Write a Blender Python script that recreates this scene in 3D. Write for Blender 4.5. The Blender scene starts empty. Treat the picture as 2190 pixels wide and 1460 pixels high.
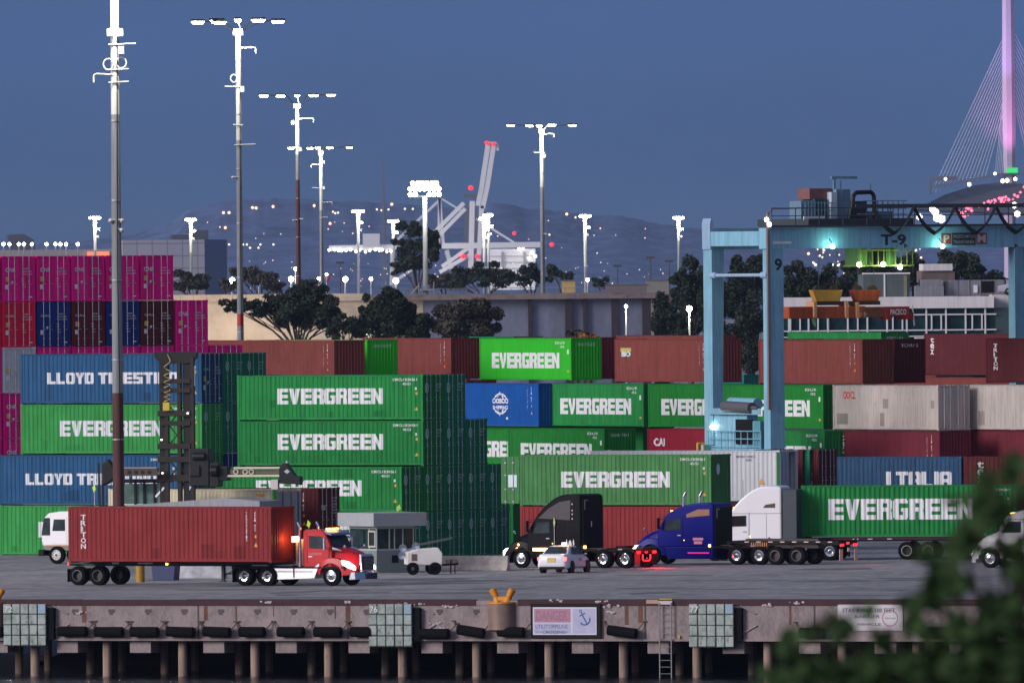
import bpy, math, random
from mathutils import Vector, Matrix
random.seed(7)
SC = bpy.context.scene
COL = SC.collection
R = math.radians

# ------------------------------------------------------------------ camera
F = 32000.0        # focal length in photograph pixels (2190 wide)
RHO = 0.0083       # slight roll of the hand held camera
CZ = 16.2          # eye height above the quay deck
HOR = 149.0
cam_d = bpy.data.cameras.new('camera')
cam = bpy.data.objects.new('camera', cam_d); COL.objects.link(cam)
cam_d.sensor_width = 36.0
cam_d.lens = F / 2190.0 * 36.0
cam_d.clip_start = 1.0
cam_d.clip_end = 40000.0
cam.location = (0, 0, CZ)
cam.matrix_world = Matrix.Translation((0, 0, CZ)) @ Matrix.Rotation(R(90) - math.atan(HOR / F), 4, 'X') @ Matrix.Rotation(-RHO, 4, 'Z')
cam_d.dof.use_dof = True
cam_d.dof.focus_distance = 830.0
cam_d.dof.aperture_fstop = 11
SC.camera = cam
SC.render.engine = 'CYCLES'
SC.cycles.use_denoising = True
SC.cycles.max_bounces = 5
SC.cycles.diffuse_bounces = 2
SC.cycles.glossy_bounces = 2
SC.cycles.transmission_bounces = 3
SC.cycles.volume_bounces = 1
SC.cycles.sample_clamp_indirect = 4.0
SC.cycles.caustics_reflective = False
SC.cycles.caustics_refractive = False
vs = SC.view_settings
vs.view_transform = 'Standard'; vs.look = 'None'; vs.exposure = 0.0; vs.gamma = 1.0

# ------------------------------------------------------------------ dusk sky
W = bpy.data.worlds.new('World'); SC.world = W; W.use_nodes = True
wn = W.node_tree.nodes; wl = W.node_tree.links
wn.clear()
wo = wn.new('ShaderNodeOutputWorld'); bg = wn.new('ShaderNodeBackground')
tc = wn.new('ShaderNodeTexCoord'); sep = wn.new('ShaderNodeSeparateXYZ')
wl.new(tc.outputs['Generated'], sep.inputs[0])
rp = wn.new('ShaderNodeValToRGB'); rp.color_ramp.interpolation = 'EASE'
mr = wn.new('ShaderNodeMapRange'); mr.inputs['From Min'].default_value = -0.02; mr.inputs['From Max'].default_value = 0.98
wl.new(sep.outputs['Z'], mr.inputs['Value']); wl.new(mr.outputs[0], rp.inputs[0])
E = rp.color_ramp.elements
E[0].position = 0.0; E[0].color = (0.010, 0.014, 0.03, 1)
E[1].position = 1.0; E[1].color = (0.085, 0.110, 0.19, 1)
for p, c in ((0.017, (0.02, 0.03, 0.06, 1)), (0.0205, (0.062, 0.102, 0.208, 1)), (0.0265, (0.043, 0.092, 0.212, 1)), (0.037, (0.044, 0.100, 0.258, 1)), (0.25, (0.075, 0.115, 0.23, 1))):
    e = E.new(p); e.color = c
# afterglow of the set sun, behind and to the left of the camera
dt = wn.new('ShaderNodeVectorMath'); dt.operation = 'DOT_PRODUCT'
wl.new(tc.outputs['Generated'], dt.inputs[0]); gd = Vector((-0.60, -0.78, 0.16)).normalized(); dt.inputs[1].default_value = gd
m2 = wn.new('ShaderNodeMapRange'); m2.interpolation_type = 'SMOOTHERSTEP'
m2.inputs['From Min'].default_value = 0.25; m2.inputs['From Max'].default_value = 1.0
wl.new(dt.outputs['Value'], m2.inputs['Value'])
glow = wn.new('ShaderNodeMix'); glow.data_type = 'RGBA'; glow.blend_type = 'ADD'
wl.new(m2.outputs[0], glow.inputs[0]); wl.new(rp.outputs[0], glow.inputs[6]); glow.inputs[7].default_value = (0.55, 0.50, 0.60, 1)
# faint high cloud mottling
nz = wn.new('ShaderNodeTexNoise'); nz.inputs['Scale'].default_value = 55; nz.inputs['Detail'].default_value = 5
mp = wn.new('ShaderNodeMapping'); mp.inputs['Scale'].default_value = (1, 1, 2.5)
wl.new(tc.outputs['Generated'], mp.inputs[0]); wl.new(mp.outputs[0], nz.inputs[0])
m3 = wn.new('ShaderNodeMapRange'); m3.inputs['To Min'].default_value = 0.90; m3.inputs['To Max'].default_value = 1.12
wl.new(nz.outputs[0], m3.inputs['Value'])
mul = wn.new('ShaderNodeVectorMath'); mul.operation = 'SCALE'
wl.new(glow.outputs[2], mul.inputs[0]); wl.new(m3.outputs[0], mul.inputs['Scale'])
wl.new(mul.outputs[0], bg.inputs[0]); bg.inputs[1].default_value = 1.0
wl.new(bg.outputs[0], wo.inputs[0])

# the low soft afterglow as a sun lamp
sd = bpy.data.lights.new('sun', 'SUN'); sd.energy = 2.7; sd.angle = R(24); sd.color = (1.0, 0.93, 0.90)
so = bpy.data.objects.new('sun', sd); COL.objects.link(so)
so.rotation_euler = Vector((0.84, 0.49, -0.30)).to_track_quat('-Z', 'Y').to_euler()

# ------------------------------------------------------------------ picture -> place helpers
def uv(px, py):
    u = px - 1095.0; v = py - 730.0
    return u - RHO * v, v + RHO * u + HOR
def P(px, py, d):
    u, v = uv(px, py); return Vector((u * d / F, d, CZ - v * d / F))
def PS(px, s, z=0.0):
    v2 = (CZ - z) * s; u = px - 1095.0
    v = v2 - HOR - RHO * u
    return Vector(((u - RHO * v) / s, F / s, z))
def G(px, py, z=0.0):
    u, v = uv(px, py); d = (CZ - z) * F / v
    return Vector((u * d / F, d, z))
def onplane(px, py, o, yaw):
    """local (x, z) where the sight line meets the upright plane through o turned by yaw"""
    u, v = uv(px, py)
    ex, ey = math.cos(yaw), math.sin(yaw)
    k = u / F                       # x = k*y
    t = (k * o[1] - o[0]) / (ex - k * ey)
    d = o[1] + t * ey
    return t, CZ - v * d / F - o[2]

# ------------------------------------------------------------------ mesh helpers
class MB:
    def __init__(s): s.v = []; s.f = []
    def add(s, vs, fs):
        n = len(s.v); s.v += [tuple(p) for p in vs]; s.f += [tuple(i + n for i in f) for f in fs]; return s
    def box(s, x0, x1, y0, y1, z0, z1):
        return s.add([(x0,y0,z0),(x1,y0,z0),(x1,y1,z0),(x0,y1,z0),(x0,y0,z1),(x1,y0,z1),(x1,y1,z1),(x0,y1,z1)],
                     [(0,3,2,1),(4,5,6,7),(0,1,5,4),(1,2,6,5),(2,3,7,6),(3,0,4,7)])
    def cb(s, c, d):
        return s.box(c[0]-d[0]/2, c[0]+d[0]/2, c[1]-d[1]/2, c[1]+d[1]/2, c[2]-d[2]/2, c[2]+d[2]/2)
    def prism(s, pts, y0, y1, inset=0.0):
        """side outline (x,z) pushed through y0..y1"""
        n = len(pts)
        vs = [(p[0], y0, p[1]) for p in pts] + [(p[0], y1, p[1]) for p in pts]
        fs = [tuple(range(n)), tuple(range(2*n-1, n-1, -1))]
        for i in range(n):
            j = (i+1) % n; fs.append((i, i+n, j+n, j))
        return s.add(vs, fs)
    def prismz(s, pts, z0, z1):
        n = len(pts)
        vs = [(p[0], p[1], z0) for p in pts] + [(p[0], p[1], z1) for p in pts]
        fs = [tuple(range(n-1, -1, -1)), tuple(range(n, 2*n))]
        for i in range(n):
            j = (i+1) % n; fs.append((i, j, j+n, i+n))
        return s.add(vs, fs)
    def cyl(s, a, b, r, r2=None, n=12, cap=True):
        a = Vector(a); b = Vector(b); r2 = r if r2 is None else r2
        ax = (b - a).normalized()
        t = Vector((0,0,1)) if abs(ax.z) < 0.9 else Vector((1,0,0))
        p = ax.cross(t).normalized(); q = ax.cross(p)
        vs = []
        for c, rr in ((a, r), (b, r2)):
            for i in range(n):
                w = 2*math.pi*i/n
                vs.append(c + p*(rr*math.cos(w)) + q*(rr*math.sin(w)))
        fs = [(i, (i+1) % n, (i+1) % n + n, i+n) for i in range(n)]
        if cap: fs += [tuple(range(n-1, -1, -1)), tuple(range(n, 2*n))]
        return s.add(vs, fs)
    def tube(s, pts, r, n=6):
        for a, b in zip(pts, pts[1:]): s.cyl(a, b, r, n=n)
        return s
    def bar(s, a, b, w, h=None):
        """square bar between two points"""
        a = Vector(a); b = Vector(b); h = w if h is None else h
        ax = (b-a).normalized(); t = Vector((0,0,1)) if abs(ax.z) < 0.95 else Vector((0,1,0))
        p = ax.cross(t).normalized()*(w/2); q = p.cross(ax).normalized()*(h/2)
        vs = [a-p-q, a+p-q, a+p+q, a-p+q, b-p-q, b+p-q, b+p+q, b-p+q]
        return s.add(vs, [(0,3,2,1),(4,5,6,7),(0,1,5,4),(1,2,6,5),(2,3,7,6),(3,0,4,7)])
    def lathe(s, prof, n=24, c=(0,0,0)):
        """profile (r, y) turned about the y axis"""
        m = len(prof); vs = []
        for i in range(n):
            w = 2*math.pi*i/n
            for r, y in prof: vs.append((c[0]+r*math.cos(w), c[1]+y, c[2]+r*math.sin(w)))
        fs = []
        for i in range(n):
            j = (i+1) % n
            for k in range(m-1): fs.append((i*m+k, j*m+k, j*m+k+1, i*m+k+1))
        return s.add(vs, fs)
    def loft(s, rings, cap=True):
        n = len(rings[0]); vs = [p for r in rings for p in r]; fs = []
        for k in range(len(rings)-1):
            for i in range(n):
                j = (i+1) % n; fs.append((k*n+i, k*n+j, (k+1)*n+j, (k+1)*n+i))
        if cap: fs += [tuple(range(n-1,-1,-1)), tuple(range((len(rings)-1)*n, len(rings)*n))]
        return s.add(vs, fs)
    def ball(s, c, r, n=8, rz=None):
        rz = rz or r; vs = []; m = n//2
        for k in range(m+1):
            t = math.pi*k/m
            for i in range(n):
                w = 2*math.pi*i/n
                vs.append((c[0]+r*math.sin(t)*math.cos(w), c[1]+r*math.sin(t)*math.sin(w), c[2]+rz*math.cos(t)))
        fs = []
        for k in range(m):
            for i in range(n):
                j = (i+1) % n
                fs.append((k*n+i, (k+1)*n+i, (k+1)*n+j, k*n+j))
        return s.add(vs, fs)
    def mesh(s, name, fix=True):
        me = bpy.data.meshes.new(name); me.from_pydata(s.v, [], s.f); me.validate()
        if fix:
            import bmesh
            b = bmesh.new(); b.from_mesh(me); bmesh.ops.recalc_face_normals(b, faces=b.faces); b.to_mesh(me); b.free()
        return me
    def build(s, name, mat, parent=None, bevel=0, smooth=False, fix=True):
        me = s.mesh(name, fix); me.materials.append(mat)
        o = bpy.data.objects.new(name, me); COL.objects.link(o)
        if parent is not None: o.parent = parent
        if bevel:
            m = o.modifiers.new('bevel', 'BEVEL'); m.width = bevel; m.segments = 2; m.limit_method = 'ANGLE'; m.angle_limit = R(40)
        if smooth:
            for p in me.polygons: p.use_smooth = True
            me.set_sharp_from_angle(angle=R(38))
        return o

def ring(x, z0, z1, hw, r=0.12, tw=1.0, n=3):
    """rounded cross section at x, tw narrows the top"""
    pts = []
    def arc(cy, cz, a0):
        for i in range(n+1):
            a = a0 + (math.pi/2)*i/n
            pts.append((cy + r*math.cos(a), cz + r*math.sin(a)))
    arc(hw - r, z0 + r, -math.pi/2); arc(hw*tw - r, z1 - r, 0); arc(-hw*tw + r, z1 - r, math.pi/2); arc(-hw + r, z0 + r, math.pi)
    return [(x, y, z) for y, z in pts]

def thing(name, label, cat, loc, yaw=0.0, group=None):
    o = bpy.data.objects.new(name, None); COL.objects.link(o)
    o.location = loc; o.rotation_euler = (0, 0, yaw); o.empty_display_size = 0.3
    o['label'] = label; o['category'] = cat
    if group: o['group'] = group
    return o
def tag(o, label, cat, group=None):
    o['label'] = label; o['category'] = cat
    if group: o['group'] = group
    return o
def struct(o): o['kind'] = 'structure'; return o
def stuff(o, label, cat): o['kind'] = 'stuff'; o['label'] = label; o['category'] = cat; return o
def shared(name, me, mat, parent, loc=None, rot=None):
    o = bpy.data.objects.new(name, me); COL.objects.link(o); o.parent = parent
    if me.materials and me.materials[0] is None:
        o.material_slots[0].link = 'OBJECT'; o.material_slots[0].material = mat
    if loc is not None: o.location = loc
    if rot is not None: o.rotation_euler = rot
    return o
def lamp(name, loc, power, col, parent=None, r=0.1, kind='POINT', aim=None, spot=None):
    l = bpy.data.lights.new(name, kind); l.energy = power; l.color = col
    if kind in ('POINT', 'SPOT'): l.shadow_soft_size = r
    if spot: l.spot_size = R(spot); l.spot_blend = 0.6
    o = bpy.data.objects.new(name, l); COL.objects.link(o); o.location = loc
    if parent is not None: o.parent = parent
    if aim is not None: o.rotation_euler = Vector(aim).to_track_quat('-Z', 'Y').to_euler()
    return o

# ------------------------------------------------------------------ materials
MATS = {}
def newmat(name):
    m = bpy.data.materials.new(name); m.use_nodes = True
    n = m.node_tree.nodes; l = m.node_tree.links
    return m, n, l, n['Principled BSDF']
def mix(n, l, fac, a, b):
    x = n.new('ShaderNodeMix'); x.data_type = 'RGBA'
    for sock, val in ((x.inputs[0], fac), (x.inputs[6], a), (x.inputs[7], b)):
        if hasattr(val, 'is_linked'): l.new(val, sock)
        elif isinstance(val, (int, float)): sock.default_value = val
        else: sock.default_value = tuple(val) + ((1,) if len(val) == 3 else ())
    return x.outputs[2]
def noise(n, l, vec, scale, detail=4, mapping=None, rough=0.55):
    if mapping:
        mp = n.new('ShaderNodeMapping'); mp.inputs['Scale'].default_value = mapping; l.new(vec, mp.inputs[0]); vec = mp.outputs[0]
    t = n.new('ShaderNodeTexNoise'); t.inputs['Scale'].default_value = scale; t.inputs['Detail'].default_value = detail
    t.inputs['Roughness'].default_value = rough
    l.new(vec, t.inputs[0]); return t.outputs[0]
def rampv(n, l, fac, a, b, c0=0.0, c1=1.0):
    t = n.new('ShaderNodeMapRange'); t.inputs['From Min'].default_value = a; t.inputs['From Max'].default_value = b
    t.inputs['To Min'].default_value = c0; t.inputs['To Max'].default_value = c1
    l.new(fac, t.inputs['Value']); return t.outputs[0]
def objvec(n, l):
    t = n.new('ShaderNodeTexCoord'); oi = n.new('ShaderNodeObjectInfo')
    s = n.new('ShaderNodeMath'); s.operation = 'MULTIPLY'; s.inputs[1].default_value = 97.0; l.new(oi.outputs['Random'], s.inputs[0])
    a = n.new('ShaderNodeVectorMath'); a.operation = 'ADD'; l.new(t.outputs['Object'], a.inputs[0]); l.new(s.outputs[0], a.inputs[1])
    return a.outputs[0]
def paint(name, c, rust=0.35, rough=0.6, grime=0.35, spec=0.12, coat=0.0, metal=0.0):
    """weathered paint: soft vertical streaks, faded patches, rust specks"""
    if name in MATS: return MATS[name]
    m, n, l, b = newmat(name)
    v = objvec(n, l); c0 = c
    st = noise(n, l, v, 1.0, 5, (5.0, 5.0, 0.35))
    f1 = rampv(n, l, st, 0.42, 0.72, 0, grime)
    dark = tuple(x*0.42 + 0.004 for x in c)
    hs = n.new('ShaderNodeHueSaturation'); hs.inputs['Color'].default_value = (*c, 1)
    l.new(rampv(n, l, n['Object Info'].outputs['Random'], 0, 1, 0.86, 1.10), hs.inputs['Value']); c = hs.outputs[0]
    col = mix(n, l, f1, c, dark)
    bl = noise(n, l, v, 0.9, 3)
    f2 = rampv(n, l, bl, 0.45, 0.75, 0, 0.35*min(1, grime*2.5))
    fade = tuple(min(1, x*1.22 + 0.008) for x in c0)
    col = mix(n, l, f2, col, fade)
    sn = noise(n, l, v, 1.0, 3, (9.0, 9.0, 0.12)); col = mix(n, l, rampv(n, l, sn, 0.55, 0.75, 0, grime*0.8), col, dark)
    if rust > 0:
        rn = noise(n, l, v, 3.2, 8, (1, 1, 0.5), 0.7)
        f3 = rampv(n, l, rn, 0.69 - 0.08*rust, 0.76 - 0.05*rust, 0, min(1, rust*2))
        col = mix(n, l, f3, col, (0.09, 0.045, 0.028))
    l.new(col, b.inputs['Base Color'])
    b.inputs['Roughness'].default_value = rough; b.inputs['Specular IOR Level'].default_value = spec
    b.inputs['Coat Weight'].default_value = coat; b.inputs['Metallic'].default_value = metal
    MATS[name] = m; return m
def plain(name, c, rough=0.5, metal=0.0, spec=0.4, vary=0.25):
    if name in MATS: return MATS[name]
    m, n, l, b = newmat(name)
    v = objvec(n, l); nn = noise(n, l, v, 2.0, 4)
    f = rampv(n, l, nn, 0.35, 0.7, 0, vary)
    col = mix(n, l, f, c, tuple(x*0.5 for x in c))
    l.new(col, b.inputs['Base Color'])
    b.inputs['Roughness'].default_value = rough; b.inputs['Metallic'].default_value = metal; b.inputs['Specular IOR Level'].default_value = spec
    MATS[name] = m; return m
def emit(name, c, k):
    if name in MATS: return MATS[name]
    m, n, l, b = newmat(name)
    b.inputs['Base Color'].default_value = (*c, 1); b.inputs['Emission Color'].default_value = (*c, 1); b.inputs['Emission Strength'].default_value = k
    MATS[name] = m; return m
def glass(name, c=(0.02, 0.03, 0.035)):
    if name in MATS: return MATS[name]
    m, n, l, b = newmat(name)
    v = objvec(n, l); nn = noise(n, l, v, 1.4, 2)
    l.new(mix(n, l, rampv(n, l, nn, 0.4, 0.7), c, tuple(x*1.9 for x in c)), b.inputs['Base Color'])
    b.inputs['Roughness'].default_value = 0.2; b.inputs['Specular IOR Level'].default_value = 0.12
    MATS[name] = m; return m

WHITE = plain('white_lettering', (0.72, 0.72, 0.74), 0.6, vary=0.25)
STEEL = plain('galvanised_steel', (0.42, 0.43, 0.45), 0.45, 0.5)
CHROME = plain('chrome', (0.75, 0.76, 0.78), 0.16, 1.0, vary=0.1)
BLACKM = plain('black_metal', (0.008, 0.008, 0.009), 0.6, spec=0.15)
RUBBER = plain('rubber', (0.007, 0.007, 0.008), 0.9, spec=0.1)
GLASS = glass('dark_glass')
LAMPW = emit('lamp_white', (1.0, 0.97, 0.86), 30)
LAMPWS = emit('lamp_white_soft', (1.0, 0.95, 0.82), 6)
AMBER = emit('lamp_amber', (1.0, 0.42, 0.08), 14)
REDL = emit('lamp_red', (1.0, 0.015, 0.02), 3.5)
YEL = plain('safety_yellow', (0.75, 0.55, 0.03), 0.5)
LIME = plain('lime_flag', (0.55, 0.85, 0.05), 0.6)

# ------------------------------------------------------------------ lettering
def Rc(a, b, c, d): return [(a, b), (c, b), (c, d), (a, d)]
GL = {
 'E': [Rc(0,0,4,10), Rc(4,0,9.5,2.3), Rc(4,3.9,9.3,6.1), Rc(4,7.7,9.5,10)],
 'V': [[(0,10),(3.1,0),(4.8,0),(4.8,3.6),(3.7,10)], [(4.8,0),(6.5,0),(9.6,10),(5.9,10),(4.8,3.6)]],
 'R': [Rc(0,0,3.8,10), [(3.8,7.9),(9.5,7.9),(9.5,8.9),(8.4,10),(3.8,10)], Rc(6.5,5.9,9.5,7.9), [(3.8,3.9),(8.7,3.9),(9.1,4.9),(9.5,5.9),(3.8,5.9)], [(6.1,0),(9.7,0),(9.3,3.9),(6.1,3.9)]],
 'G': [[(1.2,0),(3.8,0),(3.8,10),(1.2,10),(0,8.7),(0,1.3)], [(3.8,7.8),(9.5,7.8),(9.5,8.9),(8.4,10),(3.8,10)], [(3.8,0),(8.4,0),(9.5,1.1),(9.5,2.2),(3.8,2.2)], Rc(6.4,2.2,9.5,5.6), Rc(5.1,3.9,6.4,5.6)],
 'N': [Rc(0,0,3.2,10), Rc(6.4,0,9.6,10), [(3.2,10),(3.2,5.4),(6.4,0),(6.4,4.6)]],
 'L': [Rc(0,0,3.8,10), Rc(3.8,0,9.0,2.4)],
 'O': [[(1.1,0),(3.5,0),(3.5,10),(1.1,10),(0,8.9),(0,1.1)], [(6,0),(8.4,0),(9.5,1.1),(9.5,8.9),(8.4,10),(6,10)], Rc(3.5,7.8,6.0,10), Rc(3.5,0,6.0,2.2)],
 'Y': [Rc(3,0,6.6,4.5), [(0,10),(3,4.5),(4.8,4.5),(3.7,10)], [(4.8,4.5),(6.6,4.5),(9.6,10),(5.9,10)]],
 'T': [Rc(0,7.8,9.6,10), Rc(3,0,6.6,7.8)],
 'I': [Rc(0,0,3.6,10)],
 'S': [Rc(0,7.8,9.5,10), Rc(0,3.9,3.6,7.8), Rc(3.6,3.9,9.5,6.1), Rc(5.9,0,9.5,3.9), Rc(0,0,5.9,2.2)],
 'A': [[(0,0),(3.3,0),(3.3,10),(1.1,10),(0,8.9)], [(6.2,0),(9.5,0),(9.5,8.9),(8.4,10),(6.2,10)], Rc(3.3,7.8,6.2,10), Rc(3.3,3.4,6.2,5.5)],
 'C': [Rc(0,0,3.8,10), Rc(3.8,7.8,9.5,10), Rc(3.8,0,9.5,2.2)],
}
GL['D'] = [Rc(0,0,3.5,10), [(6,0),(8.6,0),(9.5,1),(9.5,9),(8.6,10),(6,10)], Rc(3.5,7.8,6,10), Rc(3.5,0,6,2.2)]
def block(text, x, z, w, h):
    """heavy square letters filling w x h from the lower left corner x,z"""
    adv = []; t = 0
    for ch in text:
        adv.append(t); t += {' ': 6.5, 'I': 4.4}.get(ch, 10.2)
    k = w/(t-0.7); out = []
    for ch, a in zip(text, adv):
        for pl in GL.get(ch, []): out.append([(x+(a+p[0])*k, z+p[1]*h/10) for p in pl])
    return out
_FC = {}
def font(text, x, z, h, w=None, bold=0.02, align='L', spacing=1.0):
    """outline letters as triangles; h = capital height, w = forced width"""
    key = (text, bold, spacing)
    if key not in _FC:
        cu = bpy.data.curves.new('t', 'FONT'); cu.body = text; cu.size = 1.0; cu.offset = bold; cu.space_character = spacing; cu.resolution_u = 3
        o = bpy.data.objects.new('t', cu); COL.objects.link(o)
        dg = bpy.context.evaluated_depsgraph_get(); dg.update()
        me = bpy.data.meshes.new_from_object(o.evaluated_get(dg))
        me.calc_loop_triangles()
        tri = [[(me.vertices[i].co.x, me.vertices[i].co.y) for i in t.vertices] for t in me.loop_triangles]
        bpy.data.objects.remove(o); bpy.data.curves.remove(cu); bpy.data.meshes.remove(me)
        if not tri: _FC[key] = ([], 0, 1, 0, 1); return []
        xs = [p[0] for t in tri for p in t]; zs = [p[1] for t in tri for p in t]
        _FC[key] = (tri, min(xs), max(xs), min(zs), max(zs))
    tri, x0, x1, z0, z1 = _FC[key]
    kz = h/(z1-z0); kx = kz if w is None else w/(x1-x0)
    ww = (x1-x0)*kx
    if align == 'C': x -= ww/2
    return [[(x+(p[0]-x0)*kx, z+(p[1]-z0)*kz) for p in t] for t in tri]
def vfont(text, x, ztop, h, w, gap=0.25, bold=0.03):
    """letters one under another"""
    out = []; z = ztop
    for ch in text:
        z -= h; out += font(ch, x, z, h, w if ch not in 'Ii' else w*0.4, bold); z -= h*gap
    return out
def rectp(x0, z0, x1, z1): return [[(x0,z0),(x1,z0),(x1,z1),(x0,z1)]]
def clipx(pl, a, b):
    def half(pts, c, keep):
        out = []
        for i in range(len(pts)):
            p, q = pts[i], pts[(i+1) % len(pts)]
            ip, iq = keep(p[0], c), keep(q[0], c)
            if ip: out.append(p)
            if ip != iq:
                t = (c-p[0])/(q[0]-p[0]); out.append((c, p[1]+t*(q[1]-p[1])))
        return out
    pl = half(pl, a, lambda x, c: x >= c)
    return half(pl, b, lambda x, c: x <= c) if len(pl) > 2 else []
def flat(polys, y=0.0, mb=None):
    mb = mb or MB()
    for pl in polys: mb.add([(p[0], y, p[1]) for p in pl], [tuple(range(len(pl)))])
    return mb
# corrugation: list of (x, depth)
def corr(x0, x1, pitch=0.278, dep=0.036):
    n = max(1, round((x1-x0)/pitch)); p = (x1-x0)/n; out = []
    for i in range(n):
        a = x0+i*p
        out += [(a, dep), (a+p*0.24, 0.0), (a+p*0.5, 0.0), (a+p*0.74, dep)]
    out.append((x1, dep)); return out
def conform(polys, prof, off=0.004, mb=None, plane='side'):
    mb = mb or MB()
    for pl in polys:
        lo = min(p[0] for p in pl); hi = max(p[0] for p in pl)
        for (xa, da), (xb, db) in zip(prof, prof[1:]):
            if xb <= lo or xa >= hi or xb-xa < 1e-6: continue
            c = clipx(pl, xa, xb)
            if len(c) < 3: continue
            vs = []
            for x, z in c:
                y = da + (db-da)*(x-xa)/(xb-xa) - off
                vs.append((x, y, z) if plane == 'side' else (-y, x, z))
            mb.add(vs, [tuple(range(len(vs)))])
    return mb
# ------------------------------------------------------------------ containers
CW = 2.44
TH_A = 28.8     # rows near the quay: angle of the long side to the picture
TH_B = 58.6     # rows further back
def side_mesh(L, H):
    key = ('side', L, H)
    if key in _C: return _C[key]
    mb = MB(); x0, x1 = -L+0.10, -0.10; z0, z1 = 0.15, H-0.08
    for y0, sgn in ((0.012, 1), (CW-0.012, -1)):
        pr = corr(x0, x1); n = len(pr)
        vs = [(x, y0+sgn*d, z0) for x, d in pr] + [(x, y0+sgn*d, z1) for x, d in pr]
        mb.add(vs, [(i, i+1, i+1+n, i+n) for i in range(n-1)])
    # roof, slightly ribbed
    pr = corr(x0, x1, 0.55, 0.015); n = len(pr)
    vs = [(x, 0.06, H-0.03-d) for x, d in pr] + [(x, CW-0.06, H-0.03-d) for x, d in pr]
    mb.add(vs, [(i, i+1, i+1+n, i+n) for i in range(n-1)])
    mb.box(x0, x1, 0.06, CW-0.06, 0.12, 0.16)
    # far end wall
    mb.box(-L+0.03, -L+0.07, 0.1, CW-0.1, 0.15, H-0.1)
    _C[key] = mb.mesh('corrugated_wall', fix=False); _C[key].materials.append(None); return _C[key]
def end_mesh(H):
    key = ('end', H)
    if key in _C: return _C[key]
    mb = MB(); pr = corr(0.14, CW-0.14, 0.24, 0.045); n = len(pr)
    vs = [(-0.02-d, y, 0.15) for y, d in pr] + [(-0.02-d, y, H-0.1) for y, d in pr]
    mb.add(vs, [(i, i+1, i+1+n, i+n) for i in range(n-1)])
    _C[key] = mb.mesh('end_wall', fix=False); _C[key].materials.append(None); return _C[key]
def frame_mesh(L, H):
    key = ('frame', L, H)
    if key in _C: return _C[key]
    mb = MB()
    for y in (0.0, CW-0.10):
        mb.box(-L+0.1, -0.1, y+0.015, y+0.085, 0.045, 0.16)
        mb.box(-L+0.1, -0.1, y+0.004, y+0.064, H-0.09, H-0.03)
    for x in (-L, -0.14):
        for y in (0.0, CW-0.14):
            mb.box(x, x+0.14, y, y+0.14, 0.118, H-0.118)
            for z in (0.0, H-0.118):      # corner castings
                mb.box(x-0.006, x+0.172, y-0.006 if y == 0 else y-0.02, y+0.16 if y == 0 else y+0.146, z, z+0.118)
        mb.box(x+0.01, x+0.13, 0.14, CW-0.14, 0.0, 0.14)
        mb.box(x+0.01, x+0.13, 0.14, CW-0.14, H-0.12, H-0.01)
    _C[key] = mb.mesh('frame'); _C[key].materials.append(None); return _C[key]
def door_mesh(H):
    key = ('door', H)
    if key in _C: return _C[key]
    mb = MB(); w = 1.06
    mb.box(-0.07, -0.03, 0, w, 0, H-0.28)
    mb.box(-0.03, -0.005, 0.0, 0.07, 0, H-0.28); mb.box(-0.03, -0.005, w-0.07, w, 0, H-0.28)
    k = 4; hh = (H-0.28)/k
    for i in range(k+1):
        z = min(max(i*hh-0.03, 0), H-0.28-0.06); mb.box(-0.03, -0.012, 0.07, w-0.07, z, z+0.06)
    for i in range(4): mb.box(-0.01, 0.02, -0.07, 0.10, 0.18+i*(H-0.7)/3, 0.26+i*(H-0.7)/3)   # hinges
    _C[key] = mb.mesh('door'); _C[key].materials.append(None); return _C[key]
def rod_mesh(H):
    key = ('rod', H)
    if key in _C: return _C[key]
    mb = MB(); mb.cyl((0.03, 0, -0.10), (0.03, 0, H-0.18), 0.019, n=6)
    for z in (-0.08, 0.35, 1.1, 1.75, H-0.24): mb.box(0.0, 0.055, -0.045, 0.045, z, z+0.06)
    mb.box(0.03, 0.055, 0.0, 0.20, 0.95, 0.98)
    _C[key] = mb.mesh('locking_rod'); _C[key].materials.append(None); return _C[key]
_C = {}
PAL = dict(
 green=(0.015, 0.215, 0.048), greenm=(0.012, 0.20, 0.026), greenb=(0.030, 0.46, 0.022), greenl=(0.075, 0.25, 0.080), greenf=(0.045, 0.33, 0.075), greend=(0.014, 0.21, 0.105),
 brown=(0.205, 0.050, 0.042), brownd=(0.105, 0.018, 0.022), red=(0.26, 0.034, 0.036), cai=(0.28, 0.014, 0.030), maroon=(0.14, 0.017, 0.028),
 pink=(0.92, 0.006, 0.27), magred=(0.90, 0.012, 0.075), navy=(0.012, 0.035, 0.20), blue=(0.022, 0.090, 0.20), cosco=(0.004, 0.085, 0.34),
 teal=(0.02, 0.20, 0.17), white=(0.58, 0.56, 0.55), oocl=(0.48, 0.43, 0.39), reefer=(0.60, 0.62, 0.64), ital=(0.035, 0.09, 0.18), grey=(0.24, 0.25, 0.27), cream=(0.62, 0.56, 0.40))
def cmat(c):
    r = {'oocl': 0.75, 'white': 0.25, 'reefer': 0.15, 'greenb': 0.05, 'pink': 0.1}.get(c, 0.3)
    g = {'oocl': 0.5, 'greenb': 0.25, 'pink': 0.3, 'reefer': 0.2, 'green': 0.65, 'greenf': 0.6, 'greenl': 0.6, 'blue': 0.6, 'brown': 0.5, 'ital': 0.6}.get(c, 0.45)
    return paint('paint_'+c, PAL[c], rust=r, grime=g)
def worldpos(p0, th, k=0.0, m=0.0):
    t = R(th); return Vector((p0[0]+m*math.cos(t)+k*math.sin(t), p0[1]-m*math.sin(t)+k*math.cos(t), p0[2]))

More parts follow.
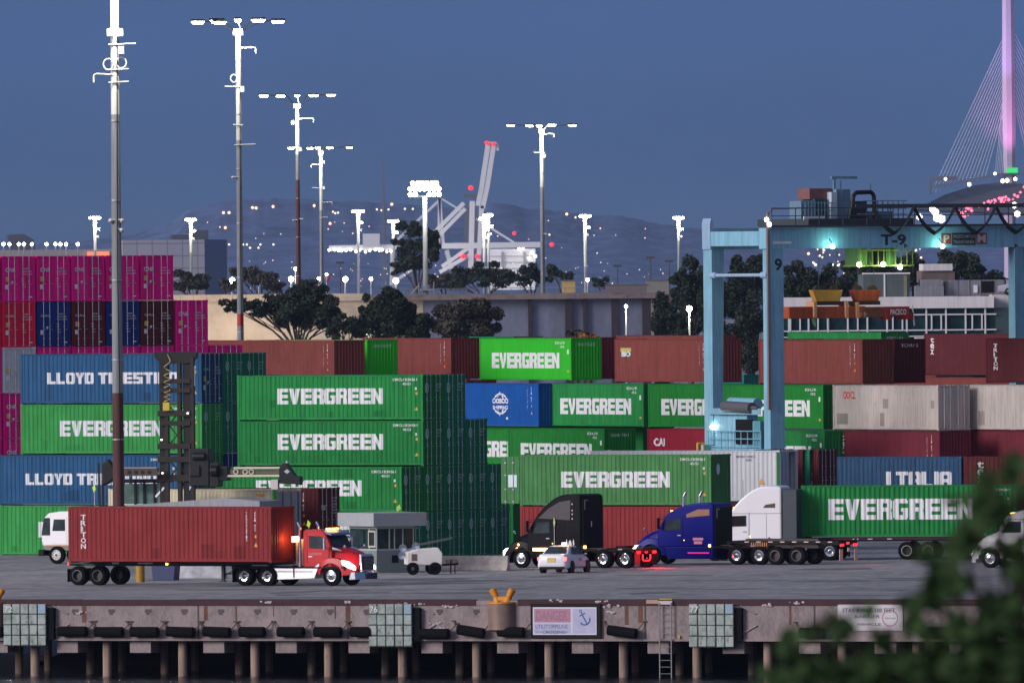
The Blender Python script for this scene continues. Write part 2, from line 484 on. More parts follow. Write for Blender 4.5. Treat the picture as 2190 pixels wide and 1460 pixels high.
def container(pos, H, color, label, th=TH_A, L=12.19, end='wall', text=None, ids=None, patches=(), group=None, endtext=None, logo=None, rodmat=None, z0=None, stickers=True, name='shipping_container', cat='shipping container'):
    t = thing(name, label, cat, (pos[0], pos[1], pos[2] if z0 is None else z0), -R(th), group)
    cm = cmat(color)
    shared('corrugated_wall', side_mesh(L, H), cm, t)
    shared('frame', frame_mesh(L, H), cm, t)
    pr = [(x, 0.012+d) for x, d in corr(-L+0.10, -0.10)]
    pr = [(-L, 0.0), (-L+0.0999, 0.0)] + pr + [(-0.0999, 0.0), (0.0, 0.0)]
    ep = [(y, 0.02+d) for y, d in corr(0.14, CW-0.14, 0.24, 0.045)]
    ep = [(0.0, -0.003), (0.1399, -0.003)] + ep + [(CW-0.1399, -0.003), (CW, -0.003)]
    if end == 'wall':
        shared('end_wall', end_mesh(H), cm, t)
        if endtext: conform(font(endtext, 0.55, H-0.55, 0.2, 1.35, 0.0), ep, plane='end').build('end_lettering', WHITE, t, fix=False)
    elif end == 'door':
        rm = rodmat or STEEL
        for i in range(2):
            d = shared('door', door_mesh(H), cm, t, (0, 0.15+i*1.08, 0.14))
            for yy in (0.30, 0.76): shared('locking_rod', rod_mesh(H), rm, d, (0, yy, 0))
        if logo == 'ring':      # pale oval company mark on the left leaf, small print on the right
            mb = MB(); n = 18
            for i in range(n):
                a0, a1 = 2*math.pi*i/n, 2*math.pi*(i+1)/n
                q = lambda a, k: (0.008, 0.46+0.20*k*math.sin(a), H-0.78+0.30*k*math.cos(a))
                mb.add([q(a0, 1), q(a1, 1), q(a1, 0.72), q(a0, 0.72)], [(0, 1, 2, 3)])
            flatx(font('E', 0.38, H-0.92, 0.28, 0.17, 0.03), 0.008, mb)
            flatx(rectp(0.40, H-1.52, 0.50, H-1.30), 0.008, mb)
            mb.build('company_logo', PALE, t, fix=False)
            flatx(small(1.45, H-0.62, 0.75, 3), 0.008).build('door_lettering', PALE, t, fix=False)
        elif logo == 'tex':
            mb = flatx(font('tex', 0.34, H-1.25, 0.34, 0.5, 0.02), 0.012); flatx(small(1.45, H-0.62, 0.75, 6), 0.008, mb)
            mb.build('door_lettering', WHITE, t, fix=False)
        elif logo:
            mb = MB()
            if logo != 'plain': flatx(font(logo, 0.22, H-1.02, 0.26, 0.72, 0.02), 0.02, mb)
            else: flatx(font('CAXU', 0.24, H-0.98, 0.13, 0.6, 0.01), 0.02, mb)
            flatx(small(1.42, H-0.86, 0.78, 3), 0.02, mb); flatx(small(1.42, H-1.5, 0.3, 4), 0.02, mb); flatx(rectp(1.95, 0.24, 2.2, 0.32), 0.02, mb)
            mb.build('door_lettering', WHITE, t, fix=False)
            if stickers:
                rr = random.Random(label)
                mb = flatx(rectp(0.20, 0.78, 0.40, 1.06), 0.022)
                if rr.random() < 0.6: flatx([[(0.62, 1.22), (0.72, 1.12), (0.82, 1.22), (0.72, 1.32)]], 0.022, mb)
                mb.build('sticker', WHITE, t, fix=False)
                if rr.random() < 0.55: flatx(rectp(0.22, 1.28, 0.52, 1.58), 0.023).build('warning_sticker', STICK, t, fix=False)
    elif end == 'open':
        mb = MB(); mb.box(-2.4, -2.36, 0.15, CW-0.15, 0.16, H-0.13)
        mb.build('dark_interior', BLACKM, t)
    ev = None
    mb = MB(); used = False
    if text == 'EVERGREEN_A': conform(block('EVERGREEN', -L+2.64, H*0.355, 6.9, 0.90), pr, mb=mb); used = True
    elif text == 'EVERGREEN_B': conform(block('EVERGREEN', -L+1.62, H*0.285, 8.95, 1.06), pr, mb=mb); used = True
    elif text == 'EVERGREEN_C': conform(block('EVERGREEN', -L+1.55, H*0.335, 8.15, 1.16), pr, mb=mb); used = True
    elif text == 'LLOYD': conform(block('LLOYD', -L+1.80, H*0.40, 3.15, 0.66), pr, mb=mb); conform(block('TRIESTINO', -L+5.25, H*0.40, 5.35, 0.66), pr, mb=mb); used = True
    elif text == 'ITALIA':
        conform(block('I', -L+7.3, 0.76, 0.32, 0.95), pr, mb=mb); conform(block('TALIA', -L+7.95, 0.76, 3.6, 0.95), pr, mb=mb); used = True
    elif text == 'OOCL': conform(font('OOCL', -L+1.15, H-0.92, 0.50, 1.45, 0.04), pr, mb=mb); mb.build('lettering', REDP, t, fix=False); mb = MB()
    elif text == 'TRITON': conform(vfont('TRITON', -L+0.75, H-0.42, 0.27, 0.30, 0.12, 0.03), pr, mb=mb); used = True
    elif text == 'TRITONB': conform(vfont('TRITON', -L+0.85, H-0.35, 0.26, 0.50, 0.12, 0.03), pr, mb=mb); used = True
    elif text == 'tex': conform(vfont('tex', -L+0.85, H-0.30, 0.38, 0.45, 0.15, 0.02), pr, mb=mb); used = True
    elif text == 'TEXB': conform(vfont('tex', -L+0.75, H-0.28, 0.36, 0.42, 0.15, 0.02), pr, mb=mb); used = True
    elif text == 'CAI': conform(font('CAI', -L+0.75, H-1.15, 0.52, 1.35, 0.04), pr, mb=mb); used = True
    elif text == 'COSCO':
        cx, cz = -L+7.35-0.1, H*0.52; n = 28
        def el(rx, rz, w, a, b, k=24):
            for i in range(k):
                a0 = a+(b-a)*i/k; a1 = a+(b-a)*(i+1)/k
                c = [(cx+rx*math.sin(q)*f, cz+rz*math.cos(q)*f2) for q, f, f2 in ((a0,1,1),(a1,1,1),(a1,1-w/rx,1-w/rz),(a0,1-w/rx,1-w/rz))]
                conform([c], pr, mb=mb)
        for a, b in ((-1.05, 1.05), (math.pi-1.05, math.pi+1.05)):
            el(0.98, 0.72, 0.13, a, b); 
        for s_ in (-1, 1):
            for a, b in ((0.05, 1.0), (math.pi-1.0, math.pi-0.05)): el(0.45*s_, 0.72, 0.10*s_, a, b, 10)
        conform(font('COSCO', cx-1.05, cz+0.02, 0.34, 2.1, 0.06), pr, mb=mb)
        conform(font('SHIPPING', cx-0.98, cz-0.36, 0.24, 1.96, 0.04), pr, mb=mb)
        conform(rectp(cx+0.75, cz-1.05, cx+0.95, cz-0.9), pr, mb=mb); used = True
    elif text == 'BIO':
        m2_ = conform(rectp(-L+0.75, H-1.22, -L+2.15, H-0.55), pr); m2_.build('sign_panel', plain('bio_panel', (0.06, 0.07, 0.05)), t, fix=False)
        conform(rectp(-L+0.75, H-0.86, -L+2.05, H-0.60), pr, off=0.008).build('sign_band', plain('bio_yellow', (0.5, 0.42, 0.12)), t, fix=False)
        conform(font('BIO', -L+0.85, H-1.18, 0.34, 1.15, 0.05), pr, off=0.012, mb=mb); used = True
    elif text == 'sticker': conform(rectp(-L+0.85, H-0.95, -L+2.1, H-0.4), pr).build('sign_panel', WHITE, t, fix=False)
    if used: mb.build('name_lettering', WHITE, t, fix=False)
    mb = MB(); used = False
    if ids == 'h':      # company number and size code, upper right
        conform(font('EMCU 824561', -1.95, H-0.36, 0.15, 1.55, 0.012), pr, mb=mb); conform(font('45G1', -1.35, H-0.60, 0.14, 0.55, 0.012), pr, mb=mb)
        conform(rectp(-0.52, H-0.88, -0.42, H-0.72), pr, mb=mb); used = True
        conform([[(-0.56, 0.55), (-0.34, 0.55), (-0.45, 0.76)]] + rectp(-0.5, H-1.15, -0.38, H-1.0), pr).build('warning_sticker', ORG, t, fix=False)
    elif ids == 'hb':
        conform(font('EGHU 91', -2.15, H-0.42, 0.17, 1.3, 0.012), pr, mb=mb); conform(font('45G', -1.55, H-0.68, 0.15, 0.55, 0.012), pr, mb=mb)
        conform(rectp(-0.55, H-1.1, -0.4, H-0.8), pr, mb=mb); used = True
        conform(rectp(-0.55, 0.55, -0.35, 0.68), pr).build('warning_sticker', ORG, t, fix=False)
    elif ids == 'v':
        conform(vfont('TRHU428713', -1.52, H-0.28, 0.13, 0.09, 0.18, 0.01), pr, mb=mb); conform(vfont('45G1 MGW', -1.02, H-0.26, 0.11, 0.08, 0.2, 0.01), pr, mb=mb); used = True
        conform([[(-1.05, 0.82), (-0.80, 0.82), (-0.92, 1.04)]] + rectp(-1.0, 1.28, -0.88, 1.42), pr).build('warning_sticker', ORG, t, fix=False)
    if used: mb.build('number_lettering', WHITE, t, fix=False)
    if th == TH_A or th == 28.8:
        rq = random.Random(label); patches = list(patches)+[(x_, 0.2, x_+rq.uniform(0.3, 1.1), 0.2+rq.uniform(0.25, 0.7)) for x_ in [rq.uniform(0.6, L-1.6) for _ in range(rq.randint(1, 3))]]
    for (a, b, c, d) in patches:
        conform(rectp(-L+a, b, -L+c, d), pr, off=0.002).build('repair_patch', patchmat(color), t, fix=False)
    return t
def flatx(polys, x, mb=None):
    mb = mb or MB()
    for pl in polys: mb.add([(x, p[0], p[1]) for p in pl], [tuple(range(len(pl)))])
    return mb
def small(x, z, w, rows, h=0.09):
    out = []; rr = random.Random(int(x*100)+rows)
    for i in range(rows):
        out += font(rr.choice(['CAXU 3381', 'MAX GROSS', '32500 KG', 'TARE 3880', '45G1', 'CU.CAP.']), x+rr.random()*0.1, z-i*h*1.9, h, w*rr.uniform(0.5, 1), 0.01)
    return out
REDP = plain('red_lettering', (0.62, 0.03, 0.03)); ORG = plain('orange_sticker', (0.75, 0.33, 0.03)); STICK = plain('yellow_sticker', (0.6, 0.42, 0.10))
PALE = plain('pale_mark', (0.62, 0.78, 0.78), 0.6)
def patchmat(c):
    b = PAL[c]; k = {'oocl': 0.55}.get(c, 0.72)
    return paint('patch_'+c, tuple(x*k for x in b), 0.1)

# --- main green stack in the middle (standard height)
H1, H2 = 2.59, 2.90
gm = 'green containers of the big middle stack'
M0 = PS(907, 37.55)
ordn = {-1: 'front', 0: 'second', 1: 'third', 2: 'fourth', 3: 'last'}
rodg = plain('green_rod', (0.24, 0.42, 0.36), 0.5)
for k in (-1, 0, 1, 2, 3):
    top = {-1: 2, 0: 4, 1: 4, 2: 3, 3: 2}[k]
    for lv in range(top):
        p = worldpos(M0, TH_A, k*2.55, 0); z = lv*(H1+0.012)
        lev = ['bottom', 'second', 'third', 'top'][lv] + ' level'
        if k in (-1, 0):
            pt = {(0, 3): ((2.1, 0.75, 2.5, 1.15), (6.0, 0.15, 6.3, 0.5)), (0, 2): ((1.1, 0.2, 1.5, 0.55), (4.2, 0.2, 5.7, 0.62), (6.6, 0.22, 7.2, 0.66), (8.1, 0.2, 8.5, 0.6), (10.1, 0.25, 11.3, 0.8), (11.2, 1.7, 11.5, 2.3)), (-1, 1): ((8.4, 1.95, 9.0, 2.45),)}.get((k, lv), ())
            lab = {(0, 3): 'topmost green container of the middle stack, big white name on its side',
                   (0, 2): 'green container with a row of darker patches, just above the loader arm', (0, 1): 'green container whose door end shows above the booth roof, second in its row',
                   (0, 0): 'green container at ground level behind the booth, second column', (-1, 1): 'green container behind the cream loader arm, its name partly covered',
                   (-1, 0): 'green container directly behind the guard booth, bottom of the front column'}[(k, lv)]
            container(p, H1, 'green' if lv else 'greend', lab, TH_A, end='door', text='EVERGREEN_A', ids='h', patches=pt, group=gm, z0=z, logo='ring', rodmat=rodg)
        else:
            container(p, H1, 'greend', 'dark green container door end, %s, %s column of the middle stack' % (lev, ordn[k]), TH_A, end='door', group=gm, z0=z, logo='ring', rodmat=rodg)
# --- left stack (high cube), behind the red truck
L0 = PS(434, 36.95)
gl = 'containers of the left stack behind the red truck'
def at(P0, k, m, lv, h=H2, th=TH_A): return worldpos(P0, th, k*2.55, m), lv*(h+0.010)
for k, m, lv, c, tx, lab, lg in (
    (0, 0, 3, 'blue', 'LLOYD', 'blue container with a two word white name, topmost of the left stack', 'plain'),
    (0, 0, 2, 'greenf', 'EVERGREEN_A', 'light green container between two blue ones, behind the tall near mast', 'ring'),
    (-1, 0, 1, 'blue', 'LLOYD', 'lower blue container with a two word white name, above the ground level green one', 'plain'),
    (-1, 0, 0, 'greenf', 'EVERGREEN_A', 'bright green container at ground level behind the white cab at far left', 'ring'),
    (0, 0, 1, 'green', None, 'green container hidden behind the lifting mast, second level', 'ring'),
    (1, 0, 3, 'greend', None, 'dark green door end on the top level beside the blue door end', 'ring'),
    (1, 0, 2, 'greend', None, 'dark green door end under the top level, right of the light green container', 'ring'),
    (1, 0, 1, 'navy', None, 'navy door end in the shade under the dark green one, right of the lifting mast', 'plain'),
    (2, 0, 3, 'greend', None, 'dark green door end farthest right on the top level of the left stack', 'ring'),
    (2, 0, 2, 'greend', None, 'dark green container just left of the middle stack, partly hidden', 'ring')):
    p, z = at(L0, k, m, lv)
    container(p, H2, c, lab, TH_A, end='door', text=tx, ids='h' if tx else None, group=gl, z0=z, logo=lg, rodmat=rodg if lg == 'ring' else STEEL)
# --- pink and mixed stack, door ends towards the quay
B0 = PS(9.5, 33.45)
gp = 'containers seen door end on at upper left'
cols = 'the frame edge|first full column|second full column|third full column|fourth full column|fifth full column|sixth full column|seventh full column'.split('|')
tab = {5: ['pink']*6, 4: ['magred', 'magred', 'navy', 'maroon', 'navy', 'brownd', 'pink'], 3: ['pink', 'reefer'] + ['pink']*6, 2: ['pink', 'pink'], 1: ['pink', 'pink']}
lvn = {5: 'top row', 4: 'second row from the top', 3: 'third row from the top', 2: 'fourth row from the top', 1: 'fifth row from the top'}
cn = dict(pink='magenta', magred='crimson', navy='navy blue', maroon='maroon', brownd='dark brown', reefer='white')
for lv, row in tab.items():
    for i, c in enumerate(row):
        p, z = worldpos(B0, 57.0, (i-1)*2.60, 0), lv*(H2+0.012)
        lab = '%s container door end, %s, %s' % (cn[c], lvn[lv], 'cut by the left picture edge' if i == 0 else cols[i] + ' from the left')
        container(p, H2, c, lab, 57.0, L=12.19 if lv > 3 else 6.06, end='door', group=gp, z0=z, logo='ONE' if c == 'pink' else 'plain')
# --- rear rows (high cube), long sides turned strongly, one table
gb = 'containers of the rear rows'
def rear(px, s, lv, c, lab, th=TH_B, text=None, ids=None, endtext=None, H=H2, L=12.19, **kw):
    p = PS(px, s, lv*(H2+0.01))
    return container(p, H, c, lab, th, L=L, text=text, ids=ids, endtext=endtext, group=gb, **kw)
# top level, left to right
rear(532, 30.9, 3, 'brown', 'brown container side seen above the magenta row, far left of the rear top level', 58)
rear(715, 31.3, 3, 'brown', 'brown container with a corrugated brown end, above the middle green stack', 59.0, ids='v')
rear(786, 31.1, 3, 'greenb', 'vivid green corrugated container end between two brown containers', 59.0, endtext='EGHU 8342210')
rear(965, 30.6, 3, 'brown', 'brown container with a near black end, beside the vivid green top one', 59.0, ids='v')
rear(998, 30.7, 2, 'brown', 'brown container peeking out below the brown one with the near black end', 59.0)
rear(1222, 31.2, 3, 'greenb', 'vivid green container with a big white name, on the top level at the picture centre', 58.9, text='EVERGREEN_B', ids='hb', endtext='EGHU 8342210')
rear(1098, 30.2, 3, 'greend', 'dark green container roof edge showing behind the vivid green one', 59.0, L=6.06)
rear(1252, 30.9, 3, 'maroon', 'maroon container end squeezed between the vivid green and the brown one', 59.0)
rear(1520, 32.2, 3, 'brown', 'brown container with a small black and yellow square sign, upper centre right', 58.9, text='BIO', ids='v')
rear(1512, 30.4, 3, 'brown', 'brown container roof edge behind the one with the square sign', 58.9)
rear(1845, 33.0, 3, 'brown', 'brown container with fine ribs just right of the crane leg, top level', 57.4, text='TRITONB', ids='v')
rear(1913, 32.8, 3, 'brownd', 'dark brown container end with a white sticker, right of the ribbed brown one', 57.4, endtext='TCNU 5')
rear(1885, 29.6, 3, 'green', 'green container top showing under the office windows', 57.4, endtext='EMCU 81')
rear(1592, 29.9, 2, 'teal', 'teal container end seen between the two left legs of the crane', 58.9, L=6.06)
rear(2190, 30.8, 3, 'brownd', 'dark maroon container with a vertical three letter name, under the lit window', 57.0, text='TEXB')
rear(2338, 33.3, 3, 'brownd', 'dark maroon container with a vertical six letter name at the right picture edge', 57.4, text='TRITONB')
rear(2082, 30.6, 2, 'brown', 'brown container low in the gap between the ribbed brown and maroon ones', 57.4, ids='v')
rear(2190, 31.4, 2, 'brown', 'rusty brown container under the maroon one at the right picture edge', 57.4)
# third level
rear(1152, 31.9, 2, 'cosco', 'bright blue container with a white globe mark', 58.5, text='COSCO', ids='v')
rear(1377, 32.2, 2, 'green', 'green container with a big white name, right of the bright blue one', 58.5, text='EVERGREEN_B', ids='hb')
rear(1600, 32.6, 2, 'greenm', 'green container with a big white name running behind the left crane leg', 58.0, text='EVERGREEN_B')
rear(1761, 33.0, 2, 'greenm', 'green container behind the crane legs, its name cut by the numbered leg', 57.6, text='EVERGREEN_B', ids='hb')
rear(2007, 33.4, 2, 'oocl', 'dirty white container with red letters and grey repair patches, rusty corner', 57.6, text='OOCL', patches=((0.45, 0.35, 1.7, 1.05), (5.8, 1.4, 6.4, 2.0), (5.4, 0.25, 5.9, 1.1), (11.3, 1.4, 11.7, 1.9)), end='door', logo=None)
rear(2254, 33.6, 2, 'oocl', 'dirty white container with red letters at the right picture edge', 57.6, text='OOCL', patches=((3.6, 0.3, 4.3, 1.2),), end='door', logo=None)
# second level
rear(1144, 31.85, 1, 'greenm', 'green container left part of the pair below the bright blue one, middle letters showing', 58.5, text='EVERGREEN_B')
rear(1293, 32.4, 1, 'greenm', 'green container with a big white name, directly above the long pale green one', 58.5, text='EVERGREEN_B', ids='hb', endtext='EGHU 9341')
rear(1376, 32.0, 1, 'green', 'green container end in the gap left of the crimson container', 58.5)
rear(1600, 32.8, 1, 'cai', 'crimson container with three white letters, left of the crane platform', 58.0, text='CAI')
rear(1764, 33.2, 1, 'green', 'green container right of the numbered crane leg, under the one with the cut name', 57.6, text='EVERGREEN_B', ids='hb')
rear(2010, 33.5, 1, 'maroon', 'maroon container below the patched dirty white one', 57.6, text='TEXB', ids='v')
rear(2256, 33.6, 1, 'maroon', 'maroon container with a small white square sign at the right picture edge', 57.6, text='sticker')
# --- low rows right of the middle stack
ga = 'containers on the ground behind the parked tractors'
pgl = PS(1522, 37.9)
lt = container(pgl, H2, 'greenl', 'long pale green container resting on a red one, with one door folded open', 27.8, end='wall', text='EVERGREEN_A', ids='h', group=ga, z0=H2+0.02)
flatx([[(0.9+0.22*math.sin(a*0.5), H2-0.85+0.32*math.cos(a*0.5)) for a in range(12)]], 0.0).build('company_logo', PALE, lt, fix=False)
mb = MB(); mb.box(-12.19-1.22, -12.19-0.05, 0.02, 0.07, 0.12, H2-0.12)
for z in (0.12, 0.75, 1.4, 2.05, H2-0.2): mb.box(-12.19-1.20, -12.19-0.07, 0.005, 0.03, z, z+0.07)
od = mb.build('door', cmat('greenl'), lt); od['label'] = 'open door leaf folded back along the side'
mb = MB()
for x in (-12.19-0.92, -12.19-0.42):
    mb.cyl((x, -0.02, 0.05), (x, -0.02, H2-0.1), 0.02, n=6)
    for z in (0.2, 0.9, 1.7, 2.4): mb.box(x-0.05, x+0.05, -0.03, 0.01, z, z+0.07)
mb.build('locking_rod', STEEL, od)
flat(rectp(-12.19-0.75, 1.05, -12.19-0.2, 1.75), 0.0).build('number_plate', PALE, od, fix=False)
container(pgl, H2, 'red', 'red container on the ground under the long pale green one', 27.8, end='wall', group=ga, z0=0)
container(PS(1098, 36.6), H2, 'green', 'dark green ground level container at the left end of the red one', 28.4, end='wall', group=ga, z0=0, L=6.06)
rf = container(PS(1668, 37.2), H2, 'reefer', 'white refrigerated container with its rear doors standing open', 27.0, end='open', group=ga, z0=H2+0.02, L=12.19)
fl_ = MB().box(0.0, 0.05, 0.05, 1.15, 0.1, H2-0.1).build('door', plain('reefer_door', (0.35, 0.42, 0.50)), rf)
mb = MB(); mb.cyl((0.08, 0.35, 0.0), (0.08, 0.35, H2), 0.02, n=6); mb.cyl((0.08, 0.8, 0.0), (0.08, 0.8, H2), 0.02, n=6); mb.build('locking_rod', STEEL, fl_)
MB().box(-0.16, -0.0, -0.012, -0.004, 0.1, H2-0.1).build('green_edge_strip', cmat('green'), rf)
flat(font('MNBU 330811', -1.95-0.8, H2-0.42, 0.13, 1.2, 0.01) + font('45R1', -1.35-0.8, H2-0.62, 0.12, 0.4, 0.01), -0.004).build('lettering', plain('dark_print', (0.12, 0.12, 0.12)), rf, fix=False)
flat([[(-1.35, 0.95), (-0.95, 0.95), (-1.15, 1.28)]], -0.004).build('warning_sticker', ORG, rf, fix=False)
container(PS(1665, 37.2), H2, 'brownd', 'dark container at ground level under the white refrigerated one', 27.0, end='wall', group=ga, z0=0)
it = container(PS(2057, 36.6), H1, 'ital', 'slate blue container with a white six letter name, above the right hand trailer', 27.0, end='wall', text='ITALIA', group=ga, z0=H1+0.02)
MB().box(-3.15, -3.0, -0.012, -0.002, 0.1, H1-0.05).build('side_post', cmat('ital'), it)
container(worldpos(PS(2057, 36.6), 27.0, 0, 12.35), H1, 'brownd', 'maroon container with a vertical three letter name beside the slate blue one', 27.0, end='wall', text='tex', group=ga, z0=H1+0.02)
for px, c, lab in ((1718, 'brownd', 'rust brown container end next to the open doors of the white one'), (1733, 'greend', 'dark green door end between two brown ones, right of the white one'), (1752, 'brownd', 'dark brown door end right beside the slate blue container')):
    container(PS(px, 37.0), H2, c, lab, 27.0, end='door', group=ga, z0=H2, L=3.0, logo='plain' if c == 'greend' else None)
# --- two trailers behind the red truck
# ------------------------------------------------------------------ ground, water, quay
TH_Q = 20.7
Q0 = G(1095, 1283)
YQ = -R(TH_Q)
qx = Vector((math.cos(YQ), math.sin(YQ), 0)); qy = Vector((-math.sin(YQ), math.cos(YQ), 0))
def q2w(x, y, z=0): return Vector((Q0.x, Q0.y, 0)) + qx*x + qy*y + Vector((0, 0, z))
def qp(px, py, y=0.0): return onplane(px, py, q2w(0, y, 0), YQ)
def concrete(name, c, streak=0.3, sc=0.35, mapping=(0.25, 1, 1), cracks=True):
    m, n, l, b = newmat(name)
    v = n.new('ShaderNodeTexCoord').outputs['Object']
    a = noise(n, l, v, sc, 6, mapping, 0.65); a2 = noise(n, l, v, sc*7, 6, mapping, 0.6)
    col = mix(n, l, rampv(n, l, a, 0.38, 0.66), c, tuple(x*0.62 for x in c))
    col = mix(n, l, rampv(n, l, a2, 0.45, 0.75, 0, streak*1.6), col, tuple(min(1, x*1.35) for x in c))
    a3 = noise(n, l, v, sc*2.2, 4, tuple(x*(0.4 if i == 0 else 1.6) for i, x in enumerate(mapping)), 0.6)
    col = mix(n, l, rampv(n, l, a3, 0.60, 0.70, 0, 0.55), col, tuple(x*0.35 for x in c))
    l.new(col, b.inputs['Base Color']); b.inputs['Roughness'].default_value = 0.85; b.inputs['Specular IOR Level'].default_value = 0.2
    return m
PAV = concrete('yard_pavement', (0.29, 0.285, 0.295), 0.7, 0.22, (1.0, 0.28, 1))
# one sheet inland of the quay, running to the horizon
g = MB(); g.add([(-1400, 0, 0), (1400, 0, 0), (1400, 13500, 0), (-1400, 13500, 0)], [(0, 1, 2, 3)])
gd_ = g.build('ground', PAV); gd_.location = q2w(0, 0); gd_.rotation_euler = (0, 0, YQ); struct(gd_)
# pale worn line and crane rail along the edge
g = MB().add([(-60, 16.2, 0.004), (60, 16.2, 0.004), (60, 16.75, 0.004), (-60, 16.75, 0.004)], [(0, 1, 2, 3)])
o = g.build('painted_line', plain('worn_line_paint', (0.50, 0.49, 0.52), 0.8, vary=0.9)); o.location = q2w(0, 0); o.rotation_euler = (0, 0, YQ); struct(o)
g = MB().add([(-60, 44, 0.004), (60, 44, 0.004), (60, 44.6, 0.004), (-60, 44.6, 0.004)], [(0, 1, 2, 3)]).add([(-60, 24, 0.004), (60, 24, 0.004), (60, 24.3, 0.004), (-60, 24.3, 0.004)], [(0, 1, 2, 3)])
o = g.build('crane_rail_slot', plain('rail_slot', (0.07, 0.07, 0.075), 0.8)); o.location = q2w(0, 0); o.rotation_euler = (0, 0, YQ); struct(o)
rr = random.Random(4)
g = MB()
for i in range(60):     # worn joints and tyre marks
    x = rr.uniform(-30, 32); y = rr.uniform(5, 110); w = rr.uniform(0.8, 6); h = rr.uniform(1.2, 4.5)
    g.add([(x, y, 0.006), (x+w*0.5, y-h*0.5, 0.006), (x+w, y+h*0.2, 0.006), (x+w*0.7, y+h, 0.006), (x+w*0.1, y+h*0.6, 0.006)], [(0, 1, 2, 3, 4)])
o = g.build('pavement_stain', plain('pavement_stain', (0.17, 0.17, 0.18), 0.9, vary=0.9), fix=False); o.location = q2w(0, 0); o.rotation_euler = (0, 0, YQ); struct(o)
# water
m, n, l, b = newmat('harbour_water')
b.inputs['Base Color'].default_value = (0.004, 0.008, 0.012, 1); b.inputs['Roughness'].default_value = 0.10; b.inputs['Specular IOR Level'].default_value = 0.6
v = n.new('ShaderNodeTexCoord').outputs['Object']
bp = n.new('ShaderNodeBump'); bp.inputs['Strength'].default_value = 0.9; bp.inputs['Distance'].default_value = 0.5
l.new(noise(n, l, v, 1.2, 5, (1, 0.6, 1)), bp.inputs['Height']); l.new(bp.outputs[0], b.inputs['Normal'])
o = MB().add([(-1400, -800, -3.8), (1400, -800, -3.8), (1400, 40, -3.8), (-1400, 40, -3.8)], [(0, 1, 2, 3)]).build('water', m)
o.location = q2w(0, 0); o.rotation_euler = (0, 0, YQ); struct(o)
# near bank under the camera
o = MB().add([(-60, -40, 13.2), (60, -40, 13.2), (60, 62, 12.6), (-60, 62, 12.6), (-60, 110, -6), (60, 110, -6)], [(0, 1, 2, 3), (3, 2, 5, 4)]).build('near_bank', plain('earth', (0.05, 0.05, 0.03), 0.95)); struct(o)

QF = concrete('quay_concrete', (0.30, 0.245, 0.24), 0.35, 1.1, (1, 1, 0.45))
qw = thing('quay_wall', 'weathered pinkish concrete quay wall on piles at the water', 'quay wall', q2w(0, 0), YQ)
zb = qp(1095, 1370)[1]
mb = MB(); mb.box(-34, 34, 0.0, 1.2, zb, -0.25); mb.box(-34, 34, 1.2, 40, zb+0.4, -0.02)
# thin lip at the foot of the beam
mb.box(-34, 34, -0.10, 0.0, zb, zb+0.10)
mb.build('front_beam', QF, qw)
TIM = plain('dark_timber', (0.055, 0.022, 0.026), 0.8, vary=0.5)
mb = MB()
for a, b_ in ((-34, -1.9), (0.3, 34)):
    x = a
    while x < b_-0.5:
        e = min(b_, x+rr.uniform(4.5, 7)); mb.box(x+0.01, e, -0.06, 0.30, -0.25, 0.04+rr.uniform(-0.01, 0.02)); x = e
mb.build('timber_kerb', TIM, qw)
MB().box(-1.9, 0.3, -0.03, 0.3, -0.25, 0.0).build('edge_step', QF, qw)
# joints and rust runs on the face
mb = MB(); mr_ = MB()
for px in (424, 744, 1380, 1212, 1742):
    x = qp(px, 1300)[0]; mb.box(x-0.05, x+0.05, -0.004, 0.02, zb+0.1, -0.25)
for px, w, h in ((744, .25, .9), (585, .06, .5), (717, .08, .6), (180, .25, .8), (505, .08, .7), (1340, .2, .9), (440, .2, .7), (1370, .25, .8), (1690, .12, .9)):
    x = qp(px, 1300)[0]; mr_.box(x-w/2, x+w/2, -0.006, 0.02, -0.3-h, -0.28)
mb.build('expansion_joint', plain('joint_dark', (0.05, 0.03, 0.03)), qw); mr_.build('rust_run', plain('rust_run', (0.16, 0.075, 0.05), 0.9, vary=0.8), qw)
mb = MB(); rr = random.Random(9)
for px in range(120, 1010, 78):
    x = qp(px+40, 1300)[0]; mb.box(x-0.16, x+0.2, -0.007, 0.02, -0.62, -0.44); mb.box(x-0.1, x+0.1, -0.008, 0.02, -0.72, -0.62)
mb.build('anchor_recess', plain('recess_dark', (0.07, 0.05, 0.05), vary=0.7), qw)
mb = MB()
for px, py in ((575, 1287), (740, 1287), (870, 1291), (905, 1291), (955, 1296), (930, 1334), (1195, 1284), (1285, 1286), (1300, 1296), (1640, 1294), (1700, 1290), (115, 1340), (170, 1310), (940, 1345), (1305, 1310)):
    x, z = qp(px, py)
    for i in range(8):
        a, c = rr.gauss(0, 0.2), rr.uniform(-0.05, 0.06); s_ = rr.uniform(0.025, 0.08)
        mb.add([(x+a, -0.085, z+c), (x+a+s_*1.6, -0.085, z+c-s_*0.4), (x+a+s_*2, -0.085, z+c+s_*0.7), (x+a+s_*0.3, -0.085, z+c+s_)], [(0, 1, 2, 3)])
mb.build('bird_lime', plain('bird_lime', (0.55, 0.5, 0.53), 0.9), qw, fix=False)
# ladder plate and pale curb block
x0, z0 = qp(1384, 1290); x1, z1 = qp(1409, 1268)
MB().box(x0, x1, -0.12, -0.06, z0, 0.03).build('edge_block', plain('tan_block', (0.42, 0.26, 0.17)), qw)
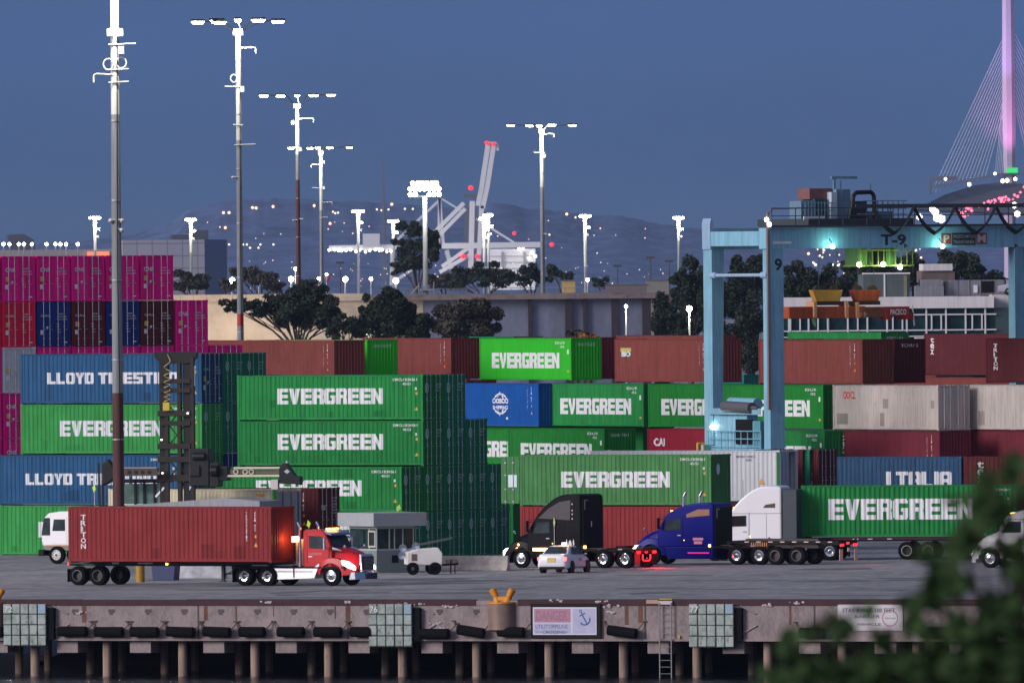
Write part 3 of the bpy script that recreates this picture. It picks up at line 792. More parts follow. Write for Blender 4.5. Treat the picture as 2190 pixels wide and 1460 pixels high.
# pile caps and piles: every one a thing
LM = [(-60, 'the picture edge'), (60, 'the first pale panel'), (420, 'the wall joint under the red trailer'), (840, 'the middle pale panel'), (1073, 'the orange bollard'), (1210, 'the danger sign'), (1425, 'the ladder'), (1527, 'panel 77'), (1860, 'the waterway sign')]
ORD = ['first', 'second', 'third', 'fourth', 'fifth', 'sixth']
def landmark(px, cnt, kind):
    nm = [b_ for a, b_ in LM if a <= px][-1] if px > -60 else LM[0][1]
    k = cnt.get((kind, nm), 0); cnt[(kind, nm)] = k+1
    return '%s to the right from %s' % (ORD[k], nm)
CNT = {}
PILE = paint('pile_concrete', (0.36, 0.26, 0.21), 0.5, 0.9, 0.9)
for px in (-10, 140, 296, 453, 608, 764, 920, 1082, 1242, 1404, 1565, 1728, 1890, 2050, 2190):
    x, z = qp(px, 1384)
    o = MB().box(x-0.57, x+0.57, 0.25, 1.6, zb-0.62, zb-0.02).build('pile_cap', QF, None, bevel=0.03)
    o.location = q2w(0, 0); o.rotation_euler = (0, 0, YQ)
    tag(o, 'square concrete pile cap, '+landmark(px, CNT, 'cap'), 'pile cap', 'pile caps under the quay beam')
rows = [(0.9, [75+157*i for i in range(14)], 0.23), (5.2, [38+157*i for i in range(14)], 0.21), (9.5, [105+157*i for i in range(14)], 0.2)]
pm = {}
for yy, pxs, r in rows:
    for px in pxs:
        x, _ = qp(px+rr.uniform(-3, 3), 1400, yy)
        mb = MB().cyl((0, 0, -6.5), (0, 0, zb+0.35), r, n=14)
        o = mb.build('quay_pile', PILE, None, smooth=True)
        o.location = q2w(x, yy); tag(o, {0.9: 'front row', 5.2: 'middle row', 9.5: 'back row'}[yy]+' concrete pile, '+landmark(px, CNT, yy), 'pile', 'piles under the quay')
# dark rubble slope far under the deck
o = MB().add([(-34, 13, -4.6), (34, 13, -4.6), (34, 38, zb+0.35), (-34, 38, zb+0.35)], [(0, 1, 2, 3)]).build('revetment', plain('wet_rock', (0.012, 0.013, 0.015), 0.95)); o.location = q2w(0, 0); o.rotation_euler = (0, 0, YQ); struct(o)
# cylindrical rubber fenders on ropes
ROPE = plain('rope', (0.10, 0.075, 0.06), 0.9)
def fender(pa, pb, py, tilt, lab):
    x0, z0 = qp(pa, py); x1, _ = qp(pb, py)
    t = thing('rubber_fender', lab, 'fender', q2w((x0+x1)/2, -0.32, z0), YQ, 'cylindrical rubber fenders along the quay')
    h = (x1-x0)/2
    ob = MB().cyl((-h, 0, tilt), (h, 0, -tilt), 0.255, n=16).build('fender_tube', RUBBER, t, bevel=0.04, smooth=True)
    mb = MB()
    for s in (-1, 1): mb.tube([(s*h*0.9, 0, -s*tilt+0.05), (s*(h+0.12), 0.12, 0.22), (s*(h+0.33), 0.27, 0.52)], 0.03, 5); mb.box(s*(h+0.33)-0.09, s*(h+0.33)+0.09, 0.24, 0.32, 0.48, 0.54)
    mb.build('hanging_rope', ROPE, t)
fl = [(130, 191, 1349, 0, 'right of the first pale fender panel'), (208, 268, 1350, 0, 'second to the right of the first pale panel'), (285, 343, 1350, 0, 'below the red truck, third from the first pale panel'), (362, 420, 1350, .02, 'fourth from the first pale panel'), (440, 497, 1350, .02, 'fifth from the first pale panel'),
      (517, 571, 1350, 0, 'sixth from the first pale panel'), (599, 655, 1350, 0, 'second to the left of the middle pale panel'), (677, 735, 1350, 0, 'just left of the rusty wall joint'), (755, 800, 1350, 0, 'tucked beside the middle pale panel on its left'), (905, 965, 1354, 0, 'in the shade right of the middle pale panel'), (984, 1040, 1349, .10, 'tilted, left of the orange bollard'), (1070, 1126, 1350, .02, 'under the orange bollard, left of the danger sign'),
      (1305, 1366, 1350, .09, 'tilted, between the danger sign and the ladder'), (-15, 12, 1349, 0, 'cut by the left picture edge'), (1715, 1768, 1352, 0, 'left of the white waterway sign'), (1975, 2035, 1351, 0, 'right of the white waterway sign behind leaves'), (2145, 2200, 1352, 0, 'at the right picture edge behind leaves')]
for a, b_, y, t_, s in fl: fender(a, b_, y, t_, 'black rubber fender on the quay, ' + s)
# fender panels: 5 x 4 blocks
def panelmat():
    m, n, l, b = newmat('fender_panel')
    v = objvec(n, l)
    a = noise(n, l, v, 1.7, 5); a2 = noise(n, l, v, 6, 6, (1, 1, 0.5))
    col = mix(n, l, rampv(n, l, a, 0.4, 0.65), (0.36, 0.42, 0.40), (0.22, 0.27, 0.23))
    col = mix(n, l, rampv(n, l, a2, 0.56, 0.70, 0, 0.8), col, (0.11, 0.12, 0.09))
    l.new(col, b.inputs['Base Color']); b.inputs['Roughness'].default_value = 0.8; return m
PM = panelmat(); DK = plain('panel_frame', (0.05, 0.06, 0.06))
def panel(pa, pb, py0, py1, lab, num=None):
    x0, z1 = qp(pa, py0); x1, z0 = qp(pb, py1)
    t = thing('fender_panel', lab, 'fender', q2w(x0, -0.45, z0), YQ, 'big fender panels of pale blocks')
    w, h = (x1-x0), (z1-z0)
    MB().box(0, w, 0.09, 0.16, 0, h).build('back_frame', DK, t)
    rr2 = random.Random(pa)
    for i in range(5):
        for j in range(4):
            bw, bh = w/5, h/4
            j1, j2 = rr2.uniform(0.0, 0.03), rr2.uniform(0, 0.03)
            MB().box(i*bw+0.012+j1, (i+1)*bw-0.016, rr2.uniform(-0.02, 0.01), 0.088, j*bh+0.012+j2, (j+1)*bh-0.014).build('pad_block', plain('pad_blue', (0.26, 0.38, 0.44)) if (i, j) == (4, 3) else PM, t, bevel=0.045)
    if num: flat(font(num, 0.1, h-0.42, 0.30, 0.42, 0.01), -0.03).build('painted_number', WHITE, t, fix=False)
    mb = MB(); mb.box(-0.02, w+0.35, 0.16, 0.44, h*0.15, h*0.9); mb.build('rubber_mount', RUBBER, t)
    mb = MB()
    for s in range(9): mb.cyl((w+0.25+s*0.09, 0.40, 0.62+s*0.05), (w+0.36+s*0.09, 0.41, 0.66+s*0.05), 0.035, n=5)
    for s in range(8): mb.cyl((w+0.2+s*0.1, 0.40, h-0.12-s*0.05), (w+0.32+s*0.1, 0.41, h-0.15-s*0.05), 0.035, n=5)
    mb.build('chain', STEEL, t)
panel(13, 106, 1290, 1380, 'pale block fender panel at the left end of the quay', '72')
panel(794, 888, 1290, 1382, 'pale block fender panel below the guard booth, one dark block in its top row', '76')
panel(1479, 1576, 1290, 1383, 'pale green block fender panel with the number 77, right of the ladder', '77')
# bollards
def bollard(px, lab, py=1290):
    x, _ = qp(px, py); x = x; t = thing('bollard', lab, 'bollard', q2w(x, 0.1, 0.0), YQ, 'orange bollards on the quay edge')
    OR = plain('orange_bollard', (0.68, 0.27, 0.02), 0.5, vary=0.35)
    MB().cyl((0, 0, -1.45), (0, 0, -0.16), 0.72, 0.72, n=28).build('pedestal', plain('bollard_pedestal', (0.26, 0.17, 0.14), vary=0.6), t, smooth=True)
    MB().cyl((0, 0, -0.16), (0, 0, -0.08), 0.75, n=28).build('base_plate', OR, t)
    mb = MB()
    for s_ in (-1, 1):
        mb.cyl((s_*0.24, 0, -0.10), (s_*0.34, 0, 0.18), 0.24, 0.15, n=14).cyl((s_*0.34, 0, 0.18), (s_*0.52, 0, 0.50), 0.15, 0.19, n=14).cyl((s_*0.52, 0, 0.50), (s_*0.55, 0, 0.56), 0.19, 0.13, n=14)
    mb.cyl((-0.34, 0, 0.05), (0.34, 0, 0.05), 0.16, n=12)
    mb.build('horned_casting', OR, t, bevel=0.02, smooth=True)
bollard(1073, 'orange two horned bollard on the quay edge left of the danger sign')
bollard(-18, 'orange bollard cut by the left picture edge')
# danger sign
def face_part(t, polys, y, name, mat): return flat(polys, y).build(name, mat, t, fix=False)
x0, z1 = qp(1137, 1290); x1, z0 = qp(1287, 1364)
t = thing('danger_sign', 'wide danger sign with a pink heading and an anchor, on a black board', 'sign', q2w(x0, -0.16, z0), YQ)
w, h = x1-x0, z1-z0
MB().box(0, w, 0, 0.14, 0, h).build('black_board', BLACKM, t)
a, b_, c, d = 0.13, 0.17, w-0.20, h-0.17
MB().box(a, c, -0.03, -0.002, b_, d).build('white_plate', plain('sign_white', (0.62, 0.60, 0.70), 0.5, vary=0.1), t)
PK = plain('sign_pink', (0.42, 0.20, 0.27)); LV = plain('sign_lavender', (0.44, 0.44, 0.62)); IN = plain('sign_ink', (0.16, 0.16, 0.30)); IB = plain('sign_blue', (0.05, 0.12, 0.32))
xm = a+(c-a)*0.61
face_part(t, rectp(a+0.07, d-0.75, xm-0.05, d-0.08), -0.034, 'pink_heading', PK)
face_part(t, rectp(a+0.07, b_+0.07, xm-0.05, d-0.79), -0.034, 'text_field', LV)
face_part(t, rectp(xm+0.05, b_+0.07, c-0.06, d-0.08), -0.034, 'emblem_field', LV)
face_part(t, font('DANGER', a+0.18, d-0.66, 0.48, xm-a-0.4, 0.01), -0.038, 'heading_text', plain('sign_red', (0.30, 0.15, 0.22)))
face_part(t, font('UTILITY/PIPELINE', a+0.14, d-1.06, 0.20, xm-a-0.35, 0.01) + font('CROSSING', a+0.50, d-1.32, 0.18, 1.2, 0.01) + font('DO NOT ANCHOR OR DREDGE', a+0.14, b_+0.10, 0.08, xm-a-0.35, 0.005), -0.038, 'body_text', IN)
cx, cz = (xm+c)/2, (b_+d)/2+0.15
anc = MB(); rot = R(28)
def rt(p): return (cx+p[0]*math.cos(rot)-p[1]*math.sin(rot), cz+p[0]*math.sin(rot)+p[1]*math.cos(rot))
pol = [[rt(p) for p in q] for q in ([(-.035,-.38),(.035,-.38),(.035,.30),(-.035,.30)], [(-.17,.16),(-.036,.16),(-.036,.22),(-.17,.22)], [(.036,.16),(.17,.16),(.17,.22),(.036,.22)])]
for i in range(10):
    a0, a1 = math.pi+math.pi*i/10, math.pi+math.pi*(i+1)/10
    pol.append([rt((0.30*math.cos(u)*k, -0.12+0.26*math.sin(u)*k)) for u, k in ((a0, 1), (a1, 1), (a1, .72), (a0, .72))])
for i in range(8):
    a0, a1 = 2*math.pi*i/8, 2*math.pi*(i+1)/8
    pol.append([rt((0.08*math.cos(u)*k, 0.38+0.08*math.sin(u)*k)) for u, k in ((a0, 1), (a1, 1), (a1, .5), (a0, .5))])
face_part(t, pol, -0.040, 'anchor_emblem', IB)
# waterway sign
x0, z1 = qp(1792, 1291); x1, z0 = qp(1932, 1348)
t = thing('waterway_sign', 'white notice board with dark capitals and a pink ring, behind the leaves', 'sign', q2w(x0, -0.06, z0), YQ)
w, h = x1-x0, z1-z0
MB().box(0, w, 0, 0.05, 0, h).build('board', plain('notice_white', (0.58, 0.55, 0.57), 0.5, vary=0.1), t, bevel=0.02)
face_part(t, font('STAY AWAY-100 FEET', 0.25, h-0.40, 0.20, w-0.65, 0.02) + font('BARRIER', 0.9, h-0.68, 0.14, 1.3, 0.012) + font('VEHICLE', 1.0, h-1.05, 0.13, 1.25, 0.012) + font('KEEP CLEAR', w-0.92, 0.58, 0.07, 0.55, 0.005), -0.006, 'notice_text', plain('dark_print2', (0.08, 0.07, 0.09)))
pol = []
for i in range(20):
    a0, a1 = 2*math.pi*i/20, 2*math.pi*(i+1)/20
    pol.append([(w-0.66+0.42*math.cos(u)*k, 0.62+0.42*math.sin(u)*k) for u, k in ((a0, 1), (a1, 1), (a1, .86), (a0, .86))])
face_part(t, pol, -0.005, 'pink_ring', PK)
# ladder
x0, z1 = qp(1413, 1283); x1, _ = qp(1438, 1283)
t = thing('quay_ladder', 'metal ladder running down the quay wall into the water', 'ladder', q2w(x0, -0.2, 0), YQ)
mb = MB(); wl_ = x1-x0
for x in (0, wl_): mb.box(x-0.025, x+0.025, -0.03, 0.03, -4.2, -0.1)
LDM = plain('ladder_grey', (0.22, 0.22, 0.24), 0.6)
mb.build('ladder_rail', LDM, t)
mb = MB()
for k in range(12): mb.cyl((0, 0, -0.3-k*0.33), (wl_, 0, -0.3-k*0.33), 0.016, n=6)
mb.build('rung', LDM, t)
MB().box(-0.05, wl_+0.05, 0.0, 0.12, -0.20, -0.02).build('white_marking', plain('bird_lime', (0.5, 0.5, 0.5)), t)
MB().box(-0.02, wl_+0.02, 0.05, 0.3, 0.045, 0.07).build('yellow_grab_edge', YEL, t)
o = MB().lathe([(0.0, -0.05), (0.06, -0.05), (0.06, 0.02), (0.0, 0.02)], 10).build('yellow_float', YEL); x, z = qp(1453, 1361); o.location = q2w(x, -0.08, z); o.scale = (1, 1, 1.6)
tag(o, 'small yellow marker fixed low on the wall between ladder and panel 77', 'marker')

# ------------------------------------------------------------------ guard booth
gx = G(806, 1225)
t = thing('guard_booth', 'grey guard booth with a flat two tone roof and big windows', 'booth', gx, -R(29))
# local: corner between narrow left face and wide right face is the origin; +x' goes right/away
bt = thing
s_ = 40.0
def place_corner(px, py, yaw): pass
# booth axes: right face runs right and away, left face runs left and away
BY = R(31)
t.rotation_euler = (0, 0, BY)
GB = plain('booth_grey', (0.20, 0.23, 0.23), 0.6); GBL = plain('booth_light', (0.42, 0.44, 0.44), 0.6)
WL, WD, HB = 2.35, 2.9, 3.25     # length of right face, depth of left face, height
mb = MB(); mb.box(0, WL, 0, WD, 0, 1.25); mb.build('lower_wall', GB, t)
mb = MB()
for x in (0.0, 0.78, 1.10, 1.62, WL-0.06): mb.box(x, x+0.06, -0.005, 0.06, 1.25, 2.5)
for y in (0.0, 0.75, WD-0.07): mb.box(-0.005, 0.06, y, y+0.07, 1.25, 2.5)
mb.box(0, WL, -0.008, 0.05, 1.22, 1.30); mb.box(-0.008, 0.05, 0, WD, 1.22, 1.30); mb.box(0, WL, 0.0, WD, 2.38, 2.52)
mb.build('window_frame', GBL, t)
MB().box(0.05, WL-0.05, 0.035, 0.05, 1.3, 2.4).box(0.03, 0.05, 0.05, WD-0.05, 1.3, 2.4).box(0.06, WL-0.06, WD-0.1, WD-0.06, 1.25, 2.4).build('glass_pane', glass('booth_glass', (0.015, 0.035, 0.03)), t)
MB().box(-0.012, 0.02, 0.12, 0.9, 1.38, 2.3).build('side_window', plain('booth_white', (0.5, 0.48, 0.42)), t)
MB().box(-0.02, -0.013, 0.22, 0.8, 1.48, 2.2).build('side_window_glass', GLASS, t)
MB().box(-0.45, WL+0.55, -0.45, WD+0.5, 2.52, 3.25).build('roof', plain('booth_roof', (0.36, 0.38, 0.39), 0.5), t, bevel=0.02)
MB().box(0.95, 1.35, -0.02, 0.0, 0.55, 0.95).build('vent_panel', BLACKM, t)
MB().box(-0.03, 0.0, 1.35, WD-0.1, 1.5, 2.3).build('dark_opening', GLASS, t)
# small yellow sticker sign beside it
t = thing('lime_flag', 'small lime warning flag standing on the booth roof', 'flag', gx+Vector((1.2, 0.6, 3.25)), 0)
MB().cyl((0, 0, 0), (0, 0, 0.3), 0.015, n=5).build('flag_rod', STEEL, t); MB().prism([(-0.1, 0.05), (0.12, 0.2), (0.06, 0.45), (-0.12, 0.3)], -0.01, 0.01).build('flag_cloth', LIME, t)

# ------------------------------------------------------------------ light tower trailer
p = G(905, 1228)
t = thing('light_tower_trailer', 'small white light tower trailer with folded mast and round lamps', 'trailer', p, R(8))
WP = plain('trailer_white', (0.85, 0.82, 0.76), 0.45)
MB().prism([(-0.95, 0.55), (0.95, 0.5), (0.98, 1.15), (0.75, 1.45), (-0.35, 1.38), (-0.95, 1.20)], -0.6, 0.6).build('hood_body', WP, t, bevel=0.04)
MB().box(-0.70, -0.40, -0.612, -0.60, 0.75, 1.12).build('vent_grille', plain('vent_brown', (0.16, 0.12, 0.09)), t)
for x, y in ((0.55, -0.75), (0.55, 0.75), (-0.65, -0.7)):
    w_ = MB().lathe([(0.1, -0.09), (0.30, -0.10), (0.34, -0.04), (0.34, 0.04), (0.30, 0.10), (0.1, 0.09)], 18).build('wheel', RUBBER, t, smooth=True); w_.location = (x, y, 0.34)
MB().bar((-0.5, 0, 1.55), (1.6, 0, 1.95), 0.12).bar((0.4, 0.2, 1.45), (0.4, 0.2, 1.8), 0.06).build('folded_mast', plain('mast_dark', (0.10, 0.11, 0.11)), t)
MB().bar((0.9, 0, 0.5), (1.9, 0, 0.55), 0.10).bar((1.5, 0, 0.05), (1.5, 0, 0.8), 0.06).bar((1.75, 0.2, 0.02), (1.75, 0.2, 0.6), 0.05).build('tow_bar', BLACKM, t)
MB().bar((-1.3, 0, 1.1), (-0.3, 0, 1.55), 0.07).build('lamp_bar', STEEL, t)
for x, z in ((-1.15, 1.45), (-1.2, 1.05), (-0.45, 1.55), (-0.75, 1.1)):
    l_ = MB().lathe([(0.0, 0.12), (0.14, 0.08), (0.21, -0.03), (0.21, -0.08), (0.0, -0.06)], 16).build('lamp_head', CHROME, t, smooth=True); l_.location = (x, -0.35, z)
# ------------------------------------------------------------------ concrete barriers, drum, boxes
def barrier(pa, pb, py, h, lab, name='concrete_barrier', mat=None, txt=None):
    a = G(pa, py); b_ = G(pb, py); L = (b_-a).length; yaw = math.atan2(b_.y-a.y, b_.x-a.x)
    t = thing(name, lab, 'barrier', a, yaw, 'concrete barriers on the yard')
    mb = MB(); prof = [(-0.30, 0), (0.30, 0), (0.30, 0.08), (0.17, 0.3), (0.09, h), (-0.09, h), (-0.17, 0.3), (-0.30, 0.08)]
    mb.loft([[(x, y, z) for y, z in prof] for x in (0, L)]).build('barrier_block', mat or concrete('barrier_concrete', (0.46, 0.42, 0.38), 0.3, 1.2, (1, 1, 1)), t, bevel=0.02)
    if txt: flat(font(txt, 0.35, 0.42, 0.2, 0.75, 0.01), -0.20).build('stencil_text', plain('stencil', (0.12, 0.10, 0.07)), t, fix=False)
barrier(944, 1088, 1220, 0.82, 'pale concrete barrier with a few stencilled letters, right of the light tower trailer', txt='ETS')
barrier(378, 482, 1236, 0.85, 'white scuffed concrete barrier seen below the red truck', mat=plain('scuffed_white', (0.50, 0.50, 0.53), 0.8, vary=0.9))
o = MB().lathe([(0, 0)], 3)
t = thing('yellow_drum', 'yellow drum seen under the red container, behind the trailer wheels', 'drum', G(300, 1244), 0)
MB().cyl((0, 0, 0), (0, 0, 0.86), 0.24, n=18).cyl((0, 0, 0.28), (0, 0, 0.31), 0.255, n=18).cyl((0, 0, 0.56), (0, 0, 0.59), 0.255, n=18).build('drum_body', plain('drum_yellow', (0.45, 0.24, 0.03)), t)
t = thing('blue_bin', 'dark blue bin under the red container', 'bin', G(355, 1240), R(-20))
MB().prism([(-0.6, 0), (0.6, 0), (0.68, 0.82), (-0.68, 0.82)], -0.4, 0.4).box(-0.72, 0.72, -0.44, 0.44, 0.82, 0.88).build('bin_body', plain('bin_navy', (0.03, 0.04, 0.13)), t, bevel=0.02)
t = thing('grey_cabinet', 'grey cabinet between the yellow drum and the blue bin', 'cabinet', G(322, 1240), R(-20))
MB().box(-0.35, 0.35, -0.3, 0.3, 0.05, 0.85).box(-0.38, 0.38, -0.33, 0.33, 0.85, 0.9).build('cabinet_body', plain('cab_grey', (0.10, 0.12, 0.14)), t)
MB().box(-0.3, 0.3, -0.32, -0.302, 0.1, 0.8).build('door', plain('cab_grey2', (0.13, 0.15, 0.17)), t)
# ------------------------------------------------------------------ road vehicles
def wheel(t, x, y, r=0.50, w=0.28, side=-1, rim='chrome', name='wheel'):
    """y centre of tyre, side -1 faces the local -y direction"""
    key = ('wh', r, w); 
    h = w/2
    ty = MB().lathe([(r*0.56, -h*0.92), (r*0.80, -h), (r*0.96, -h*0.86), (r, -h*0.6), (r, h*0.6), (r*0.96, h*0.86), (r*0.80, h), (r*0.56, h*0.92)], 28).build(name, RUBBER, t, smooth=True)
    ty.location = (x, y, r)
    rm = {'chrome': CHROME, 'dark': plain('rim_grey', (0.16, 0.16, 0.17), 0.5, 0.4), 'yellow': plain('rim_cream', (0.42, 0.42, 0.30), 0.5), 'white': plain('rim_white', (0.62, 0.62, 0.6), 0.4)}[rim]
    d = side*h
    mb = MB()
    if rim in ('dark', 'yellow'):      # deep dished dual
        mb.lathe([(r*0.60, d*0.95), (r*0.55, d*0.98), (r*0.52, d*0.80), (r*0.50, 0.0)], 24)
        ri = mb.build('rim', rm, ty, smooth=True)
        MB().lathe([(0.0, d*0.15), (r*0.5, d*0.12)], 20).build('hub', plain('hub_dark', (0.03, 0.03, 0.03)), ri)
    else:
        mb.lathe([(r*0.58, d*0.95), (r*0.53, d*1.0), (r*0.50, d*0.75), (r*0.36, d*0.70), (r*0.22, d*0.95), (0.0, d*1.05)], 24)
        ri = mb.build('rim', rm, ty, smooth=True)
        hb = MB()
        for i in range(10):
            a = 2*math.pi*i/10; hb.cyl((r*0.41*math.cos(a), d*0.6, r*0.41*math.sin(a)), (r*0.41*math.cos(a), d*0.80, r*0.41*math.sin(a)), r*0.055, n=6)
        hb.cyl((0, d*0.9, 0), (0, d*1.15, 0), r*0.13, n=10)
        hb.build('hub', plain('hub_dark', (0.03, 0.03, 0.03)), ri)
    return ty
def duals(t, x, cs, r=0.50, rim='chrome'):
    """wheels of one driven or trailer axle; cs = camera side (-1: local -y)"""
    wheel(t, x, cs*1.06, r, 0.56, cs, rim); wheel(t, x, -cs*1.06, r, 0.56, -cs, rim)
def lightbox(t, name, c, d, mat): return MB().cb(c, d).build(name, mat, t)
def chassis_frame(t, x0, x1, z, mat, cs):
    mb = MB()
    for y in (-0.45, 0.45): mb.box(x0, x1, y-0.06, y+0.06, z-0.22, z)
    n = int((x1-x0)/1.4)
    for i in range(n+1): x = x0+(x1-x0)*i/n; mb.box(x-0.05, x+0.05, -1.15, 1.15, z-0.12, z-0.02)
    mb.box(x0, x0+0.14, -1.2, 1.2, z-0.2, z+0.02); mb.box(x1-0.14, x1, -1.2, 1.2, z-0.2, z+0.02)
    for y in (-1.19, 1.13): mb.box(x0, x1, y, y+0.06, z-0.11, z-0.03)
    return mb.build('chassis_rail', mat, t)
def mudflap(t, x, y, mat=None, w=0.6): MB().box(x-0.01, x+0.01, y-w/2, y+w/2, 0.18, 0.85).build('mud_flap', mat or BLACKM, t)

def day_cab(t, body, cs=-1, steps=True):
    """conventional tractor, front axle at x=0, nose towards +x"""
    R_ = 0.51
    chassis_frame(t, -5.9, 0.9, 1.02, BLACKM, cs)
    # hood narrows and drops to the nose
    MB().loft([ring(-0.05, 0.95, 2.02, 0.98, 0.16, 0.86), ring(0.45, 0.92, 1.93, 0.93, 0.18, 0.80), ring(1.0, 0.85, 1.74, 0.84, 0.18, 0.72), ring(1.36, 0.80, 1.58, 0.72, 0.16, 0.70), ring(1.45, 0.85, 1.50, 0.66, 0.14, 0.7)]).build('hood', body, t, smooth=True)
    # fenders with wheel arch
    for s in (-1, 1):
        pts = []
        for i in range(11):
            a = math.pi*(1-i/10.0); pts.append((0.0+0.66*math.cos(a), 0.55+0.64*math.sin(a)))
        outer = [(-0.95, 1.10), (-0.62, 1.32), (-0.1, 1.46), (0.5, 1.40), (1.0, 1.18), (1.32, 0.95), (1.38, 0.62), (0.74, 0.58)]
        poly = pts + outer[::-1][0:0]
        ring_o = [(-0.82, 0.70), (-0.72, 1.10), (-0.5, 1.30), (-0.2, 1.42), (0.1, 1.45), (0.4, 1.40), (0.7, 1.30), (0.95, 1.15), (1.15, 1.00), (1.32, 0.82), (1.36, 0.60)]
        y0, y1 = (s*0.62, s*1.20)
        vs = []; 
        for (a, b_), (c, d) in zip(pts, ring_o): vs += [(a, s*1.20, b_), (c, s*1.14, d), (c, s*0.6, d+0.05)]
        fs = []
        for i in range(10):
            k = i*3; fs += [(k, k+1, k+4, k+3), (k+1, k+2, k+5, k+4)]
        MB().add(vs, fs).build('fender', body, t, smooth=True)
        hl = MB().loft([ring(0.62, 1.10, 1.34, 0.10, 0.04), ring(1.0, 0.95, 1.25, 0.14, 0.05), ring(1.36, 0.82, 1.02, 0.10, 0.04)]).build('headlight', LAMPWS, t, smooth=True); hl.location = (0, s*1.06, 0)
    MB().prism([(1.40, 0.75), (1.56, 0.75), (1.50, 1.62), (1.36, 1.66)], -0.62, 0.62).build('grille_surround', CHROME, t, bevel=0.03)
    mb = MB()
    mb.box(1.50, 1.60, -0.54, -0.02, 0.82, 1.52); mb.box(1.50, 1.60, 0.02, 0.54, 0.82, 1.52)
    mb.build('grille', BLACKM, t)
    MB().loft([[(1.1, y, 0.32), (1.2, y, 0.72), (1.72 - 0.28*abs(y/1.22)**3, y, 0.70), (1.78 - 0.3*abs(y/1.22)**3, y, 0.34)] for y in (-1.22, -1.05, -0.6, 0, 0.6, 1.05, 1.22)]).build('bumper', CHROME, t, bevel=0.02)
    MB().box(1.60, 1.80, -0.55, 0.55, 0.36, 0.66).build('bumper_insert', plain('navy_trim', (0.02, 0.02, 0.05)), t)
    # cab
    cab = MB().prism([(-1.72, 0.95), (0.02, 0.95), (0.05, 1.98), (-0.42, 2.78), (-0.62, 2.90), (-1.60, 2.92), (-1.72, 2.84)], -1.08, 1.08).build('cab', body, t, bevel=0.07)
    # windshield: raked glass
    MB().add([(0.07, -0.98, 2.02), (0.07, 0.98, 2.02), (-0.36, 0.90, 2.74), (-0.36, -0.90, 2.74)], [(0, 1, 2, 3)]).build('windshield', GLASS, t)
    MB().prism([(-0.62, 2.76), (-0.05, 2.62), (-0.1, 2.74), (-0.62, 2.88)], -1.02, 1.02).build('sun_visor', plain('visor_blue', (0.14, 0.20, 0.42), 0.4), t)
    for s in (-1, 1):
        dr = MB().prism([(-1.42, 1.22), (-0.18, 1.22), (-0.16, 1.9), (-0.52, 2.66), (-1.42, 2.68)], s*1.085, s*1.10).build('door', body, t)
        MB().prism([(-1.34, 1.95), (-0.28, 1.92), (-0.58, 2.58), (-1.34, 2.60)], s*1.102, s*1.112).build('door_window', GLASS, dr)
        MB().box(-1.36, -1.12, s*1.12-0.015, s*1.12+0.015, 1.50, 1.55).build('door_handle', CHROME, dr)
        mi = MB().cyl((-0.28, s*1.12, 1.95), (-0.22, s*1.42, 2.0), 0.02, n=6).cyl((-0.28, s*1.12, 2.5), (-0.22, s*1.42, 2.5), 0.02, n=6).build('mirror_arm', CHROME, t)
        MB().loft([[(x, s*1.42+yy, z) for yy, z in ((-0.11, 1.85), (0.11, 1.85), (0.11, 2.52), (-0.11, 2.52))] for x in (-0.30, -0.18)]).build('mirror', CHROME, mi, bevel=0.05)
        sm = MB().cyl((0.55, s*0.75, 1.85), (0.75, s*1.02, 2.02), 0.015, n=5).ball((0.75, s*1.04, 2.04), 0.10).build('hood_mirror', CHROME, t, smooth=True)
        sn = MB().loft([ring(-0.04, 1.88, 2.10, 0.13, 0.05), ring(0.30, 1.86, 2.0, 0.10, 0.04), ring(0.5, 1.84, 1.9, 0.05, 0.02)]).build('air_intake', CHROME, t, smooth=True); sn.location = (0, s*0.93, -0.05)
        MB().cyl((-1.95, s*0.98, 1.0), (-1.95, s*0.98, 3.05), 0.085, n=14).cyl((-1.95, s*0.98, 3.05), (-2.08, s*0.98, 3.28), 0.08, n=14).build('exhaust_stack', CHROME, t, smooth=True)
    for i in range(5): MB().cb((-0.55, -0.5+i*0.25, 2.95), (0.14, 0.12, 0.07)).build('marker_light', AMBER, t)
    mb = MB()
    for i in range(9): mb.box(1.60, 1.612, -0.5, 0.5, 0.86+i*0.072, 0.875+i*0.072)
    mb.build('grille_slat', CHROME, t)
    MB().box(-1.45, -1.43, -1.09, 1.09, 1.15, 2.72).box(-0.16, -0.14, -1.09, 1.09, 1.15, 1.95).build('panel_gap', BLACKM, t)
    mb = MB()
    for k, y in enumerate((-0.3, 0.0, 0.3)): mb.tube([(-2.1, y, 2.0), (-2.5, y, 1.5-0.1*k), (-3.0, y*0.5, 1.35), (-3.5, y*0.3, 1.7)], 0.025, 5)
    mb.build('air_hose', BLACKM, t)
    # steps and tank, bright
    for s in (-1, 1):
        st = MB().prism([(-3.45, 0.95), (-1.05, 0.95), (-0.75, 1.18), (-0.68, 1.10), (-0.98, 0.42), (-1.0, 0.38), (-3.55, 0.30), (-3.50, 0.42), (-3.40, 0.62)], s*0.70, s*1.16).build('tank_fairing', plain('polished_step', (0.74, 0.70, 0.74), 0.25, 0.7, vary=0.1), t, bevel=0.03)
        MB().box(-3.45, -1.1, s*1.165-0.01, s*1.165+0.01, 0.72, 0.76).box(-2.25, -2.18, s*1.17-0.01, s*1.17+0.01, 0.42, 0.92).build('step_groove', BLACKM, st)
    MB().box(-2.35, -1.85, -0.7, 0.7, 1.05, 2.4).build('rear_cabinet', STEEL, t)
    MB().box(-4.9, -2.5, -0.85, 0.85, 1.03, 1.08).build('deck_plate', STEEL, t)
    MB().cyl((-4.4, 0, 1.10), (-4.4, 0, 1.20), 0.5, n=20).build('fifth_wheel', BLACKM, t)
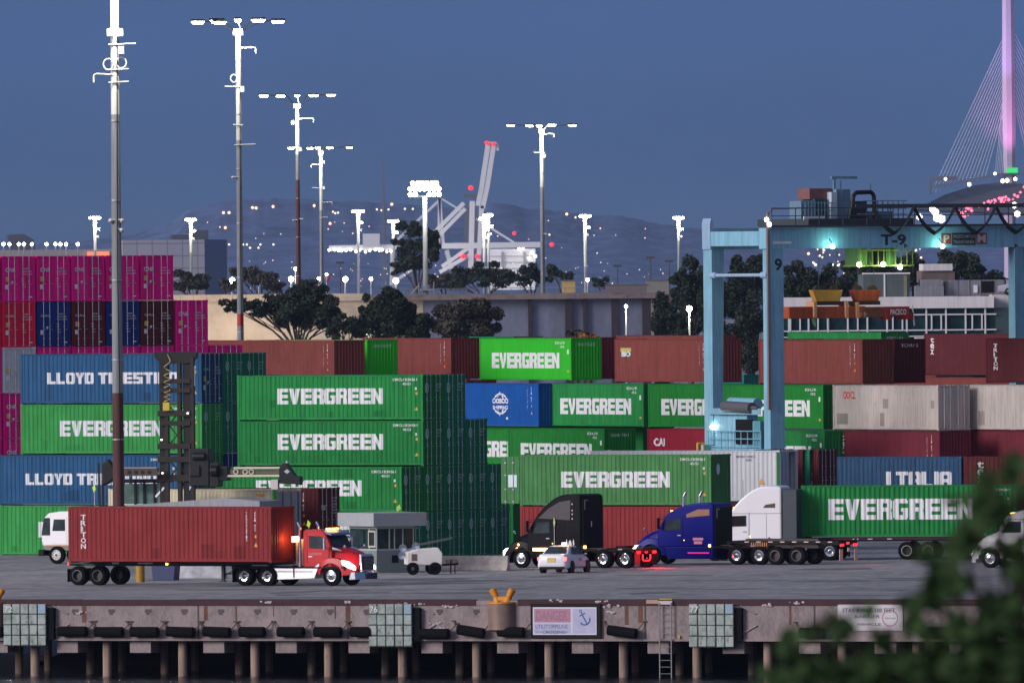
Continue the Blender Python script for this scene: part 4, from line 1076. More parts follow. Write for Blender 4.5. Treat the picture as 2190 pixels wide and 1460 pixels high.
    wheel(t, 0, cs*1.02, R_, 0.30, cs, 'chrome'); wheel(t, 0, -cs*1.02, R_, 0.30, -cs, 'chrome')
    for x in (-3.75, -5.12): duals(t, x, cs, R_, 'chrome')
    for s in (-1, 1): mudflap(t, -5.85, s*0.95)

def sleeper_cab(t, body, cs=1, roof=4.04, dark=None, rim='chrome', side_vent=None, rear=True):
    """long nose tractor with sleeper; front axle x=0, nose towards +x"""
    R_ = 0.51; dark = dark or BLACKM
    chassis_frame(t, -7.15, 0.7, 1.04, BLACKM, cs)
    MB().loft([ring(-0.45, 0.85, 1.95, 1.02, 0.2, 0.86), ring(0.1, 0.85, 1.82, 1.0, 0.22, 0.80), ring(0.6, 0.75, 1.60, 0.95, 0.22, 0.78), ring(0.95, 0.62, 1.32, 0.86, 0.2, 0.78), ring(1.12, 0.60, 1.08, 0.72, 0.16, 0.8)]).build('hood', body, t, smooth=True)
    for s in (-1, 1):
        pts = []
        for i in range(11):
            a = math.pi*(1-i/10.0); pts.append((0.65*math.cos(a), 0.52+0.63*math.sin(a)))
        ro = [(-0.90, 0.55), (-0.80, 1.0), (-0.6, 1.28), (-0.3, 1.40), (0.0, 1.44), (0.3, 1.40), (0.55, 1.28), (0.78, 1.10), (0.95, 0.9), (1.05, 0.7), (1.05, 0.42)]
        vs = []
        for (a, b_), (c, d) in zip(pts, ro): vs += [(a, s*1.22, b_), (c, s*1.16, d), (c, s*0.6, d+0.05)]
        fs = []
        for i in range(10): k = i*3; fs += [(k, k+1, k+4, k+3), (k+1, k+2, k+5, k+4)]
        MB().add(vs, fs).build('fender', body, t, smooth=True)
        hl = MB().loft([ring(0.72, 0.95, 1.12, 0.08, 0.03), ring(1.02, 0.72, 1.05, 0.12, 0.05), ring(1.15, 0.70, 0.92, 0.08, 0.03)]).build('headlight', LAMPWS, t, smooth=True); hl.location = (0, s*1.02, 0)
    MB().loft([[(0.80, y, 0.28), (0.85, y, 0.62), (1.30 - 0.35*abs(y/1.2)**3, y, 0.62), (1.34 - 0.36*abs(y/1.2)**3, y, 0.30)] for y in (-1.2, -1.0, -0.5, 0, 0.5, 1.0, 1.2)]).build('bumper', body, t, bevel=0.03)
    MB().box(1.05, 1.20, -0.5, 0.5, 0.62, 1.2).build('grille', BLACKM, t, bevel=0.03)
    # cab + sleeper body and roof fairing in one skin
    out = [(-3.85, 0.95), (-0.42, 0.95), (-0.40, 1.92), (-0.98, 2.80)]
    rf = []
    hh = roof-2.80
    for i in range(9):
        u = i/8.0; rf.append((-0.98-2.0*u, 2.80+hh*math.sin(u*math.pi/2)**0.9))
    out += rf[1:] + [(-3.60, roof), (-3.85, roof-0.06)]
    body_o = MB().prism(out, -1.22, 1.22).build('sleeper_body', body, t, bevel=0.10)
    MB().add([(-0.385, -1.0, 1.96), (-0.385, 1.0, 1.96), (-0.93, 1.0, 2.74), (-0.93, -1.0, 2.74)], [(0, 1, 2, 3)]).build('windshield', GLASS, t)
    for s in (-1, 1):
        dr = MB().prism([(-1.95, 1.12), (-0.62, 1.12), (-0.60, 1.86), (-1.05, 2.58), (-1.95, 2.60)], s*1.222, s*1.235).build('door', body, t)
        MB().prism([(-1.85, 1.92), (-0.74, 1.90), (-1.10, 2.50), (-1.85, 2.52)], s*1.236, s*1.246).build('door_window', GLASS, dr)
        MB().cb((-1.75, s*1.25, 1.62), (0.2, 0.03, 0.05)).build('door_handle', STEEL, dr)
        ma = MB().cyl((-0.75, s*1.22, 2.0), (-0.62, s*1.50, 2.05), 0.02, n=6).cyl((-0.85, s*1.22, 2.5), (-0.62, s*1.5, 2.5), 0.02, n=6).build('mirror_arm', BLACKM, t)
        MB().cb((-0.62, s*1.52, 2.28), (0.10, 0.22, 0.62)).build('mirror', dark, ma, bevel=0.04)
        MB().cyl((0.30, s*0.85, 1.72), (0.42, s*1.12, 1.95), 0.014, n=5).ball((0.42, s*1.14, 1.97), 0.085).build('hood_mirror', CHROME, t, smooth=True)
        MB().prism([(-3.8, 0.32), (-1.1, 0.32), (-0.95, 0.5), (-0.85, 0.98), (-3.8, 0.98)], s*0.8, s*1.2).build('side_skirt', body, t, bevel=0.03)
        MB().cb((-2.05, s*1.24, 1.35), (0.03, 0.03, 0.03)).build('marker_light', AMBER, t)
        if side_vent: MB().prism([(-3.5, 2.95), (-2.8, 2.95), (-2.95, 3.12), (-3.5, 3.20)], s*1.222, s*1.232).build('sleeper_window', side_vent, t)
    for i in range(5): MB().cb((-1.02, -0.6+i*0.3, 2.95), (0.10, 0.10, 0.06)).build('marker_light', AMBER, t)
    MB().box(-2.02, -2.0, -1.228, 1.228, 1.0, 2.7).box(-0.60, -0.585, -1.228, 1.228, 1.0, 1.9).box(-3.0, -2.985, -1.226, 1.226, 1.0, 2.6).build('panel_gap', BLACKM, t)
    MB().box(-3.84, -0.5, -1.226, 1.226, 2.62, 2.64).build('trim_line', BLACKM, t)
    MB().cyl((-1.6, 0.9, 2.9), (-1.6, 0.9, roof+0.35), 0.012, n=5).build('antenna', BLACKM, t)
    # back wall gear
    if rear:
        MB().box(-3.90, -3.855, -1.1, 1.1, 1.1, roof-0.25).build('rear_wall', dark, t)
        MB().bar((-3.93, 0.62, roof-0.35), (-3.93, 0.95, roof-0.32), 0.04).bar((-3.93, 0.95, roof-0.32), (-3.93, 0.95, roof-0.85), 0.04).build('grab_rail', STEEL, t)
        MB().box(-5.2, -4.0, -0.8, 0.8, 1.045, 1.08).build('deck_plate', plain('deck_dark', (0.05, 0.05, 0.05)), t)
        MB().cyl((-5.9, 0, 1.08), (-5.9, 0, 1.2), 0.5, n=20).build('fifth_wheel', BLACKM, t)
    wheel(t, 0, cs*1.02, R_, 0.30, cs, rim); wheel(t, 0, -cs*1.02, R_, 0.30, -cs, rim)
    for x in (-5.25, -6.62): duals(t, x, cs, R_, rim)
    for s in (-1, 1):
        mudflap(t, -7.2, s*0.95)
        for x in (-4.6, -5.9, -7.0): MB().cb((x, s*0.55, 1.02), (0.26, 0.03, 0.05)).build('reflector', plain('reflector', (0.7, 0.55, 0.55)), t)

# red tractor
YA = -R(28.8)
p = G(708, 1252.5)
pr_ = p + Vector((-math.sin(YA), math.cos(YA), 0))*1.17
t = thing('red_tractor', 'red day cab tractor with chrome grille pulling the red container', 'truck', pr_, YA)
REDP2 = paint('truck_red', (0.52, 0.005, 0.012), 0, 0.38, 0.05, 0.25, coat=0.08)
day_cab(t, REDP2, -1)
lightbox(t, 'beacon', (-2.25, -0.95, 2.42), (0.26, 0.2, 0.30), AMBER)
lamp('beacon_light', (-2.45, -1.45, 2.42), 22, (1, 0.42, 0.1), t, 0.12)
MB().cyl((-1.45, -0.9, 2.9), (-1.45, -0.9, 3.15), 0.012, n=5).prism([(-1.58, 3.12), (-1.42, 3.02), (-1.34, 3.25), (-1.50, 3.42)], -0.91, -0.89).build('lime_flag', LIME, t)
flat(font('HARBOR', -1.35, 1.60, 0.12, 0.8, 0.01), -1.114).build('door_lettering', plain('pinkish_print', (0.55, 0.25, 0.25)), t, fix=False)
# its chassis trailer
t = thing('container_chassis', 'dark green chassis trailer under the red container, tandem wheels at left', 'trailer', pr_, YA, 'container chassis trailers')
CHG = plain('chassis_green', (0.02, 0.045, 0.03), 0.6)
chassis_frame(t, -15.75, -3.6, 1.22, CHG, -1)
for x in (-13.95, -15.18): duals(t, x, -1, 0.50, 'dark')
mb = MB()
for y in (-0.75, 0.75): mb.box(-6.75, -6.6, y-0.08, y+0.08, 0.25, 1.05); mb.box(-6.82, -6.53, y-0.16, y+0.16, 0.20, 0.26)
mb.bar((-6.67, -0.75, 0.6), (-6.67, 0.75, 0.6), 0.06).bar((-6.67, -0.7, 0.5), (-5.9, -0.3, 1.0), 0.05).build('landing_gear', CHG, t)
for s in (-1, 1): mudflap(t, -15.8, s*0.95); MB().cb((-15.8, s*1.1, 1.12), (0.06, 0.14, 0.14)).build('tail_light', REDL, t)
MB().cb((-9.8, -1.22, 1.12), (0.1, 0.05, 0.09)).build('side_marker', AMBER, t)
MB().cb((-12.9, -1.21, 1.16), (0.4, 0.01, 0.09)).cb((-11.1, -1.21, 1.16), (0.9, 0.01, 0.07)).build('white_label', WHITE, t)
pc = PS(580, 41.25, 1.25)
container(pc, H2, 'red', 'dark red container with a vertical six letter name, carried by the red truck', 28.8, end='wall', text='TRITON', ids='v', patches=((5.0, 0.2, 5.5, 0.75), (8.0, 0.25, 8.8, 0.95), (8.8, 0.25, 9.4, 0.6)), z0=1.235)

# yard cab at far left (white)
def yard_cab(t, WHT, cs):
    MB().prism([(-1.5, 1.0), (0.55, 1.0), (0.62, 1.35), (0.42, 2.62), (0.15, 2.85), (-0.6, 2.95), (-1.5, 2.95)], -0.95, 0.95).build('cab', WHT, t, bevel=0.08)
    for s in (-1, 1):
        dr = MB().box(-1.05, -0.05, s*0.955, s*0.97, 1.1, 2.6) if s > 0 else MB().box(-1.05, -0.05, -0.97, -0.955, 1.1, 2.6)
        dr = dr.build('door', WHT, t)
        (MB().prism([(-0.95, 1.85), (-0.12, 1.85), (-0.22, 2.5), (-0.95, 2.5)], s*0.972, s*0.98)).build('door_window', GLASS, dr)
    MB().prism([(0.04, 1.60), (0.60, 1.60), (0.44, 2.58), (0.04, 2.58)], -0.965, -0.955).prism([(0.04, 1.60), (0.60, 1.60), (0.44, 2.58), (0.04, 2.58)], 0.955, 0.965).build('quarter_window', GLASS, t)
    MB().add([(0.615, -0.85, 1.62), (0.615, 0.85, 1.62), (0.44, 0.85, 2.56), (0.44, -0.85, 2.56)], [(0, 1, 2, 3)]).build('windshield', GLASS, t)
    MB().prism([(-1.3, 0.75), (0.45, 0.78), (0.52, 1.02), (-1.3, 1.02)], -0.92, 0.92).build('lower_skirt', plain('skirt_grey', (0.2, 0.2, 0.2)), t)
    MB().box(0.35, 0.72, -1.15, 1.15, 0.45, 0.80).build('bumper', BLACKM, t, bevel=0.03)
    MB().box(-5.5, 0.3, -0.45, 0.45, 0.7, 0.98).build('chassis_rail', BLACKM, t)
    wheel(t, -0.45, cs*0.98, 0.50, 0.30, cs, 'white'); wheel(t, -0.45, -cs*0.98, 0.5, 0.30, -cs, 'white'); duals(t, -3.8, cs, 0.5, 'white')
YAW_A = R(180)-R(28.8)
WHT = plain('cab_white', (0.82, 0.80, 0.82), 0.4, vary=0.06)
p = G(124, 1205)
t = thing('yard_tractor', 'white cab-over yard tractor half hidden behind the red container', 'truck', p+Vector((0.95*math.sin(R(28.8)), 0.95*math.cos(R(28.8)), 0))+Vector((-0.4, 0.2, 0)), YAW_A)
yard_cab(t, WHT, 1)
MB().box(-1.3, 0.3, 0.972, 0.985, 0.98, 1.05).build('orange_stripe', plain('orange_stripe', (0.6, 0.22, 0.03)), t)
lightbox(t, 'beacon', (-1.8, 0.4, 3.05), (0.14, 0.14, 0.16), AMBER)
MB().box(-1.86, -1.74, 0.34, 0.46, 0.98, 2.97).build('beacon_post', BLACKM, t)
fp_ = MB().bar((-1.9, -0.7, 3.0), (-1.9, -0.7, 4.4), 0.02).build('flag_pole', STEEL, t); MB().prism([(-2.0, 4.15), (-1.87, 3.98), (-1.78, 4.25), (-1.92, 4.45)], -0.72, -0.68).build('flag', LIME, fp_)
# the low grey trailer box behind the red one
p = PS(556, 38.6, 1.1)
t = thing('grey_box_trailer', 'pale grey box trailer roof showing above the red container', 'trailer', (p.x, p.y, 0), -R(28.8))
GT = paint('trailer_grey', (0.30, 0.31, 0.34), 0.1, 0.5, 0.3)
MB().prism([(-8.6, 1.1), (0, 1.1), (0, 3.62), (-2.2, 3.80), (-8.6, 3.38)], 0, 2.4).build('box_body', GT, t, bevel=0.02)
MB().box(-8.6, 0, 0.8, 1.6, 0.85, 1.1).build('chassis_rail', BLACKM, t)
for x in (-7.4, -6.2): duals_ = wheel(t, x, 0.15, 0.5, 0.3, -1, 'dark'); wheel(t, x, 2.25, 0.5, 0.3, 1, 'dark')
mb = MB()
for y in (0.4, 2.0): mb.box(-1.6, -1.45, y-0.07, y+0.07, 0, 1.1)
mb.build('landing_gear', BLACKM, t)
# cream reefer on its chassis, and the brown one behind
p = PS(583, 38.4, 1.3)
c1 = container(p, H2, 'cream', 'cream refrigerated container with a green post and dull metal doors, above the red one', 40.0, end='door', z0=1.3, logo=None, group='containers waiting on trailers')
MB().box(0.02, 0.10, -0.01, 0.16, 0, H2).build('green_corner_post', cmat('greenb'), c1)
MB().box(0.0, 0.035, 0.2, CW-0.06, 0.1, H2-0.15).build('metal_door_skin', plain('metal_door', (0.27, 0.28, 0.31)), c1)
MB().cyl((0.09, 0.8, 0.05), (0.09, 0.8, H2-0.15), 0.02, n=6).cyl((0.09, 1.5, 0.05), (0.09, 1.5, H2-0.15), 0.02, n=6).cyl((0.09, 2.1, 0.05), (0.09, 2.1, H2-0.15), 0.02, n=6).build('locking_rod', BLACKM, c1)
flat(rectp(-1.2, H2-0.35, -0.55, H2-0.25), -0.003).build('orange_sticker', ORG, c1, fix=False)
t = thing('container_chassis', 'chassis trailer under the cream container behind the red truck', 'trailer', (p.x, p.y, 0), -R(40), 'container chassis trailers')
o_ = chassis_frame(t, -12.2, 0, 1.27, BLACKM, -1); o_.location = (0, 1.22, 0)
for x in (-10.6, -9.3):
    wheel(t, x, 0.2, 0.5, 0.5, -1, 'dark'); wheel(t, x, 2.3, 0.5, 0.5, 1, 'dark')
MB().box(-2.1, -1.95, 0.4, 0.55, 0, 1.1).box(-2.1, -1.95, 1.9, 2.05, 0, 1.1).build('landing_gear', BLACKM, t)
p = PS(681, 38.2, 1.3)
c2 = container(p, H2, 'brownd', 'very dark brown door end with a small white name, beside the booth', 28.8, end='door', z0=1.3, logo='tex', ids='v', group='containers waiting on trailers')
t = thing('container_chassis', 'chassis trailer under the dark brown container left of the booth', 'trailer', (p.x, p.y, 0), -R(28.8), 'container chassis trailers')
o_ = chassis_frame(t, -12.2, 0, 1.27, BLACKM, -1); o_.location = (0, 1.22, 0)
for x in (-1.2, -2.5):
    wheel(t, x, 0.2, 0.5, 0.5, -1, 'dark'); wheel(t, x, 2.3, 0.5, 0.5, 1, 'dark')

# black sleeper tractor
BLK = paint('truck_black', (0.003, 0.003, 0.006), 0, 0.35, 0.0, 0.08)
nA = Vector((math.sin(R(30)), math.cos(R(30)), 0))
p = G(1114, 1214)
YL = R(180)-R(30)
t = thing('black_tractor', 'black tractor with tall sleeper and red tail lights, parked behind the white car', 'truck', p+nA*1.17, YL)
sleeper_cab(t, BLK, 1, 4.04)
# lit side of the roof fairing: light put into a paler overlay
MB().prism([(-1.15, 2.72), (-3.15, 2.62), (-3.2, 3.72), (-2.5, 3.62), (-1.8, 3.25)], 1.222, 1.235).build('fairing_lit_overlay', paint('fairing_lit_brown', (0.05, 0.042, 0.05), 0, 0.4, 0.1, 0.3), t, bevel=0.01)
RT = MB()
for i in range(5): RT.cb((-7.24, 1.02-i*0.075, 0.86), (0.04, 0.06, 0.13))
for i in range(5): RT.cb((-7.24, -1.02+i*0.075, 0.86), (0.04, 0.06, 0.13))
RT.cb((-7.24, -0.05, 0.86), (0.04, 0.08, 0.06)).cb((-7.24, 0.1, 0.86), (0.04, 0.08, 0.06))
RT.build('tail_light', REDL, t)
pts = [(-7.24, 0.42, 0.74), (-7.24, 0.42, 0.48), (-7.24, 0.30, 0.40), (-7.24, -0.30, 0.40), (-7.24, -0.42, 0.48), (-7.24, -0.42, 0.74)]
MB().tube(pts, 0.035, 6).build('red_light_strip', REDL, t)
lamp('tail_glow', (-7.9, 0.0, 0.55), 260, (1, 0.02, 0.03), t, 0.25)
MB().cb((-1.6, 1.235, 1.02), (1.6, 0.03, 0.16)).build('step_light', emit('step_glow', (1.0, 0.62, 0.35), 5), t)
lamp('step_glow', (-1.6, 1.6, 0.85), 45, (1, 0.55, 0.25), t, 0.2)
for x, z in ((-3.3, 3.5), (-3.3, 3.15), (-3.3, 2.95), (-3.3, 2.7)): MB().cb((x, 1.235, z), (0.06, 0.02, 0.07)).build('side_marker', plain('marker_pale', (0.8, 0.6, 0.5)), t)
flat([[(x, z) for x, z in q] for q in ([(-0.12, -0.1), (-0.05, -0.18), (0.05, -0.18), (0.12, -0.1), (0.04, 0.12), (-0.04, 0.12)], [(-0.28, -0.1), (-0.2, -0.2), (-0.17, 0.05), (-0.22, 0.2)], [(0.28, -0.1), (0.22, 0.2), (0.17, 0.05), (0.2, -0.2)])], 0).build('door_emblem', WHITE, t, fix=False).location = (-3.15, 1.24, 1.40)
MB().cb((-3.9, 0.2, 2.4), (0.06, 0.06, 0.30)).build('rear_light', plain('marker_pale', (0.8, 0.6, 0.5)), t)
MB().cb((-4.0, 1.1, 1.15), (0.1, 0.12, 0.14)).build('side_marker', AMBER, t)
fp_ = MB().bar((-2.2, 1.3, 1.2), (-2.2, 1.3, 2.75), 0.02).build('flag_pole', STEEL, t); MB().prism([(-2.27, 2.5), (-2.20, 2.2), (-2.14, 2.5), (-2.20, 2.8)], 1.29, 1.31).build('flag', plain('pale_lime_flag', (0.50, 0.56, 0.22)), fp_)
MB().ball((0.35, 1.05, 1.15), 0.09).ball((0.1, 1.25, 1.28), 0.06).build('marker_light', AMBER, t)
# blue sleeper tractor with short chassis
BLU = paint('truck_blue', (0.002, 0.004, 0.17), 0, 0.35, 0.05, 0.12)
YB = R(180)-R(26); nB = Vector((math.sin(R(26)), math.cos(R(26)), 0))
s_b = 38.9; pb = PS(1577, s_b)
def along(p, yaw, x): return p + Vector((math.cos(yaw), math.sin(yaw), 0))*x
t = thing('blue_tractor', 'deep blue tractor with low sleeper and twin chrome stacks, hitched to an empty chassis', 'truck', along(pb, YB, 5.25)+nB*1.17, YB)
sleeper_cab(t, BLU, 1, 3.40)
for y in (1.05, -1.05): MB().cyl((-1.95, y, 0.9), (-1.95, y, 3.75), 0.09, n=14).cyl((-1.95, y, 3.75), (-2.1, y, 4.0), 0.085, n=14).build('exhaust_stack', CHROME, t, smooth=True)
MB().prism([(-3.6, 2.72), (-2.2, 2.60), (-2.2, 2.78), (-2.9, 3.05), (-3.6, 3.05)], 1.222, 1.234).build('painted_reflection', plain('reflection_tint', (0.32, 0.18, 0.12), 0.2), t)  # warm reflection put in as flat colour on the window
MB().cb((-2.9, 1.235, 1.42), (0.62, 0.015, 0.14)).cb((-2.9, 1.235, 1.22), (0.5, 0.015, 0.16)).build('side_lettering', plain('pink_print', (0.75, 0.28, 0.40)), t)
MB().cb((-2.9, 1.215, 0.66), (1.3, 0.01, 0.04)).build('red_trim_light', emit('magenta_trim', (0.8, 0.02, 0.25), 1.5), t)
MB().cb((-3.6, 1.235, 1.05), (0.12, 0.05, 0.12)).build('side_marker', AMBER, t)
t = thing('empty_chassis', 'black empty container chassis with pale mud flaps behind the blue tractor', 'trailer', along(pb, YB, 0)+nB*1.17, YB)
chassis_frame(t, -6.15, 0.6, 1.30, BLACKM, 1)
MB().box(-4.6, -0.2, -0.5, 0.5, 0.9, 1.42).build('centre_beam', plain('beam_black', (0.02, 0.018, 0.02)), t)
mb = MB()
for i in range(8): mb.cb((-0.9-i*0.13, 1.235, 1.12), (0.05, 0.01, 0.22))
mb.build('warning_plate', plain('orange_plate', (0.55, 0.25, 0.08)), t)
mb = MB()
for i in range(8):
    mb.cb((-0.6-i*0.72, 1.22, 1.26), (0.26, 0.02, 0.05))
mb.build('reflector', plain('reflector', (0.7, 0.55, 0.55)), t)
for x in (-2.35, -3.65): duals(t, x, 1, 0.50, 'dark')
MF = plain('pale_flap', (0.45, 0.47, 0.40))
for s in (-1, 1):
    MB().cb((-6.2, s*0.98, 0.55), (0.03, 0.42, 0.62)).build('mud_flap', MF, t)
    MB().cb((-6.2, s*1.0, 1.08), (0.05, 0.14, 0.14)).cb((-6.2, s*0.72, 1.08), (0.05, 0.13, 0.13)).build('tail_light', REDL, t)
MB().cb((-6.2, 0.1, 1.18), (0.05, 0.3, 0.10)).build('tail_light', REDL, t)
MB().cb((-6.2, 0.0, 0.82), (0.04, 0.25, 0.22)).build('number_plate', plain('plate_pale', (0.6, 0.65, 0.45)), t)
lamp('tail_glow', (-7.6, 0.0, 0.5), 30, (1, 0.03, 0.03), t, 0.2)
# white sleeper tractor and the green container behind it
YW = R(180)-R(14); nW = Vector((math.sin(R(14)), math.cos(R(14)), 0))
pw = PS(1672, 38.4)
t = thing('white_tractor', 'white aerodynamic tractor carrying the big green container, side window behind the blue one', 'truck', along(pw, YW, 3.85)+nW*1.2, YW)
sleeper_cab(t, WHT, 1, 4.15, side_vent=plain('tinted_brown', (0.12, 0.09, 0.07), 0.2), dark=plain('dark_back', (0.03, 0.035, 0.045)))
MB().cb((-1.3, 1.255, 2.22), (0.85, 0.02, 0.55)).build('side_window_frame', BLACKM, t)
MB().cb((-2.75, 1.235, 1.18), (0.38, 0.01, 0.14)).build('side_lettering', plain('teal_print', (0.25, 0.5, 0.45)), t)
MB().cb((-3.15, 1.235, 1.2), (0.1, 0.012, 0.2)).build('fuel_cap', BLACKM, t)
MB().box(-4.7, -3.92, -1.1, 1.18, 1.1, 3.95).build('cooling_unit', plain('unit_grey', (0.06, 0.07, 0.085), 0.5), t)
pg = PS(1714, 38.35, 1.25)
tw = 12.0
def LEFTFACE(pos, th): return worldpos(pos, th, 0, 12.19)
container(LEFTFACE(pg, tw), H2, 'green', 'fresh green container with the largest white name, on the trailer at lower right', tw, end='wall', text='EVERGREEN_C', ids='h', z0=1.26, group='containers waiting on trailers')
t = thing('container_chassis', 'chassis trailer under the fresh green container, pale rimmed wheels', 'trailer', (pg.x, pg.y, 0), -R(tw), 'container chassis trailers')
o_ = chassis_frame(t, 0, 12.19, 1.24, plain('chassis_maroon', (0.05, 0.015, 0.02)), -1); o_.location = (0, 1.22, 0)
for x in (5.95, 7.15): wheel(t, x, 0.26, 0.50, 0.5, -1, 'yellow'); wheel(t, x, 2.2, 0.5, 0.5, 1, 'yellow')
mb = MB()
for x in (2.95, 3.2, 3.9, 5.0): mb.cb((x, -0.0, 1.16), (0.28 if x > 3.3 else 0.1, 0.02, 0.05))
mb.build('reflector', plain('reflector', (0.7, 0.55, 0.55)), t)
for x in (2.35, 2.6): MB().cb((x, -0.02, 0.98), (0.16, 0.04, 0.15)).build('side_light', REDL, t)
MB().box(1.2, 1.35, 0.2, 0.35, 0.0, 1.1).box(1.2, 1.35, 2.0, 2.15, 0.0, 1.1).build('landing_gear', BLACKM, t)
# white tractor at the right edge behind the leaves
p = PS(2125, 39.6)
t = thing('white_tractor', 'white tractor at the right picture edge, mostly behind the leaves', 'truck', p+nW*1.15, R(180)-R(24))
sleeper_cab(t, WHT, 1, 3.25, rear=False)
# white car
p = G(1212, 1226)
a_ = R(19.6); YC = math.pi/2 - a_
p = p + Vector((0, 0.9, 0)) + Vector((math.sin(a_), math.cos(a_), 0))*0.75 + Vector((-math.cos(a_), math.sin(a_), 0))*0.80
t = thing('white_car', 'small white saloon car with an amber beacon on its roof', 'car', p, YC)
WC = paint('car_white', (0.80, 0.80, 0.85), 0, 0.3, 0.05, 0.4, coat=0.2)
# local x forward, rear axle at 0
def carring(x, z0, z1, hw, tw): return ring(x, z0, z1, hw, 0.14, tw)
MB().loft([carring(-0.93, 0.46, 0.88, 0.68, 0.93), carring(-0.88, 0.34, 0.98, 0.78, 0.92), carring(-0.74, 0.26, 1.03, 0.85, 0.91), carring(-0.3, 0.24, 1.05, 0.88, 0.90), carring(1.6, 0.24, 0.98, 0.88, 0.92), carring(2.6, 0.24, 0.90, 0.86, 0.90), carring(3.15, 0.28, 0.78, 0.78, 0.9), carring(3.38, 0.36, 0.66, 0.62, 0.9)]).build('body', WC, t, smooth=True)
MB().loft([[(-0.42, y, 0.97), (2.35, y, 0.92), (1.50, y*k, 1.42), (0.95, y*k, 1.47), (0.38, y*k, 1.44), (-0.02, y*k2, 1.24)] for y, k, k2 in ((-0.78, 0.74, 0.88), (0.78, 0.74, 0.88))]).build('greenhouse', WC, t, bevel=0.07, smooth=True)
MB().add([(-0.38, -0.62, 1.02), (-0.38, 0.62, 1.02), (0.26, 0.52, 1.40), (0.26, -0.52, 1.40)], [(0, 3, 2, 1)]).build('rear_window', GLASS, t).location = (-0.045, 0, 0.015)
for s in (-1, 1):
    vs = [(0.15, s*0.755, 1.02), (1.0, s*0.76, 0.99), (1.0, s*0.63, 1.37), (0.48, s*0.63, 1.38), (1.08, s*0.76, 0.99), (2.1, s*0.76, 0.96), (1.5, s*0.63, 1.37), (1.08, s*0.63, 1.37)]
    o = MB().add(vs, [(0, 1, 2, 3), (4, 5, 6, 7)]).build('side_window', GLASS, t); o.location = (0, s*0.02, 0)
    MB().cb((2.0, s*0.93, 1.0), (0.12, 0.14, 0.10)).build('mirror', WC, t, bevel=0.03)
    tl = MB().loft([[(x, s*y, z) for y, z in ((0.56, 0.66), (0.80, 0.66), (0.82, 0.86), (0.56, 0.92))] for x in (-0.90, -0.72)]).build('tail_light', emit('car_tail', (1.0, 0.12, 0.12), 3.0), t, bevel=0.02)
    for x in (0.0, 2.55): wheel(t, x, s*0.78, 0.31, 0.2, s, 'white')
    MB().cyl((0.0, s*0.70, 0.31), (0.0, s*0.885, 0.31), 0.36, n=22).cyl((2.55, s*0.70, 0.31), (2.55, s*0.878, 0.31), 0.36, n=22).build('wheel_arch', BLACKM, t)
MB().box(-0.955, -0.90, -0.24, 0.24, 0.60, 0.84).build('number_plate', plain('plate_yellow', (0.7, 0.5, 0.15)), t, bevel=0.01)
MB().box(-0.90, -0.82, -0.7, 0.7, 0.22, 0.36).build('lower_bumper', BLACKM, t)
lightbox(t, 'beacon', (0.75, -0.15, 1.53), (0.2, 0.22, 0.16), AMBER)
lamp('beacon_light', (0.7, -0.15, 1.85), 30, (1, 0.45, 0.1), t, 0.1)
yb = MB()
for pl in font('ITS', 1.05, 0.62, 0.17, 0.45, 0.03): yb.add([(p_[0], -0.885, p_[1]) for p_ in pl], [(0, 1, 2)])
yb.build('door_lettering', plain('dark_print3', (0.05, 0.06, 0.10)), t, fix=False)
# ------------------------------------------------------------------ rubber tyred yard crane
YS = R(31.4)
c0 = PS(1650, 33.5)
cr = thing('gantry_crane', 'light blue gantry crane straddling the container rows, numbered 9', 'crane', c0, YS)
BL = paint('crane_blue', (0.22, 0.44, 0.56), 0.3, 0.5, 0.5)
BLL = BL
def cp(px, py, y=0.0):
    o = c0 + Vector((-math.sin(YS), math.cos(YS), 0))*y
    return onplane(px, py, o, YS)
xr, zt = cp(2170, 487, 6.9); _, zb1 = cp(1700, 532); _, zt1 = cp(1700, 487)
BWd = 6.9
zl = 7.8
def leg(x0, x1, y0, y1, z0, z1, taper=0.0):
    vs = [(x0, y0, z0), (x1-taper, y0, z0), (x1-taper, y1, z0), (x0, y1, z0), (x0, y0, z1), (x1, y0, z1), (x1, y1, z1), (x0, y1, z1)]
    return MB().add(vs, [(0,3,2,1),(4,5,6,7),(0,1,5,4),(1,2,6,5),(2,3,7,6),(3,0,4,7)]).build('leg', BL, cr, bevel=0.02)
leg(0, 1.08, 0.02, 0.80, 0.9, zb1+0.01)
leg(0, 0.95, BWd+0.02, BWd+1.05, 0.9, zb1+0.3, 0.25)
leg(xr, xr+1.08, 0.02, 0.8, 0.9, zb1+0.01); leg(xr, xr+1.08, BWd+0.02, BWd+0.8, 0.9, zb1+0.01)
MB().box(-0.15, xr+2.2, 0, 1.0, zb1, zt1).build('front_girder', BL, cr, bevel=0.02)
MB().box(-0.1, xr+2.2, BWd, BWd+1.0, zb1+0.02, zt1+0.02).build('rear_girder', BL, cr, bevel=0.02)
for x_ in (-0.1, xr+0.2): MB().box(x_, x_+0.7, 1.0, BWd, zb1+0.2, zt1-0.2).build('end_tie', BL, cr, bevel=0.02)
MB().prism([(-0.12, zb1+0.02), (0.1, zb1), (0.12, zt1+0.4), (-0.05, zt1+0.65), (-0.14, zt1+0.3)], BWd-0.03, BWd+0.95).build('end_cap', paint('crane_pale', (0.30, 0.45, 0.60), 0.1), cr)
zbr = cp(1645, 588)[1]
MB().cyl((-0.02, 0.5, zbr), (-0.02, BWd+0.2, zbr), 0.11, n=10).cyl((0, 0.2, zbr), (0, 0.9, zbr), 0.2, n=10).cyl((0, BWd-0.6, zbr), (0, BWd+0.1, zbr), 0.2, n=10).build('cross_brace', paint('crane_pale', (0.3, 0.4, 0.5)), cr)
